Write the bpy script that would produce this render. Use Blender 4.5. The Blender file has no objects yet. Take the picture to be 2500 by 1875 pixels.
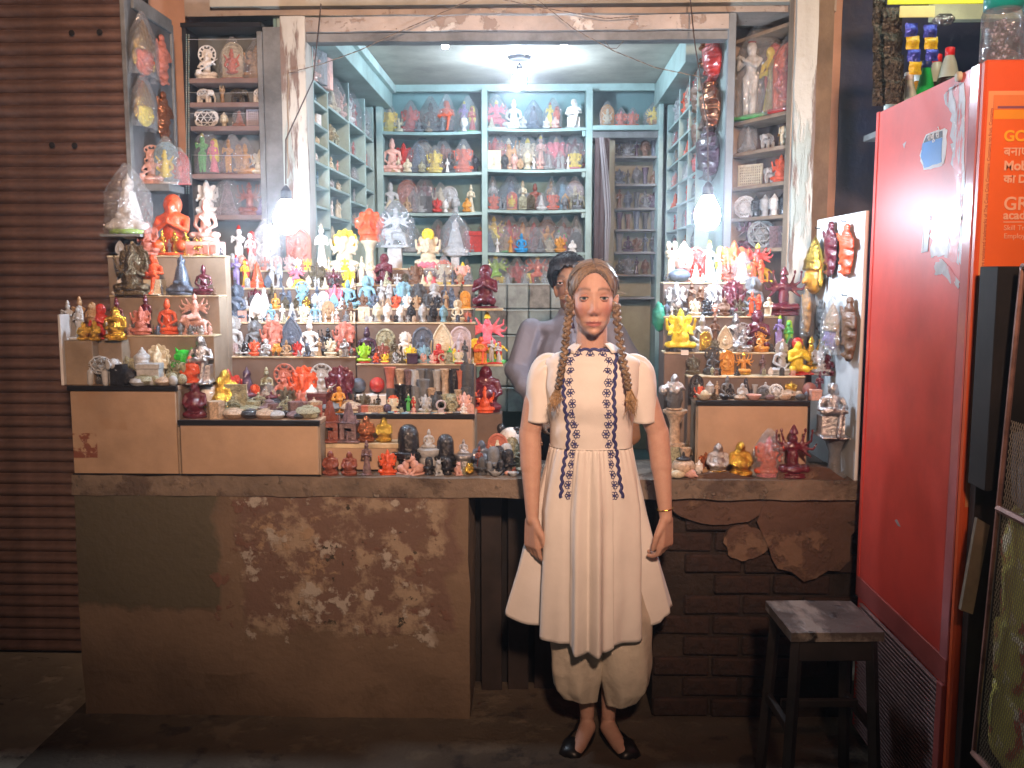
import bpy, bmesh, math, random
from mathutils import Vector, Matrix, Euler, noise
from mathutils.bvhtree import BVHTree
random.seed(7)
PI = math.pi
SC = bpy.context.scene
COL = SC.collection
# ---------------------------------------------------------------- camera
F = 2300.0; HORIZON = 668.0; VPX = 1320.0; EYE = 1.62; GZ = -0.13
pitch = math.atan((937.5 - HORIZON) / F); yaw = math.atan((VPX - 1250) / F)
cd = bpy.data.cameras.new('camera'); cam = bpy.data.objects.new('camera', cd); COL.objects.link(cam)
cd.sensor_width = 36.0; cd.lens = 36.0 * F / 2500.0; cd.clip_end = 200; cd.clip_start = 0.05
cam.location = (0, 0, EYE); cam.rotation_euler = Euler((PI / 2 - pitch, 0, yaw), 'XYZ')
SC.camera = cam
RC = Euler((PI / 2 - pitch, 0, yaw), 'XYZ').to_matrix()
def W(px, py, Y):
    """point of the photograph's pixel on the wall-parallel plane at distance Y"""
    d = RC @ Vector(((px - 1250) / F, -(py - 937.5) / F, -1))
    k = Y / d.y
    return Vector((d.x * k, Y, EYE + d.z * k))
def XX(px, Y, py=900): return W(px, py, Y).x
def ZZ(py, Y, px=1000): return W(px, py, Y).z
# ---------------------------------------------------------------- world and light
wd = bpy.data.worlds.new('World'); SC.world = wd; wd.use_nodes = True
nt = wd.node_tree; bg = nt.nodes['Background']
bg.inputs[0].default_value = (0.30, 0.27, 0.33, 1); bg.inputs[1].default_value = 0.035
SC.view_settings.view_transform = 'Standard'; SC.view_settings.look = 'None'
SC.view_settings.exposure = 0.30; SC.view_settings.gamma = 1.0
SC.cycles.use_denoising = True
SC.cycles.max_bounces = 6; SC.cycles.diffuse_bounces = 3; SC.cycles.glossy_bounces = 3
SC.cycles.transparent_max_bounces = 16; SC.cycles.transmission_bounces = 3
SC.cycles.sample_clamp_indirect = 4.0; SC.cycles.caustics_reflective = False; SC.cycles.caustics_refractive = False
# a sodium street lamp over the lane, behind the photographer
ld = bpy.data.lights.new('street_lamp_light', 'SPOT'); ld.energy = 1350; ld.color = (1.0, 0.62, 0.42)
ld.shadow_soft_size = 0.16; ld.spot_size = math.radians(62); ld.spot_blend = 1.0
lo = bpy.data.objects.new('street_lamp_light', ld); COL.objects.link(lo); lo.location = (0.35, -1.1, 3.3)
lo.rotation_euler = (Vector((-0.2, 3.6, 2.3)) - Vector(lo.location)).to_track_quat('-Z', 'Y').to_euler()
BULB_L = 255.0; BULB_COL = (0.72, 0.84, 1.0)
# ---------------------------------------------------------------- materials
MATS = {}
def mat(name, col, rough=0.6, metal=0.0, bump=0.0, bscale=20.0, var=0.12, vscale=4.0, col2=None, coat=0.0, spec=0.5,
        emis=None, estr=0.0, sss=0.0, trans=0.0, ior=1.45, kind='noise', vor=0.0):
    if name in MATS: return MATS[name]
    m = bpy.data.materials.new(name); m.use_nodes = True; MATS[name] = m
    n = m.node_tree.nodes; l = m.node_tree.links; b = n['Principled BSDF']
    c = (*col, 1) if len(col) == 3 else col
    b.inputs['Base Color'].default_value = c; b.inputs['Roughness'].default_value = rough
    b.inputs['Metallic'].default_value = metal; b.inputs['Specular IOR Level'].default_value = spec
    b.inputs['Coat Weight'].default_value = coat; b.inputs['Coat Roughness'].default_value = 0.08
    b.inputs['IOR'].default_value = ior
    b.inputs['Transmission Weight'].default_value = trans
    if sss: b.inputs['Subsurface Weight'].default_value = sss; b.inputs['Subsurface Radius'].default_value = (0.02, 0.008, 0.005)
    if emis: b.inputs['Emission Color'].default_value = (*emis, 1); b.inputs['Emission Strength'].default_value = estr
    tc = n.new('ShaderNodeTexCoord')
    if var > 0 or col2:
        nz = n.new('ShaderNodeTexNoise'); nz.inputs['Scale'].default_value = vscale; nz.inputs['Detail'].default_value = 6; nz.inputs['Roughness'].default_value = 0.65
        l.new(tc.outputs['Object'], nz.inputs['Vector'])
        rp = n.new('ShaderNodeValToRGB'); l.new(nz.outputs['Fac'], rp.inputs[0])
        c2 = col2 or tuple(x * (1 - var * 2.2) for x in c[:3])
        c1 = c[:3] if col2 else tuple(min(1, x * (1 + var)) for x in c[:3])
        rp.color_ramp.elements[0].position = 0.35; rp.color_ramp.elements[0].color = (*c2[:3], 1)
        rp.color_ramp.elements[1].position = 0.62; rp.color_ramp.elements[1].color = (*c1, 1)
        l.new(rp.outputs[0], b.inputs['Base Color'])
    if bump > 0:
        if vor:
            bn = n.new('ShaderNodeTexVoronoi'); bn.inputs['Scale'].default_value = bscale; out = bn.outputs['Distance']
        else:
            bn = n.new('ShaderNodeTexNoise'); bn.inputs['Scale'].default_value = bscale; bn.inputs['Detail'].default_value = 3; out = bn.outputs['Fac']
        l.new(tc.outputs['Object'], bn.inputs['Vector'])
        bp = n.new('ShaderNodeBump'); bp.inputs['Strength'].default_value = bump; bp.inputs['Distance'].default_value = 0.02
        l.new(out, bp.inputs['Height']); l.new(bp.outputs[0], b.inputs['Normal'])
    return m
def film(name, tint=(1, 1, 1), amount=0.16, bs=14.0):
    """crinkled clear plastic film"""
    m = bpy.data.materials.new(name); m.use_nodes = True; MATS[name] = m
    n = m.node_tree.nodes; l = m.node_tree.links; n.remove(n['Principled BSDF'])
    tr = n.new('ShaderNodeBsdfTransparent'); tr.inputs[0].default_value = (0.97 * tint[0], 0.97 * tint[1], 0.97 * tint[2], 1)
    gl = n.new('ShaderNodeBsdfGlossy'); gl.inputs['Roughness'].default_value = 0.12; gl.inputs[0].default_value = (0.95, 0.97, 1, 1)
    df = n.new('ShaderNodeBsdfDiffuse'); df.inputs[0].default_value = (0.75 * tint[0], 0.78 * tint[1], 0.8 * tint[2], 1)
    tc = n.new('ShaderNodeTexCoord'); nz = n.new('ShaderNodeTexVoronoi'); nz.inputs['Scale'].default_value = bs
    l.new(tc.outputs['Object'], nz.inputs['Vector'])
    bp = n.new('ShaderNodeBump'); bp.inputs['Strength'].default_value = 0.8; bp.inputs['Distance'].default_value = 0.03
    l.new(nz.outputs['Distance'], bp.inputs['Height']); l.new(bp.outputs[0], gl.inputs['Normal'])
    fr = n.new('ShaderNodeLayerWeight'); fr.inputs[0].default_value = 0.18; l.new(bp.outputs[0], fr.inputs['Normal'])
    ad = n.new('ShaderNodeMath'); ad.operation = 'MULTIPLY_ADD'; ad.inputs[1].default_value = 0.55; ad.inputs[2].default_value = amount * .45; l.new(fr.outputs['Facing'], ad.inputs[0])
    m1 = n.new('ShaderNodeMixShader'); m1.inputs[0].default_value = 0.14; l.new(tr.outputs[0], m1.inputs[1]); l.new(df.outputs[0], m1.inputs[2])
    m2 = n.new('ShaderNodeMixShader'); l.new(ad.outputs[0], m2.inputs[0]); l.new(m1.outputs[0], m2.inputs[1]); l.new(gl.outputs[0], m2.inputs[2])
    l.new(m2.outputs[0], n['Material Output'].inputs[0]); return m
def patchy(name, layers, rough=0.9, bump=0.4, bscale=30):
    """layers: [(colour, noise scale, threshold, softness, seed)], first is the ground colour"""
    m = bpy.data.materials.new(name); m.use_nodes = True; MATS[name] = m
    n = m.node_tree.nodes; l = m.node_tree.links; b = n['Principled BSDF']; b.inputs['Roughness'].default_value = rough
    tc = n.new('ShaderNodeTexCoord'); cur = None; hs = None
    for i, (c, sc, th, soft, seed, *st) in enumerate(layers):
        mp = n.new('ShaderNodeMapping'); mp.inputs['Location'].default_value = (seed, seed * 1.7, seed * .3)
        reg = st[0] if st and st[0][0] == 'reg' else None
        if st and not reg: mp.inputs['Scale'].default_value = st[0]
        l.new(tc.outputs['Object'], mp.inputs[0])
        nz = n.new('ShaderNodeTexNoise'); nz.inputs['Scale'].default_value = sc; nz.inputs['Detail'].default_value = 9; nz.inputs['Roughness'].default_value = 0.62
        l.new(mp.outputs[0], nz.inputs['Vector'])
        if i == 0:
            rp = n.new('ShaderNodeValToRGB'); l.new(nz.outputs['Fac'], rp.inputs[0])
            rp.color_ramp.elements[0].position = 0.3; rp.color_ramp.elements[0].color = (*[x * 0.62 for x in c], 1)
            rp.color_ramp.elements[1].position = 0.7; rp.color_ramp.elements[1].color = (*[min(1, x * 1.25) for x in c], 1)
            cur = rp.outputs[0]; hs = nz.outputs['Fac']; continue
        mr = n.new('ShaderNodeMapRange'); mr.inputs['From Min'].default_value = th; mr.inputs['From Max'].default_value = th + soft
        l.new(nz.outputs['Fac'], mr.inputs[0])
        if reg:
            def mth(op, a_, b_):
                q = n.new('ShaderNodeMath'); q.operation = op
                for k_, v_ in ((0, a_), (1, b_)):
                    if v_ is None: continue
                    if isinstance(v_, (int, float)): q.inputs[k_].default_value = v_
                    else: l.new(v_, q.inputs[k_])
                return q.outputs[0]
            sp = n.new('ShaderNodeSeparateXYZ'); l.new(tc.outputs['Object'], sp.inputs[0])
            dx = mth('ABSOLUTE', mth('DIVIDE', mth('SUBTRACT', sp.outputs[0], reg[1]), reg[2]), None); dz = mth('ABSOLUTE', mth('DIVIDE', mth('SUBTRACT', sp.outputs[2], reg[3]), reg[4]), None)
            en = n.new('ShaderNodeTexNoise'); en.inputs['Scale'].default_value = 7; en.inputs['Detail'].default_value = 6; l.new(tc.outputs['Object'], en.inputs['Vector'])
            dd_ = mth('ADD', mth('MAXIMUM', dx, dz), mth('MULTIPLY', mth('SUBTRACT', en.outputs['Fac'], 0.5), 0.5))
            m2 = n.new('ShaderNodeMapRange'); m2.inputs['From Min'].default_value = 1.02; m2.inputs['From Max'].default_value = 0.94; l.new(dd_, m2.inputs[0])
            mr_o = mth('MULTIPLY', mr.outputs[0], m2.outputs[0])
        else: mr_o = mr.outputs[0]
        mx = n.new('ShaderNodeMix'); mx.data_type = 'RGBA'; l.new(mr_o, mx.inputs[0]); l.new(cur, mx.inputs[6]); mx.inputs[7].default_value = (*c, 1)
        cur = mx.outputs[2]
        a = n.new('ShaderNodeMath'); a.operation = 'MULTIPLY_ADD'; a.inputs[1].default_value = 0.35; l.new(mr_o, a.inputs[0]); l.new(hs, a.inputs[2]); hs = a.outputs[0]
    fz = n.new('ShaderNodeTexNoise'); fz.inputs['Scale'].default_value = bscale; fz.inputs['Detail'].default_value = 6; l.new(tc.outputs['Object'], fz.inputs['Vector'])
    a = n.new('ShaderNodeMath'); a.operation = 'MULTIPLY_ADD'; a.inputs[1].default_value = 0.4; l.new(fz.outputs['Fac'], a.inputs[0]); l.new(hs, a.inputs[2])
    bp = n.new('ShaderNodeBump'); bp.inputs['Strength'].default_value = bump; bp.inputs['Distance'].default_value = 0.02
    l.new(a.outputs[0], bp.inputs['Height']); l.new(bp.outputs[0], b.inputs['Normal']); l.new(cur, b.inputs['Base Color'])
    return m
# ---------------------------------------------------------------- object helpers
def tag(o, label=None, cat=None, group=None, kind=None):
    if label: o['label'] = label
    if cat: o['category'] = cat
    if group: o['group'] = group
    if kind: o['kind'] = kind
    return o
def link(name, me, m=None, parent=None):
    o = bpy.data.objects.new(name, me); COL.objects.link(o)
    if m is not None and len(me.materials) == 0: me.materials.append(m)
    elif m is not None: o.material_slots[0].link = 'OBJECT'; o.material_slots[0].material = m
    if parent: o.parent = parent
    return o
def empty(name, loc=(0, 0, 0), label=None, cat=None, group=None, rz=0, s=1.0):
    o = bpy.data.objects.new(name, None); COL.objects.link(o); o.location = loc; o.rotation_euler = (0, 0, rz)
    o.scale = (s, s, s) if not hasattr(s, '__len__') else s
    o.empty_display_size = 0.05
    return tag(o, label, cat, group)
def from_bm(name, bm, m, parent=None, smooth=False):
    me = bpy.data.meshes.new(name); bm.normal_update(); bm.to_mesh(me); bm.free()
    if smooth:
        for p in me.polygons: p.use_smooth = True
    return link(name, me, m, parent)
def add_box(bm, x0, x1, y0, y1, z0, z1, bev=0.0, M=None):
    v = [bm.verts.new((x, y, z)) for x in (x0, x1) for y in (y0, y1) for z in (z0, z1)]
    if M is not None:
        for q in v: q.co = M @ q.co
    fs = [bm.faces.new([v[i] for i in f]) for f in ((0, 1, 3, 2), (4, 6, 7, 5), (0, 4, 5, 1), (2, 3, 7, 6), (0, 2, 6, 4), (1, 5, 7, 3))]
    if bev > 0:
        es = list({e for f in fs for e in f.edges}); bmesh.ops.bevel(bm, geom=es, offset=bev, segments=1, affect='EDGES')
def box(name, x0, x1, y0, y1, z0, z1, m, parent=None, bev=0.002):
    x0, x1 = sorted((x0, x1)); y0, y1 = sorted((y0, y1)); z0, z1 = sorted((z0, z1))
    bm = bmesh.new(); add_box(bm, x0, x1, y0, y1, z0, z1, bev); return from_bm(name, bm, m, parent)
def rough_box(name, x0, x1, y0, y1, z0, z1, m, parent=None, step=0.05, amp=0.006, fr=6.0):
    """box whose faces are cut fine and pushed about by noise: masonry, plaster, old timber"""
    bm = bmesh.new(); add_box(bm, x0, x1, y0, y1, z0, z1, 0)
    for ax, (a, b) in enumerate(((x0, x1), (y0, y1), (z0, z1))):
        k = max(1, min(60, int((b - a) / step)))
        for i in range(1, k):
            co = [0, 0, 0]; no = [0, 0, 0]; co[ax] = a + (b - a) * i / k; no[ax] = 1
            bmesh.ops.bisect_plane(bm, geom=bm.verts[:] + bm.edges[:] + bm.faces[:], plane_co=co, plane_no=no)
    for v in bm.verts:
        p = v.co.copy()
        n = noise.noise_vector(p * fr) * amp + noise.noise_vector(p * fr * 4) * amp * 0.4
        v.co += Vector((n.x if x0 + .001 < p.x < x1 - .001 or abs(n.x) < amp else 0, n.y, n.z))
    return from_bm(name, bm, m, parent, smooth=False)
def prism(name, pts, depth, m, parent=None, axis='y', at=0.0):
    """outline pts (a,b) extruded; axis y: a->x, b->z"""
    bm = bmesh.new(); f = []
    for d in (0, depth):
        f.append([bm.verts.new((a, at + d, b) if axis == 'y' else (at + d, a, b) if axis == 'x' else (a, b, at + d)) for a, b in pts])
    bm.faces.new(f[0]); bm.faces.new(list(reversed(f[1])))
    n = len(pts)
    for i in range(n): bm.faces.new((f[0][i], f[1][i], f[1][(i + 1) % n], f[0][(i + 1) % n]))
    bmesh.ops.recalc_face_normals(bm, faces=bm.faces[:])
    return from_bm(name, bm, m, parent)
def tube(bm, pts, r, seg=8, r2=None, cap=True):
    n = len(pts); rings = []; prev = None
    for i, p in enumerate(pts):
        p = Vector(p); a = Vector(pts[max(0, i - 1)]); b = Vector(pts[min(n - 1, i + 1)]); t = (b - a)
        t = t.normalized() if t.length > 1e-9 else Vector((0, 0, 1))
        u = t.cross(Vector((0, 0, 1)) if abs(t.z) < 0.95 else Vector((1, 0, 0))).normalized()
        if prev is not None:
            u = (prev - t * prev.dot(t)).normalized()
        prev = u; w = t.cross(u)
        rr = r(i / (n - 1)) if callable(r) else (r if r2 is None else r + (r2 - r) * i / (n - 1))
        rings.append([bm.verts.new(p + u * (math.cos(k * 2 * PI / seg) * rr) + w * (math.sin(k * 2 * PI / seg) * rr)) for k in range(seg)])
    for i in range(n - 1):
        for k in range(seg): bm.faces.new((rings[i][k], rings[i][(k + 1) % seg], rings[i + 1][(k + 1) % seg], rings[i + 1][k]))
    if cap: bm.faces.new(list(reversed(rings[0]))); bm.faces.new(rings[-1])
def lathe(bm, prof, seg=20, c=(0, 0, 0), sy=1.0, cap=True):
    rings = []
    for r, z in prof: rings.append([bm.verts.new((c[0] + math.cos(k * 2 * PI / seg) * r, c[1] + math.sin(k * 2 * PI / seg) * r * sy, c[2] + z)) for k in range(seg)])
    for i in range(len(prof) - 1):
        for k in range(seg): bm.faces.new((rings[i][k], rings[i][(k + 1) % seg], rings[i + 1][(k + 1) % seg], rings[i + 1][k]))
    if cap: bm.faces.new(list(reversed(rings[0]))); bm.faces.new(rings[-1])
def text(name, s, loc, size, m, parent=None, rot=(PI / 2, 0, 0), depth=0.0006, bold=0.0, align='LEFT'):
    cu = bpy.data.curves.new(name, 'FONT'); cu.body = s; cu.size = size; cu.extrude = depth; cu.offset = bold; cu.align_x = align
    t = bpy.data.objects.new(name, cu); COL.objects.link(t); bpy.context.view_layer.update()
    me = bpy.data.meshes.new_from_object(t.evaluated_get(bpy.context.evaluated_depsgraph_get()))
    bpy.data.objects.remove(t); me.materials.clear()
    o = link(name, me, m, parent); o.location = loc; o.rotation_euler = rot; return o
# ================================================================= SETTING
m_teal = mat('teal_paint', (0.31, 0.45, 0.43), 0.55, var=0.14, vscale=3, bump=0.15, bscale=25)
m_teal_wall = mat('teal_plaster', (0.22, 0.40, 0.41), 0.7, var=0.16, vscale=2.2, bump=0.2, bscale=12)
m_grey_wood = mat('grey_painted_wood', (0.17, 0.18, 0.18), 0.6, var=0.2, vscale=6, bump=0.2, bscale=30)
m_tan_wood = mat('tan_wood', (0.36, 0.27, 0.19), 0.6, var=0.15, vscale=5, bump=0.15, bscale=30)
m_ply_edge = mat('plywood_edge', (0.55, 0.46, 0.30), 0.6, var=0.2, vscale=14)
m_riser = mat('brown_laminate', (0.16, 0.115, 0.09), 0.5, var=0.12, vscale=5, bump=0.06, bscale=30)
_x = lambda x: XX(x, 3.5, 1050)
_z = lambda y: ZZ(y, 3.5, 600)
m_ply = patchy('peach_plywood', [((0.43, 0.30, 0.20), 2.5, 0, 0, 1), ((0.20, 0.07, 0.045), 9, 0.47, 0.03, 5, ('reg', _x(195), _x(235) - _x(195), _z(1090), _z(1060) - _z(1090))), ((0.30, 0.18, 0.10), 3.0, 0.50, 0.16, 9, ('reg', _x(250), _x(290) - _x(230), _z(1000), _z(960) - _z(1010))), ((0.33, 0.21, 0.13), 4, 0.6, 0.12, 19)], rough=0.55, bump=0.08, bscale=60)
m_black = mat('black_trim', (0.012, 0.012, 0.014), 0.35, var=0)
m_ceil = mat('stained_ceiling', (0.42, 0.42, 0.36), 0.7, var=0.18, vscale=1.6, bump=0.15, bscale=5)
m_dark = mat('dark_soot', (0.012, 0.011, 0.012), 0.8, var=0.2)  # near-black for the recess back, backing wall, knobs and hooks
m_peel = patchy('peeling_pink_paint', [((0.47, 0.41, 0.36), 3, 0, 0, 1), ((0.33, 0.26, 0.21), 7, 0.58, 0.03, 5), ((0.66, 0.64, 0.60), 5, 0.6, 0.02, 11), ((0.10, 0.07, 0.05), 26, 0.66, 0.03, 3)], bump=0.6)
m_peel2 = patchy('peeling_white_frame', [((0.55, 0.55, 0.50), 3, 0, 0, 1, (1, 1, .2)), ((0.22, 0.16, 0.13), 9, 0.55, 0.04, 5, (1, 1, .15)), ((0.40, 0.47, 0.44), 8, 0.57, 0.05, 9, (1, 1, .2))], bump=0.6)
m_pinkwall = patchy('pink_wall_paint', [((0.50, 0.30, 0.21), 2, 0, 0, 3), ((0.56, 0.44, 0.36), 3, 0.62, 0.04, 8)], bump=0.15)
m_bluewall = patchy('dark_blue_wall', [((0.045, 0.035, 0.045), 2, 0, 0, 3), ((0.010, 0.018, 0.06), 1.3, 0.45, 0.1, 5), ((0.40, 0.40, 0.33), 2.4, 0.70, 0.02, 8.7)], rough=0.6, bump=0.3)
_z = lambda y: ZZ(y, 3.5, 600)
def _rg(xa, xb, ya, yb): return ('reg', (_x(xa) + _x(xb)) / 2, (_x(xb) - _x(xa)) / 2, (_z(ya) + _z(yb)) / 2, (_z(ya) - _z(yb)) / 2)
m_plaster = patchy('grimy_plaster', [((0.155, 0.11, 0.075), 1.6, 0, 0, 1), ((0.085, 0.075, 0.05), 3, 0.30, 0.05, 21, _rg(150, 525, 1120, 1490)), ((0.135, 0.085, 0.065), 4, 0.34, 0.1, 23, _rg(560, 1120, 1150, 1540)),
    ((0.28, 0.22, 0.16), 7, 0.50, 0.08, 5, _rg(560, 1090, 1215, 1550)), ((0.28, 0.20, 0.13), 11, 0.52, 0.06, 55, _rg(590, 820, 1260, 1400)), ((0.14, 0.075, 0.055), 8, 0.58, 0.03, 14, _rg(500, 1100, 1220, 1550)), ((0.34, 0.31, 0.27), 13, 0.58, 0.05, 31, _rg(540, 1060, 1200, 1580)), ((0.04, 0.035, 0.025), 17, 0.64, 0.02, 8, _rg(680, 1060, 1240, 1530)), ((0.42, 0.39, 0.34), 13, 0.62, 0.02, 77, _rg(360, 560, 1140, 1200)), ((0.10, 0.07, 0.045), 3, 0.5, 0.15, 91, _rg(150, 1150, 1640, 1800))], bump=0.5, bscale=45)
m_plaster2 = patchy('red_plaster', [((0.11, 0.065, 0.048), 3, 0, 0, 4), ((0.17, 0.11, 0.075), 6, 0.56, 0.06, 2), ((0.06, 0.04, 0.03), 9, 0.62, 0.05, 7)], bump=0.9, bscale=40)
m_slab = patchy('stone_slab', [((0.19, 0.15, 0.115), 5, 0, 0, 1), ((0.10, 0.075, 0.06), 5, 0.50, 0.10, 9), ((0.30, 0.27, 0.23), 14, 0.62, 0.05, 2)], bump=1.0, bscale=30)
m_brick = patchy('dark_brick', [((0.040, 0.021, 0.016), 6, 0, 0, 2), ((0.03, 0.02, 0.017), 7, 0.52, 0.1, 6)], bump=0.9)  # very dark red-brown brick with darker mottling
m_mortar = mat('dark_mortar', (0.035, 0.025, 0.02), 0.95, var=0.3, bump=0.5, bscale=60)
m_ground = patchy('pale_concrete', [((0.36, 0.31, 0.23), 2.2, 0, 0, 1), ((0.48, 0.42, 0.33), 8, 0.55, 0.1, 4), ((0.04, 0.03, 0.025), 5, 0.60, 0.06, 7)], bump=0.6, bscale=60)  # pale concrete, lighter than the pavement strip
m_pave = patchy('dark_pavement', [((0.10, 0.078, 0.055), 2.2, 0, 0, 1), ((0.15, 0.12, 0.085), 8, 0.55, 0.1, 4), ((0.045, 0.035, 0.028), 5, 0.57, 0.06, 7)], bump=0.6, bscale=60)  # darker strip along the foot of the counter
m_asphalt = patchy('worn_road', [((0.045, 0.04, 0.035), 2.2, 0, 0, 1), ((0.08, 0.07, 0.055), 8, 0.55, 0.1, 4)], bump=0.8, bscale=80)
m_shutter = mat('rust_brown_shutter', (0.23, 0.145, 0.12), 0.5, metal=0.2, var=0.32, vscale=2.2, bump=0.25, bscale=9)
m_clear = film('clear_film'); m_clear_blue = film('bluish_film', (0.85, 0.93, 1.0), 0.2)

CT = ZZ(1166, 3.5)                      # counter top height
# ground
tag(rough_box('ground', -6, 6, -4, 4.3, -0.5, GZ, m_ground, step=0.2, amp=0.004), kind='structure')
tag(box('road', -12, 12, -14, -4.0, -0.6, GZ - 0.06, m_asphalt), kind='structure')
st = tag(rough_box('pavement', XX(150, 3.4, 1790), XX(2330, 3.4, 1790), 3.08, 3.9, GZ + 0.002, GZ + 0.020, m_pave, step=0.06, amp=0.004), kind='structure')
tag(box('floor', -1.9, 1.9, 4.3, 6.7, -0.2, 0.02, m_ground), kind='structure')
tag(box('ceiling', -1.54, 1.17, 4.50, 6.58, 2.85, 2.89, m_ceil, bev=0), kind='structure')
# ---- masonry counter
ct = empty('masonry_counter', (0, 3.5, 0), 'grimy plastered masonry counter with patchy peeling front under all the figurines', 'counter')
ct.location = (0, 0, 0)
xl, xm, xr = XX(182, 3.5, 1250), XX(1145, 3.5, 1400), XX(2112, 3.5, 1250)
rough_box('plaster_pier', xl, xm, 3.5, 4.5, GZ, CT - 0.075, m_plaster, ct, step=0.04, amp=0.007)
rough_box('slab', xl - 0.003, xr, 3.493, 3.86, CT - 0.075, CT, m_slab, ct, step=0.022, amp=0.007, fr=9)
box('back_slab', xl, XX(1172, 3.9), 3.86, 4.5, CT - 0.07, CT - 0.004, m_riser, ct)
box('back_slab', XX(1620, 3.9), xr, 3.86, 4.5, CT - 0.07, CT - 0.004, m_riser, ct)
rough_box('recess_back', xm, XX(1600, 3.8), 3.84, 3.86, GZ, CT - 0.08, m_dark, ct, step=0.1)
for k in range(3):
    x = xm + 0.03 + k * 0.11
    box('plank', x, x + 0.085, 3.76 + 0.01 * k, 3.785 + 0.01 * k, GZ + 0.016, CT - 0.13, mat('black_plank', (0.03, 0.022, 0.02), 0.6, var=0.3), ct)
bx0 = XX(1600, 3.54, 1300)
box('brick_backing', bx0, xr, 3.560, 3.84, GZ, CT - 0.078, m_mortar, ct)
# plaster patches over the brick
def blob(cx, cz, rx, rz, n=26, sd=0, j=0.22):
    return [(cx + math.cos(2 * PI * i / n) * rx * (1 + j * noise.noise(Vector((math.cos(2 * PI * i / n) * 1.6, math.sin(2 * PI * i / n) * 1.6, sd)))*2), cz + math.sin(2 * PI * i / n) * rz * (1 + j * noise.noise(Vector((i * .7, sd, 3))))) for i in range(n)]
a = W(1985, 1290, 3.5)
prism('plaster_patch', blob(a.x, a.z + 0.02, 0.19, 0.22, sd=2), 0.035, m_plaster2, ct, at=3.513)
a = W(1760, 1215, 3.5)
prism('plaster_patch', blob(a.x, a.z - 0.01, 0.20, 0.10, sd=5, j=.12), 0.03, m_plaster2, ct, at=3.517)
a = W(1820, 1330, 3.5)
prism('plaster_patch', blob(a.x, a.z, 0.08, 0.07, sd=9), 0.025, m_plaster2, ct, at=3.522)
bw_, bh_ = 0.215, 0.070
bmk = bmesh.new(); add_box(bmk, -bw_ / 2, bw_ / 2, -0.02, 0.02, -bh_ / 2, bh_ / 2, 0.006)
brick_me = None
for r in range(13):
    z = GZ + 0.06 + r * 0.083
    if z > CT - 0.12: break
    for c in range(-1, 5):
        x = bx0 + 0.11 + c * 0.228 + (0.114 if r % 2 else 0)
        if x < bx0 + .06 or x > xr - 0.08 or random.random() < 0.07: continue
        if brick_me is None:
            o = from_bm('brick', bmk, m_brick, ct); brick_me = o.data
        else: o = link('brick', brick_me, None, ct)
        o.location = (x, 3.560 + random.uniform(-0.004, 0.008), z); o.rotation_euler = (random.uniform(-.03, .03), random.uniform(-.02, .02), random.uniform(-.02, .02))
# ---- rolling shutter
sh = empty('rolling_shutter', (-2.0, 4.10, 0), 'rust brown corrugated rolling shutter pulled down beside the shop', 'shutter')
slat = None; sx0 = -3.6; sx1 = -1.715
bm = bmesh.new(); prof = []
for i in range(9):
    t = i / 8; prof.append((-0.022 * math.sin(PI * t) ** 0.7, t * 0.047))
prof += [(0.003, 0.0495), (0.003, 0.052)]
va = [[bm.verts.new((x, p[0], p[1])) for p in prof] for x in (sx0 + 2.0, sx1 + 2.0)]
for i in range(len(prof) - 1): bm.faces.new((va[0][i], va[1][i], va[1][i + 1], va[0][i + 1]))
o = from_bm('slat', bm, m_shutter, sh); slat = o.data
for p in slat.polygons: p.use_smooth = True
for k in range(-2, 63):
    q = link('slat', slat, None, sh); q.location = (0, random.uniform(-.003, .003), k * 0.052); q.rotation_euler = (random.uniform(-.02, .02), 0, random.uniform(-.0015, .0015))
for (px, py) in ((178, 82), (246, 80), (130, 355), (185, 356)):
    a = W(px, py, 4.075); bm = bmesh.new(); lathe(bm, [(0.001, 0), (0.010, 0.004), (0.013, 0.012), (0.001, 0.014)], 10)
    q = from_bm('knob', bm, m_dark, sh); q.rotation_euler = (PI / 2, 0, 0); q.location = (a.x + 2.0, a.y - 4.10, a.z)
box('guide_rail', sx1 + 1.965, sx1 + 1.993, -0.05, 0.04, GZ, 3.2, m_grey_wood, sh)
# side walls, wall above
bw = tag(box('back_building_wall', -6, -1.73, 4.16, 4.26, 0, 4.5, m_dark), 'dark wall surface behind the rolling shutter', 'wall')
uw = empty('shop_facade', (0, 0, 0), 'pink washed shop facade with peeling paint above and beside the opening', 'wall')
rough_box('lintel_wall', XX(450, 4.55, 20), XX(2042, 4.55, 20), 4.55, 4.80, ZZ(34, 4.55, 1200), 3.6, m_peel, uw, step=0.08, amp=0.004)
rough_box('upper_wall', -2.2, XX(452, 4.6, 20), 4.64, 4.74, 2.2, 3.5, m_pinkwall, uw, step=0.2, amp=0.002)
# opening frame: posts and beam
of = empty('opening_frame', (0, 0, 0), 'old timber frame of the shop opening with flaking pale paint', 'door frame')
zb0, zb1 = ZZ(98, 4.45, 1250), ZZ(38, 4.45, 1250)
xp0, xp1 = XX(692, 4.43, 400), XX(752, 4.43, 400)
xq0, xq1 = XX(1716, 3.8, 400), XX(1752, 3.8, 400)
rough_box('post', xp0, xp1, 4.43, 4.56, 0.05, zb1, m_peel2, of, step=0.03, amp=0.003)
rough_box('beam', xp1, XX(1778, 4.45, 60), 4.44, 4.545, ZZ(74, 4.44, 1250), zb1 - .003, m_peel, of, step=0.03, amp=0.004)
rough_box('under_beam', xp1, XX(1778, 4.45, 60), 4.46, 4.54, zb0, ZZ(74, 4.44, 1250) - .004, m_grey_wood, of, step=0.03, amp=0.003)
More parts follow.
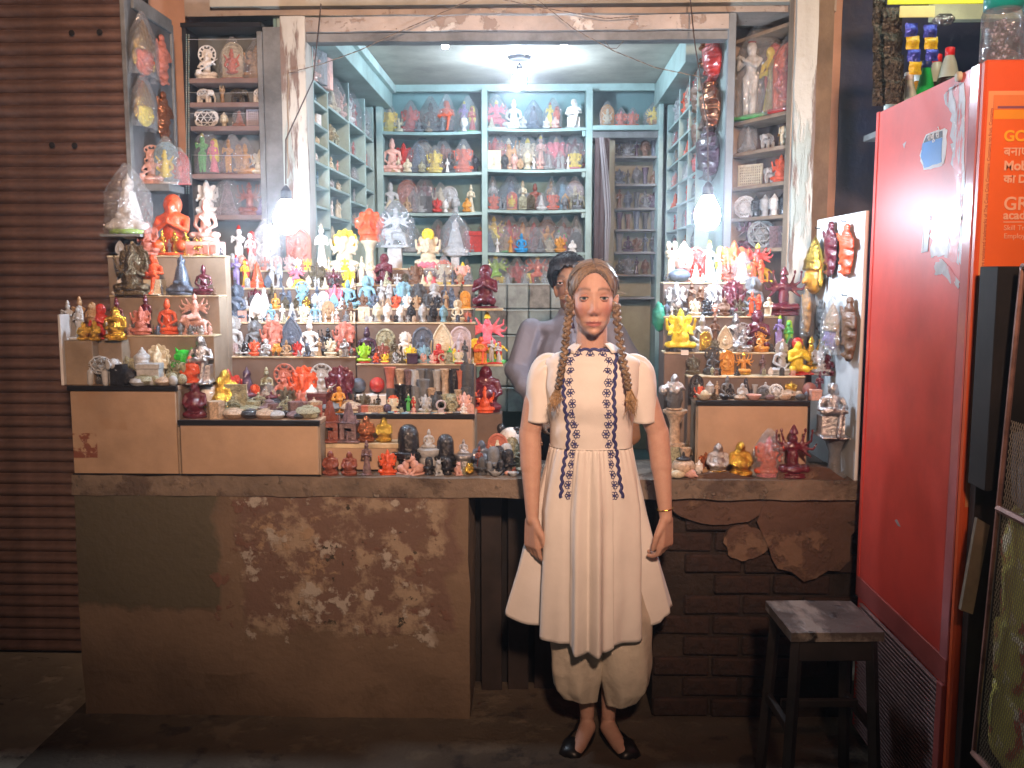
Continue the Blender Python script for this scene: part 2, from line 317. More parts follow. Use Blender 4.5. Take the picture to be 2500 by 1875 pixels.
# right frame post + wall pieces
rp = empty('right_door_post', (0, 0, 0), 'white flaking timber post between the angled cabinet and the pink wall', 'post')
rough_box('post', XX(1934, 4.38, 400), XX(1986, 4.38, 400), 4.38, 4.50, 0.05, 3.5, m_peel2, rp, step=0.03, amp=0.004)
rough_box('inner_strip', XX(1926, 4.42, 400), XX(1933, 4.42, 400), 4.41, 4.50, 0.05, 3.5, m_tan_wood, rp, step=0.05, amp=0.002)
pw = tag(rough_box('pink_wall', XX(1987, 4.62, 400) - .05, XX(2042, 4.62, 400), 4.62, 4.7, CT, 3.5, m_pinkwall, step=0.06, amp=0.003), 'narrow pink painted wall between the flaking post and the dark blue wall', 'wall')
bl = tag(rough_box('blue_wall', XX(2042, 4.62, 400) + .002, 4.8, 4.62, 4.7, 0, 3.8, m_bluewall, step=0.1, amp=0.003), 'dark blue wall with scraped pale patches behind the red fridge', 'wall')
# ---- interior
iw = empty('shop_interior_walls', (0, 0, 0), 'teal painted walls enclosing the shop room behind the shelves', 'wall')
box('back_wall', -1.54, 1.17, 6.54, 6.62, 0, 2.95, m_teal_wall, iw)
box('side_wall', -1.55, -1.476, 4.90, 6.54, 0, 2.95, m_teal_wall, iw)
box('side_wall', -1.273, -1.258, 4.595, 4.895, 0, 2.95, m_teal_wall, iw)
box('side_wall', 1.156, 1.21, 5.0, 6.54, 0, 2.95, m_teal_wall, iw)
box('soffit', -1.255, -0.984, 4.59, 6.37, 2.70, 2.846, m_teal, iw)
box('soffit', 0.738, 1.15, 5.02, 6.37, 2.70, 2.846, m_teal, iw)
a0 = W(945, 213, 6.37)
box('ceiling_trim', -0.984, 0.738, 6.34, 6.37, a0.z - 0.035, a0.z + 0.03, m_teal, iw)
box('ceiling_trim', -0.984, -0.955, 4.60, 6.33, 2.795, 2.846, mat('pale_teal', (0.42, 0.56, 0.54), 0.5), iw)
# back shelf unit, two bays
bs = empty('back_shelf_unit', (0, 0, 0), 'teal two bay shelf unit along the back wall full of wrapped figurines', 'shelves')
YB = 6.27
XB = [XX(935, YB, 400), XX(1176, YB, 400), XX(1190, YB, 400), XX(1430, YB, 400), XX(1446, YB, 400)]
zt = a0.z - 0.03; 
box('upright', XB[0] - 0.043, XB[0], YB, 6.52, 0.4, zt, m_teal, bs)
box('upright', XB[1], XB[2], YB - 0.004, 6.52, 0.4, zt, m_teal, bs)
box('upright', XB[3], XB[4], YB - 0.004, 6.52, 0.4, zt, m_teal, bs)
SHB = {}
for bay, (xa, xb, ys) in enumerate(((XB[0], XB[1], (319, 419, 517, 615)), (XB[2], XB[3], (312, 412, 511, 616, 708)))):
    for i, y in enumerate(ys):
        z = ZZ(y, YB, 1200); SHB[(bay, i)] = z
        bm = bmesh.new(); n = 10   # boards sag a little
        for k in range(n):
            t0, t1 = k / n, (k + 1) / n; s0, s1 = (-0.008 * math.sin(PI * t) for t in (t0, t1))
            v = [bm.verts.new((xa + (xb - xa) * t, yy, z + s + dz)) for t, s in ((t0, s0), (t1, s1)) for yy in (YB + .002, 6.52) for dz in (-0.018, 0)]
            for f in ((0, 1, 3, 2), (4, 6, 7, 5), (0, 4, 5, 1), (2, 3, 7, 6), (0, 2, 6, 4), (1, 5, 7, 3)): bm.faces.new([v[j] for j in f])
        from_bm('shelf', bm, m_teal, bs)
SHB[(0, 4)] = ZZ(712, YB, 1200); box('shelf', XB[0], XB[1], YB + .002, 6.52, SHB[(0, 4)] - .02, SHB[(0, 4)], m_teal, bs)
for i in range(4): box('bracket', XB[3] - 0.025, XB[3] - .002, YB + 0.01, YB + 0.03, SHB[(1, i)] - 0.055, SHB[(1, i)] - 0.02, m_teal, bs)
# stacked clear storage boxes under the shelves
m_tub = film('cloudy_tub', (0.80, 0.88, 0.88), 0.10, 3.0)
m_tubs = mat('cloudy_plastic', (0.20, 0.26, 0.26), 0.3, var=0.15, vscale=6)
for r in range(5):
    for c in range(5):
        z = ZZ(752 + 62 * r, 6.15, 1200); x = XX(1188 + c * 52, 6.15) ; w = 0.135
        if z < .3: continue
        o = tag(box('storage_tub', x, x + w, 6.05, 6.20, z, z + 0.158, m_tubs, bev=0.006), None, 'tub', 'cloudy storage tubs stacked under the back shelves')
        o.location.y = random.uniform(-.012, .012); o.material_slots[0].link = 'OBJECT'; o.material_slots[0].material = random.choice([m_tubs, mat('cloudy_plastic_pale', (0.27, 0.32, 0.31), 0.35, var=0.2, vscale=9), mat('cloudy_plastic_brown', (0.20, 0.20, 0.18), 0.35, var=0.3, vscale=12)])
        o['label'] = f"cloudy grey storage tub, {['top','second','third','fourth','fifth'][r]} from above, in the {['leftmost','second','third','fourth','rightmost'][c]} stack behind"
        bm = bmesh.new(); add_box(bm, x - .003, x + w + .001 - .003, 6.045, 6.203, z + 0.150, z + 0.160, 0.002); from_bm('rim', bm, mat('tub_rim', (0.33, 0.40, 0.40), 0.3, var=0), o)
tag(box('dark_backing_shelf', XX(1160, 6.2), XX(1440, 6.2), 6.03, 6.22, ZZ(1130, 6.1), ZZ(1118, 6.1), m_grey_wood), 'low grey shelf board carrying the cloudy storage tubs', 'shelf')
# far niche on the right: shelf with four statues, dim cabinet below, curtain
nc = empty('dim_corner_cabinet', (0, 0, 0), 'dim corner cabinet with dark shelves beyond the hanging curtain', 'cabinet')
YN = 6.28; xa, xb = XB[4], XX(1606, YN, 300)
zn = ZZ(309, YN, 1500)
box('shelf', xa, xb, 6.22, 6.52, zn - 0.03, zn, m_teal, nc)
box('shelf', xa, xb, 6.25, 6.52, zn - 0.075, zn - 0.031, m_grey_wood, nc)
box('upright', xb, xb + 0.03, 6.22, 6.52, 0.4, a0.z - 0.04, m_teal, nc)
box('upright', XX(1474, YN), XX(1496, YN), 6.30, 6.52, 0.4, zn - 0.08, mat('ochre_board', (0.16, 0.16, 0.11), 0.6), nc)
m_och = mat('pale_ochre_board', (0.27, 0.27, 0.18), 0.7)
box('back_board', XX(1498, YN), xb, 6.51, 6.53, 0.4, zn - 0.08, m_och, nc)
SHN = []
for y in (382, 450, 508, 560, 615, 670, 725):
    z = ZZ(y, 6.33, 1500); SHN.append(z); box('shelf', XX(1498, YN), xb, 6.30, 6.508, z - 0.014, z, m_grey_wood, nc)
m_curt = mat('pale_grey_curtain', (0.26, 0.25, 0.27), 0.8)
m_curt2 = mat('brown_curtain', (0.075, 0.05, 0.05), 0.8)
for (nm, x0p, x1p, mm, yy, lab) in (('curtain', 1447, 1482, m_curt2, 6.15, 'dark brown curtain hanging beside the teal back shelves'), ('curtain', 1466, 1492, m_curt, 6.12, 'pale grey cloth strip hanging down over the brown curtain')):
    bm = bmesh.new(); nu, nv = 14, 24; g = []
    for j in range(nv + 1):
        t = j / nv; zz = zn - 0.09 + (ZZ(640, 6.1, 1400) - zn + 0.09) * t; row = []
        xs, xe = XX(x0p, yy), XX(x1p, yy)
        if mm is m_curt: xs += -0.025 + 0.045 * min(1, t * 1.6) ; xe = xs + 0.03 + 0.012 * math.sin(t * 4)
        for i in range(nu + 1):
            u = i / nu; row.append(bm.verts.new((xs + (xe - xs) * u, yy + 0.008 * math.sin(u * 16 + t * 2), zz)))
        g.append(row)
    for j in range(nv):
        for i in range(nu): bm.faces.new((g[j][i], g[j][i + 1], g[j + 1][i + 1], g[j + 1][i]))
    o = from_bm(nm, bm, mm, smooth=True); sm = o.modifiers.new('s', 'SOLIDIFY'); sm.thickness = 0.003
    tag(o, lab, 'curtain')
# left interior shelf wall
ls = empty('left_shelf_wall', (0, 0, 0), 'teal pigeonhole shelves on the left inner wall packed with tiny stone figures', 'shelves')
XL = -1.0886
YC = [4.595, 4.90, 5.44, 5.93, 6.22]
for i, y in enumerate(YC):
    zt_ = 2.69 if i > 1 else 2.78
    box('upright', -1.464 if y > 4.85 else -1.25, XL, y, y + 0.016, 0.6, zt_, m_teal, ls)
ZL = [[ZZ(y, 4.50, 765) for y in (181, 231, 286, 337, 384, 443, 496, 548)],
      [ZZ(y, 4.87, 815) for y in (252, 337, 404, 452, 524, 590)],
      [ZZ(y, 5.46, 866) for y in (294, 372, 432, 489, 545)],
      [ZZ(y, 5.95, 905) for y in (328, 402, 460, 520)]]
for c in range(4):
    for z in ZL[c]:
        box('shelf', -1.464 if c else -1.25, XL - .002, YC[c] + 0.017, YC[c + 1] - .001, z - 0.012, z, m_teal, ls, bev=0.001)
rs = empty('right_shelf_wall', (0, 0, 0), 'teal shelves on the right inner wall seen edge on behind the hanging masks', 'shelves')
XR = 0.806
YR = [5.04, 5.31, 5.68, 6.2]
for y in YR: box('upright', XR, 1.144, y, y + 0.014, 0.6, 2.69, m_teal, rs)
ZR = [ZZ(y, 5.1, 1690) for y in (240, 300, 355, 420, 480, 545, 610, 680)]
for z in ZR:
    for c in range(3): box('shelf', XR + .002, 1.144, YR[c] + .015, YR[c + 1] - .001, z - 0.012, z, m_teal, rs, bev=0.001)
# ---- left wing: panel with masks, front cabinet
lp = empty('mask_panel', (0, 0, 0), 'dark grey side panel hung with wrapped masks beside the shutter', 'panel')
XP = -1.70; ztop = 2.77
box('board', XP - 0.012, XP, 3.96, 4.44, CT, ztop, mat('slate_panel', (0.11, 0.12, 0.13), 0.5, var=0.2, vscale=3, bump=.1), lp)
box('edge_strip', XP - 0.014, XP + 0.006, 3.925, 3.959, CT, ztop + 0.3, m_grey_wood, lp)
box('edge_strip', XP, XP + 0.012, 4.41, 4.43, CT, ztop - 0.02, m_grey_wood, lp)
box('top_rail', XP, XP + 0.014, 4.0, 4.409, ztop - 0.06, ztop - .002, m_grey_wood, lp)
lc = empty('left_front_cabinet', (0, 0, 0), 'grey open cabinet with five shelves of carved elephants and wrapped statues', 'cabinet')
YF = 4.46; xa, xb = XX(452, YF, 300), XX(690, YF, 300)
zt = ZZ(66, YF, 560)
box('side', xa, xa + 0.022, YF, 4.618, CT, zt, m_black, lc)
box('side', xb - 0.11, xb - 0.085, YF - .004, 4.618, CT, zt - .02, m_grey_wood, lc)
box('jamb', xb - 0.083, xb, YF, 4.618, CT, zt, m_grey_wood, lc)
box('top', xa - .004, xb - .086, YF - 0.006, 4.618, zt, zt + 0.02, m_black, lc)
box('back', xa + .023, xb - 0.111, 4.605, 4.617, CT, zt - .001, mat('grey_green_back', (0.13, 0.15, 0.15), 0.6), lc)
CX0, CX1 = xa + 0.024, xb - 0.112
SHL = []
for i, y in enumerate((190, 249, 307, 424, 525)):
    z = ZZ(y, YF, 560); SHL.append(z)
    box('shelf', CX0 - .001, CX1, YF + .003, 4.604, z - 0.022, z, mat('brown_shelf_edge', (0.20, 0.13, 0.11), 0.6), lc)
for y in (95, 225, 276, 378):
    z = ZZ(y, YF, 560); bm = bmesh.new(); tube(bm, [(CX0, YF, z), ((CX0 + CX1) / 2, YF - .001, z - 0.004), (CX1, YF, z)], 0.0008, 4)
    from_bm('retaining_string', bm, mat('string', (0.5, 0.5, 0.5), 0.5, var=0), lc)
# ---- right: hanging mask jamb and angled cabinet
rj = empty('mask_jamb', (0, 0, 0), 'teal jamb board hung with long carved masks at the right of the opening', 'panel')
XJ = 0.873
box('board', XJ, XJ + 0.02, 4.60, 5.0, 0.4, 2.84, m_teal, rj)
box('edge_strip', XJ - 0.006, XJ + 0.03, 4.563, 4.598, 0.4, 2.84, mat('blue_grey_paint', (0.20, 0.24, 0.27), 0.5), rj)
rc = empty('angled_cabinet', (0, 0, 0), 'angled wooden cabinet with shelves of elephants, heads and bagged idols by the right post', 'cabinet')
c0 = Vector((1.183, 4.483)); c1 = Vector((0.953, 4.945))     # near, far
dd = (c1 - c0).normalized(); nn = Vector((-dd.y, dd.x)) * -1.0
if nn.x < 0: nn = -nn                                          # pointing away from the shop (back of the cabinet)
LEN = (c1 - c0).length
rc.location = (c0.x, c0.y, 0); rc.rotation_euler = (0, 0, math.atan2(dd.y, dd.x))
# local frame: +x along the face away from the camera, -y (local) toward the right/back
def rbox(nm, x0, x1, d0, d1, z0, z1, m): return box(nm, x0, x1, -d1, -d0, z0, z1, m, rc)
RCD = 0.18
rbox('upright', -0.012, 0.012, 0, RCD, 0.4, 3.05, m_tan_wood)
rbox('upright', LEN - 0.01, LEN + 0.01, 0, RCD, 0.4, 3.05, m_tan_wood)
rbox('back', 0.013, LEN - 0.011, RCD - 0.01, RCD, 0.4, 3.05, mat('brown_back_board', (0.20, 0.13, 0.10), 0.7, var=0.25, vscale=3))
SHR = []
for y in (44, 264, 348, 438, 521, 603):
    z = ZZ(y, 4.5, 1925); SHR.append(z); rbox('shelf', 0.013, LEN - 0.011, 0.002, RCD - 0.011, z - 0.018, z, m_tan_wood)
rc_M = Matrix.Translation((c0.x, c0.y, 0)) @ Matrix.Rotation(math.atan2(dd.y, dd.x), 4, 'Z')
# white board with masks beside the fridge
wb = empty('white_mask_board', (0, 0, 0), 'white board hung with gold, maroon and orange masks next to the red fridge', 'board')
XW = 1.175
box('board', XW, XW + 0.015, 3.50, 4.10, CT - 0.02, ZZ(514, 3.5, 2097), mat('white_laminate', (0.66, 0.70, 0.72), 0.4, var=0.06), wb)
# ---- display stands
def stand(nm, lab, steps, m_r=m_riser):
    """steps: (front Y, back Y, pixel left, pixel right, pixel y of the front top edge)"""
    e = empty(nm, (0, 0, 0), lab, 'display stand'); zs = []
    for (y0, y1, xa, xb, py) in steps:
        z = ZZ(py, y0, (xa + xb) / 2); zs.append(z)
        box('step', XX(xa, y0, py), XX(xb, y0, py), y0, y1 - .001, CT + .001, z - 0.008, m_r, e)
        box('tread', XX(xa, y0, py) - .002, XX(xb, y0, py) + .002, y0 - 0.004, y1 - .001, z - 0.0075, z, m_ply_edge, e)
    return zs
ZSC = stand('central_stepped_stand', 'brown stepped stand in the middle crowded with small stone and resin idols',
    [(3.88, 3.98, 552, 868, 870), (3.98, 4.07, 545, 868, 787), (4.07, 4.15, 548, 868, 754), (4.15, 4.25, 548, 868, 703), (4.25, 4.42, 555, 868, 660)])
ZSD = stand('inner_stepped_stand', 'brown stepped stand right of the middle holding heads, vases and white statues',
    [(3.88, 3.98, 871, 1160, 888), (3.98, 4.07, 871, 1160, 787), (4.07, 4.15, 871, 1155, 753), (4.15, 4.25, 871, 1155, 695), (4.25, 4.42, 871, 1110, 655)])
m_tanr = mat('tan_grey_riser', (0.27, 0.21, 0.15), 0.55, var=0.15, vscale=5)
ZSL = stand('left_stepped_stand', 'tan stepped stand at the left carrying gold, orange and black idols',
    [(3.66, 3.75, 300, 522, 818), (3.75, 3.84, 268, 535, 721), (3.84, 3.90, 262, 550, 624)], m_tanr)
ZSR = stand('right_stepped_stand', 'brown stepped stand at the right packed with silver, maroon and yellow idols',
    [(3.76, 3.84, 1680, 1965, 918), (3.84, 3.93, 1622, 1950, 860), (3.93, 4.02, 1620, 1900, 772), (4.02, 4.14, 1620, 1862, 689)])
# display boxes on the counter
def dbox(lab, xa, xb, ytop, y0, y1, zb=None, trim=True, m=m_ply, name='display_box'):
    e = empty(name, (XX(xa, y0), y0, CT), lab, 'box', 'plywood display boxes on the counter'); e.location = (0, 0, 0)
    z1 = ZZ(ytop, y0, (xa + xb) / 2); z0 = CT + 0.002 if zb is None else zb
    X0, X1 = XX(xa, y0, ytop + 40), XX(xb, y0, ytop + 40)
    box('front_panel', X0 + .006, X1 - .006, y0, y0 + 0.012, z0 + .006, z1 - 0.02, m, e)
    box('body', X0, X1, y0 + 0.0125, y1, z0, z1 - 0.0205, m_tanr, e)
    if trim:
        box('front_trim', X0 - 0.002, X1 + .002, y0 - 0.008, y0 + 0.012, z1 - 0.0195, z1, m_black, e)
        box('top_board', X0, X1, y0 + 0.0125, y1, z1 - 0.02, z1 - .002, m_ply, e)
        box('bottom_trim', X0, X1, y0 - 0.002, y0 + 0.012, z0, z0 + .0055, m_black, e)
    else: box('top_board', X0 - .002, X1 + .002, y0 - .002, y1, z1 - 0.02, z1, m_ply_edge, e)
    return z1 - .002 if trim else z1
BZ = {}
BZ['A'] = dbox('tallest stained plywood display box at the left end under carved elephants', 168, 432, 942, 3.50, 3.655)
BZ['B'] = dbox('long low plywood display box with black trim in front of the pots', 437, 780, 1026, 3.50, 3.875)
BZ['C'] = dbox('wide plywood display box behind the small black lingams and bull figures', 783, 1158, 1010, 3.70, 3.875)
BZ['D'] = dbox('small plywood riser carrying the two stone temple towers', 783, 972, 1082, 3.60, 3.69, trim=False)
BZ['E'] = dbox('plywood display box at the right end under bowls and stone eggs', 1700, 1975, 978, 3.62, 3.755)
lb_ = empty('cardboard_riser', (0, 0, 0), 'grey brown riser box under gold and silver statues by the shutter', 'box')
zlb = ZZ(829, 3.60, 230)
box('body', XX(160, 3.53), XX(228, 3.53), 3.53, 3.655, BZ['A'] + .001, zlb, m_tanr, lb_); box('body', XX(228, 3.58) + .002, XX(300, 3.58), 3.58, 3.655, BZ['A'] + .001, zlb - .002, m_tanr, lb_)
box('end_board', XX(150, 3.53), XX(157, 3.53), 3.52, 3.64, BZ['A'], zlb + 0.1, mat('white_board', (0.6, 0.6, 0.6), 0.5), lb_)
# ---- bulbs
m_bulb = mat('bulb_glow', (1, 1, 1), 0.3, var=0, emis=BULB_COL, estr=BULB_L)
m_bulb_small = mat('small_bulb_glow', (1, 1, 1), 0.3, var=0, emis=BULB_COL, estr=90)
def bulb(loc, r, lab, m, wire, fit=True, name='light_bulb'):
    e = empty(name, loc, lab, 'light bulb', 'bare bulbs lighting the shop')
    bm = bmesh.new(); lathe(bm, [(0.001, -r * 1.25), (r * .5, -r * 1.15), (r * .85, -r * .8), (r, -r * .2), (r * .92, r * .35), (r * .6, r * 1.0), (r * .42, r * 1.35)], 20)
    from_bm('glass', bm, m, e, smooth=True)
    bm = bmesh.new(); lathe(bm, [(r * .45, r * 1.36), (r * .42, r * 1.4), (r * .42, r * 2.0), (r * .22, r * 2.3), (0.004, r * 2.45)], 14); from_bm('holder', bm, mat('black_bakelite', (0.015, 0.015, 0.02), 0.35, var=0), e)
    if wire:
        bm = bmesh.new(); tube(bm, [Vector(w) - Vector(loc) for w in wire], 0.003, 5); from_bm('flex', bm, mat('flex_brown', (0.07, 0.05, 0.04), 0.6, var=0), e)
    return e
pL = W(700, 532, 3.70); pR = W(1727, 522, 3.84); pC = W(1268, 215, 5.55); pC.z = 2.848 - 0.13
bulb(pL, 0.051, 'blazing white bulb hanging in front of the left post of the opening', m_bulb, [(pL.x, pL.y, pL.z + .13), (pL.x + .002, pL.y + .01, pL.z + .3), (pL.x - .002, 4.2, pL.z + .62), (pL.x - .01, 4.42, pL.z + 1.0)])
bulb(pR, 0.052, 'blazing white bulb hanging below the long carved masks at the right', m_bulb, [(pR.x, pR.y, pR.z + .13), (pR.x - .004, pR.y + .02, pR.z + .35), (pR.x - .01, 4.2, pR.z + .75), (pR.x, 4.42, pR.z + 1.0)])
m_bulb_c = mat('ceiling_bulb_glow', (1, 1, 1), 0.3, var=0, emis=BULB_COL, estr=560)
e = bulb(pC, 0.040, 'bright bulb in a black holder fixed on the shop ceiling', m_bulb_c, None)
bm = bmesh.new(); lathe(bm, [(0.06, 0.112), (0.066, 0.122), (0.07, 0.1295)], 18); from_bm('ceiling_rose', bm, m_black, e)
for (px, py, w) in ((1087, 108, 'left'), (1377, 102, 'right')):
    p = W(px, py, 4.70); bulb(p, 0.019, f'tiny round bulb just behind the beam, the {w} of the pair', m_bulb_small, [(p.x, p.y, p.z + 0.04), (p.x, p.y, 2.848)])
# twisted wires across the opening
def twisted(pts, nm, lab, r=0.0015):
    P = []; n = 90
    L = [Vector(p) for p in pts]
    for i in range(n + 1):
        t = i / n * (len(L) - 1); k = min(int(t), len(L) - 2); f = t - k
        q = L[k].lerp(L[k + 1], f); P.append(q)
    e = empty(nm, (0, 0, 0), lab, 'wire', 'twisted flex wires strung across the opening')
    for s, m in ((0, mat('flex_tan', (0.30, 0.24, 0.17), 0.5, var=0)), (PI, mat('flex_brown', (0.07, 0.05, 0.04), 0.6, var=0))):
        bm = bmesh.new(); tube(bm, [p + Vector((0, math.cos(i * .9 + s), math.sin(i * .9 + s))) * r for i, p in enumerate(P)], r * 0.9, 5); from_bm('strand', bm, m, e)
twisted([W(705, 178, 4.41), W(790, 155, 4.41), W(880, 122, 4.41), W(960, 84, 4.41), W(1060, 40, 4.41), W(1160, -6, 4.41)], 'twisted_wire', 'twisted tan wire rising from the left post towards the top of the opening')
twisted([W(1300, -10, 4.41), W(1400, 70, 4.41), W(1500, 125, 4.41), W(1600, 165, 4.41), W(1720, 190, 4.42)], 'twisted_wire', 'twisted tan wire drooping from the beam down to the right jamb')
twisted([W(1195, -8, 4.41), W(1330, 20, 4.41), W(1480, 45, 4.41), W(1560, 40, 4.41)], 'twisted_wire', 'twisted tan wire lying along the face of the flaking beam')
twisted([W(1476, 100, 4.42), W(1490, 118, 4.42), W(1506, 118, 4.42), W(1522, 100, 4.42)], 'twisted_wire', 'short loop of pale wire hanging below the beam', 0.0012)
p = pC; twisted([(p.x + .03, p.y - .02, 2.842), (p.x + .05, 5.1, 2.842), (p.x + 0.045, 4.62, 2.84)], 'twisted_wire', 'brown flex running over the ceiling to the ceiling bulb', 0.002)
bm = bmesh.new()
q = [W(703, 180 + i * 32, 4.41) + Vector((0.003 * math.sin(i * 2), 0, 0)) for i in range(9)]; tube(bm, q, 0.004, 5)
tag(from_bm('bead_string', bm, mat('flex_tan', (0.30, 0.24, 0.17), 0.5, var=0)), 'pale twisted cord running down the face of the left post', 'cord')
# bead strings at the left cabinet edge
for k, px in enumerate((455, 461)):
    bm = bmesh.new()
    for i in range(70):
        p = W(px, 85 + i * 5.6, 4.45); L = 0.004; lathe(bm, [(0.0004, -L), (0.0028, -L * .5), (0.0028, L * .5), (0.0004, L)], 6, c=(p.x, p.y, p.z))
    o = from_bm('bead_necklace', bm, mat('bead_mix%d' % k, (0.55, 0.5, 0.38), 0.3, var=0.5, vscale=60, col2=(0.10, 0.30, 0.30)), smooth=True)
    tag(o, ['string of tan and turquoise beads hanging on the black cabinet edge, outer one', 'string of tan and turquoise beads hanging on the black cabinet edge, inner one'][k], 'necklace', 'bead strings on the cabinet edge')
# ================================================================= RIGHT SIDE: fridge, kiosk, cage, stool
XFR = XX(2125, 3.42, 670); D1 = XFR / (XX(2378, 1.0, 670)); D2 = 3.42
zt_f = ZZ(145, D1, 2378); zg = ZZ(1622, D1, 2322)
m_red = mat('red_enamel', (0.66, 0.065, 0.045), 0.45, var=0.10, vscale=2, bump=0.10, bscale=4, coat=0.05)
m_redf = mat('orange_red_front', (0.70, 0.10, 0.025), 0.4, var=0.04)
m_scrape = patchy('scraped_paint', [((0.42, 0.40, 0.42), 9, 0, 0, 1), ((0.55, 0.05, 0.04), 10, 0.57, 0.03, 5, (1, 1, .3)), ((0.75, 0.72, 0.72), 30, 0.62, 0.03, 2)], rough=0.35, bump=0.2)
m_dkred = mat('dull_red_trim', (0.36, 0.08, 0.07), 0.4, var=0.1)
fr = empty('red_fridge', (0, 0, 0), 'tall red drinks fridge with torn stickers, scraped side and orange poster on its door', 'fridge')
box('body', XFR + 0.004, XFR + 0.80, D1 + 0.03, D2, GZ + 0.06, zt_f - .004, m_red, fr, bev=0.006)
box('side_panel', XFR, XFR + 0.0038, D1 + 0.085, D2 - 0.025, zg + 0.001, zt_f - 0.006, m_red, fr, bev=0.001)
box('corner_post', XFR - 0.003, XFR + 0.003, D1 + 0.028, D1 + 0.080, zg - 0.004, zt_f - 0.003, mat('pinkish_post', (0.50, 0.16, 0.17), 0.22, var=0.1), fr)
box('corner_post', XFR - 0.003, XFR + 0.0035, D2 - 0.024, D2 + .002, zg - 0.004, zt_f - 0.003, m_red, fr)
box('base_rail', XFR - 0.004, XFR + 0.0036, D1 + 0.030, D2, zg - 0.075, zg, m_dkred, fr)
box('door', XFR, XFR + 0.81, D1, D1 + 0.028, GZ + 0.2, zt_f, m_redf, fr, bev=0.006)
box('foot_block', XFR + 0.05, XFR + 0.78, D1 + 0.06, D2 - .05, GZ, GZ + 0.059, m_dark, fr)
k = 0; z = zg - 0.088
while z > GZ + 0.09:
    q = box('grille_slat', XFR - 0.010, XFR + 0.003, D1 + 0.07, D2 - 0.06, z - 0.006, z, mat('pinkish_grey_metal', (0.34, 0.22, 0.21), 0.35, metal=0.4, var=.1), fr, bev=0.001); z -= 0.0145; k += 1
box('grille_end', XFR - 0.012, XFR + 0.003, D1 + 0.03, D1 + 0.068, GZ + 0.06, zg - 0.077, m_dkred, fr)
def side(py, px):   # point on the fridge side seen at that pixel
    Y = XFR / XX(px, 1.0, py); return W(px, py, Y)
def sidepoly(nm, pts, m, off=0.0012, th=0.0008):
    bm = bmesh.new(); P = [side(y, x) for x, y in pts]
    a = [bm.verts.new((XFR - off, p.y, p.z)) for p in P]; b = [bm.verts.new((XFR - off + th, p.y, p.z)) for p in P]
    bm.faces.new(a); bm.faces.new(list(reversed(b)))
    for i in range(len(a)): bm.faces.new((a[i], b[i], b[(i + 1) % len(a)], a[(i + 1) % len(a)]))
    bmesh.ops.recalc_face_normals(bm, faces=bm.faces[:]); return from_bm(nm, bm, m, fr)
def jag(pts, n=5, amp=5, sd=1):
    r = random.Random(sd); o = []
    for i, p in enumerate(pts):
        q = pts[(i + 1) % len(pts)]
        for k in range(n): t = k / n; o.append((p[0] + (q[0] - p[0]) * t + (r.uniform(-amp, amp) if k else 0), p[1] + (q[1] - p[1]) * t + (r.uniform(-amp, amp) if k else 0)))
    return o
sidepoly('scraped_patch', jag([(2318, 215), (2354, 200), (2354, 520), (2345, 540), (2338, 470), (2322, 400), (2326, 300), (2306, 240)], 7, 6, 3), m_scrape)
sidepoly('scraped_patch', jag([(2272, 540), (2354, 528), (2354, 650), (2330, 640), (2300, 625), (2275, 630)], 7, 6, 4), m_scrape)
sidepoly('scraped_patch', jag([(2285, 640), (2300, 632), (2345, 690), (2340, 705), (2300, 668), (2282, 670)], 5, 3, 5), m_scrape)
sidepoly('torn_sticker', jag([(2262, 328), (2308, 312), (2314, 318), (2306, 398), (2300, 405), (2256, 415), (2246, 380)], 5, 2.5, 6), mat('torn_white_paper', (0.7, 0.7, 0.7), 0.6, var=.1))
sidepoly('blue_sticker', jag([(2254, 350), (2302, 336), (2300, 396), (2258, 410), (2250, 385)], 4, 1.2, 7), mat('blue_sticker', (0.03, 0.22, 0.60), 0.4, var=.1), 0.0022)
sidepoly('dark_sticker', [(2264, 331), (2302, 319), (2302, 335), (2256, 349)], mat('dark_sticker', (0.03, 0.04, 0.06), 0.5, var=0), 0.0022)
p = side(345, 2266); text('sticker_lettering', 'राजू से', (XFR - 0.0027, p.y + .0, p.z), 0.036, mat('white_print', (0.7, 0.7, 0.7), 0.5, var=0), fr, rot=(PI / 2, 0, -PI / 2))
sidepoly('label_strip', [(2259, 530), (2273, 527), (2266, 614), (2251, 617)], mat('grey_strip', (0.30, 0.36, 0.42), 0.35, var=.1), 0.0016)
sidepoly('label_strip', [(2259, 530), (2265, 529), (2258, 560), (2254, 615), (2251, 617)], mat('white_print', (0.7, 0.7, 0.7)), 0.0024)
sidepoly('scuff', [(2205, 352), (2213, 345), (2211, 352), (2208, 362)], m_scrape); sidepoly('scuff', [(2185, 1270), (2190, 1268), (2199, 1286), (2193, 1284)], m_scrape)
bm = bmesh.new(); lathe(bm, [(0.014, 0), (0.014, 0.010), (0.009, 0.013)], 14); q = from_bm('rubber_stop', bm, mat('cream_rubber', (0.5, 0.48, 0.36), 0.5), fr); pp = side(187, 2345); q.location = (XFR, pp.y, pp.z); q.rotation_euler = (0, -PI / 2, 0)
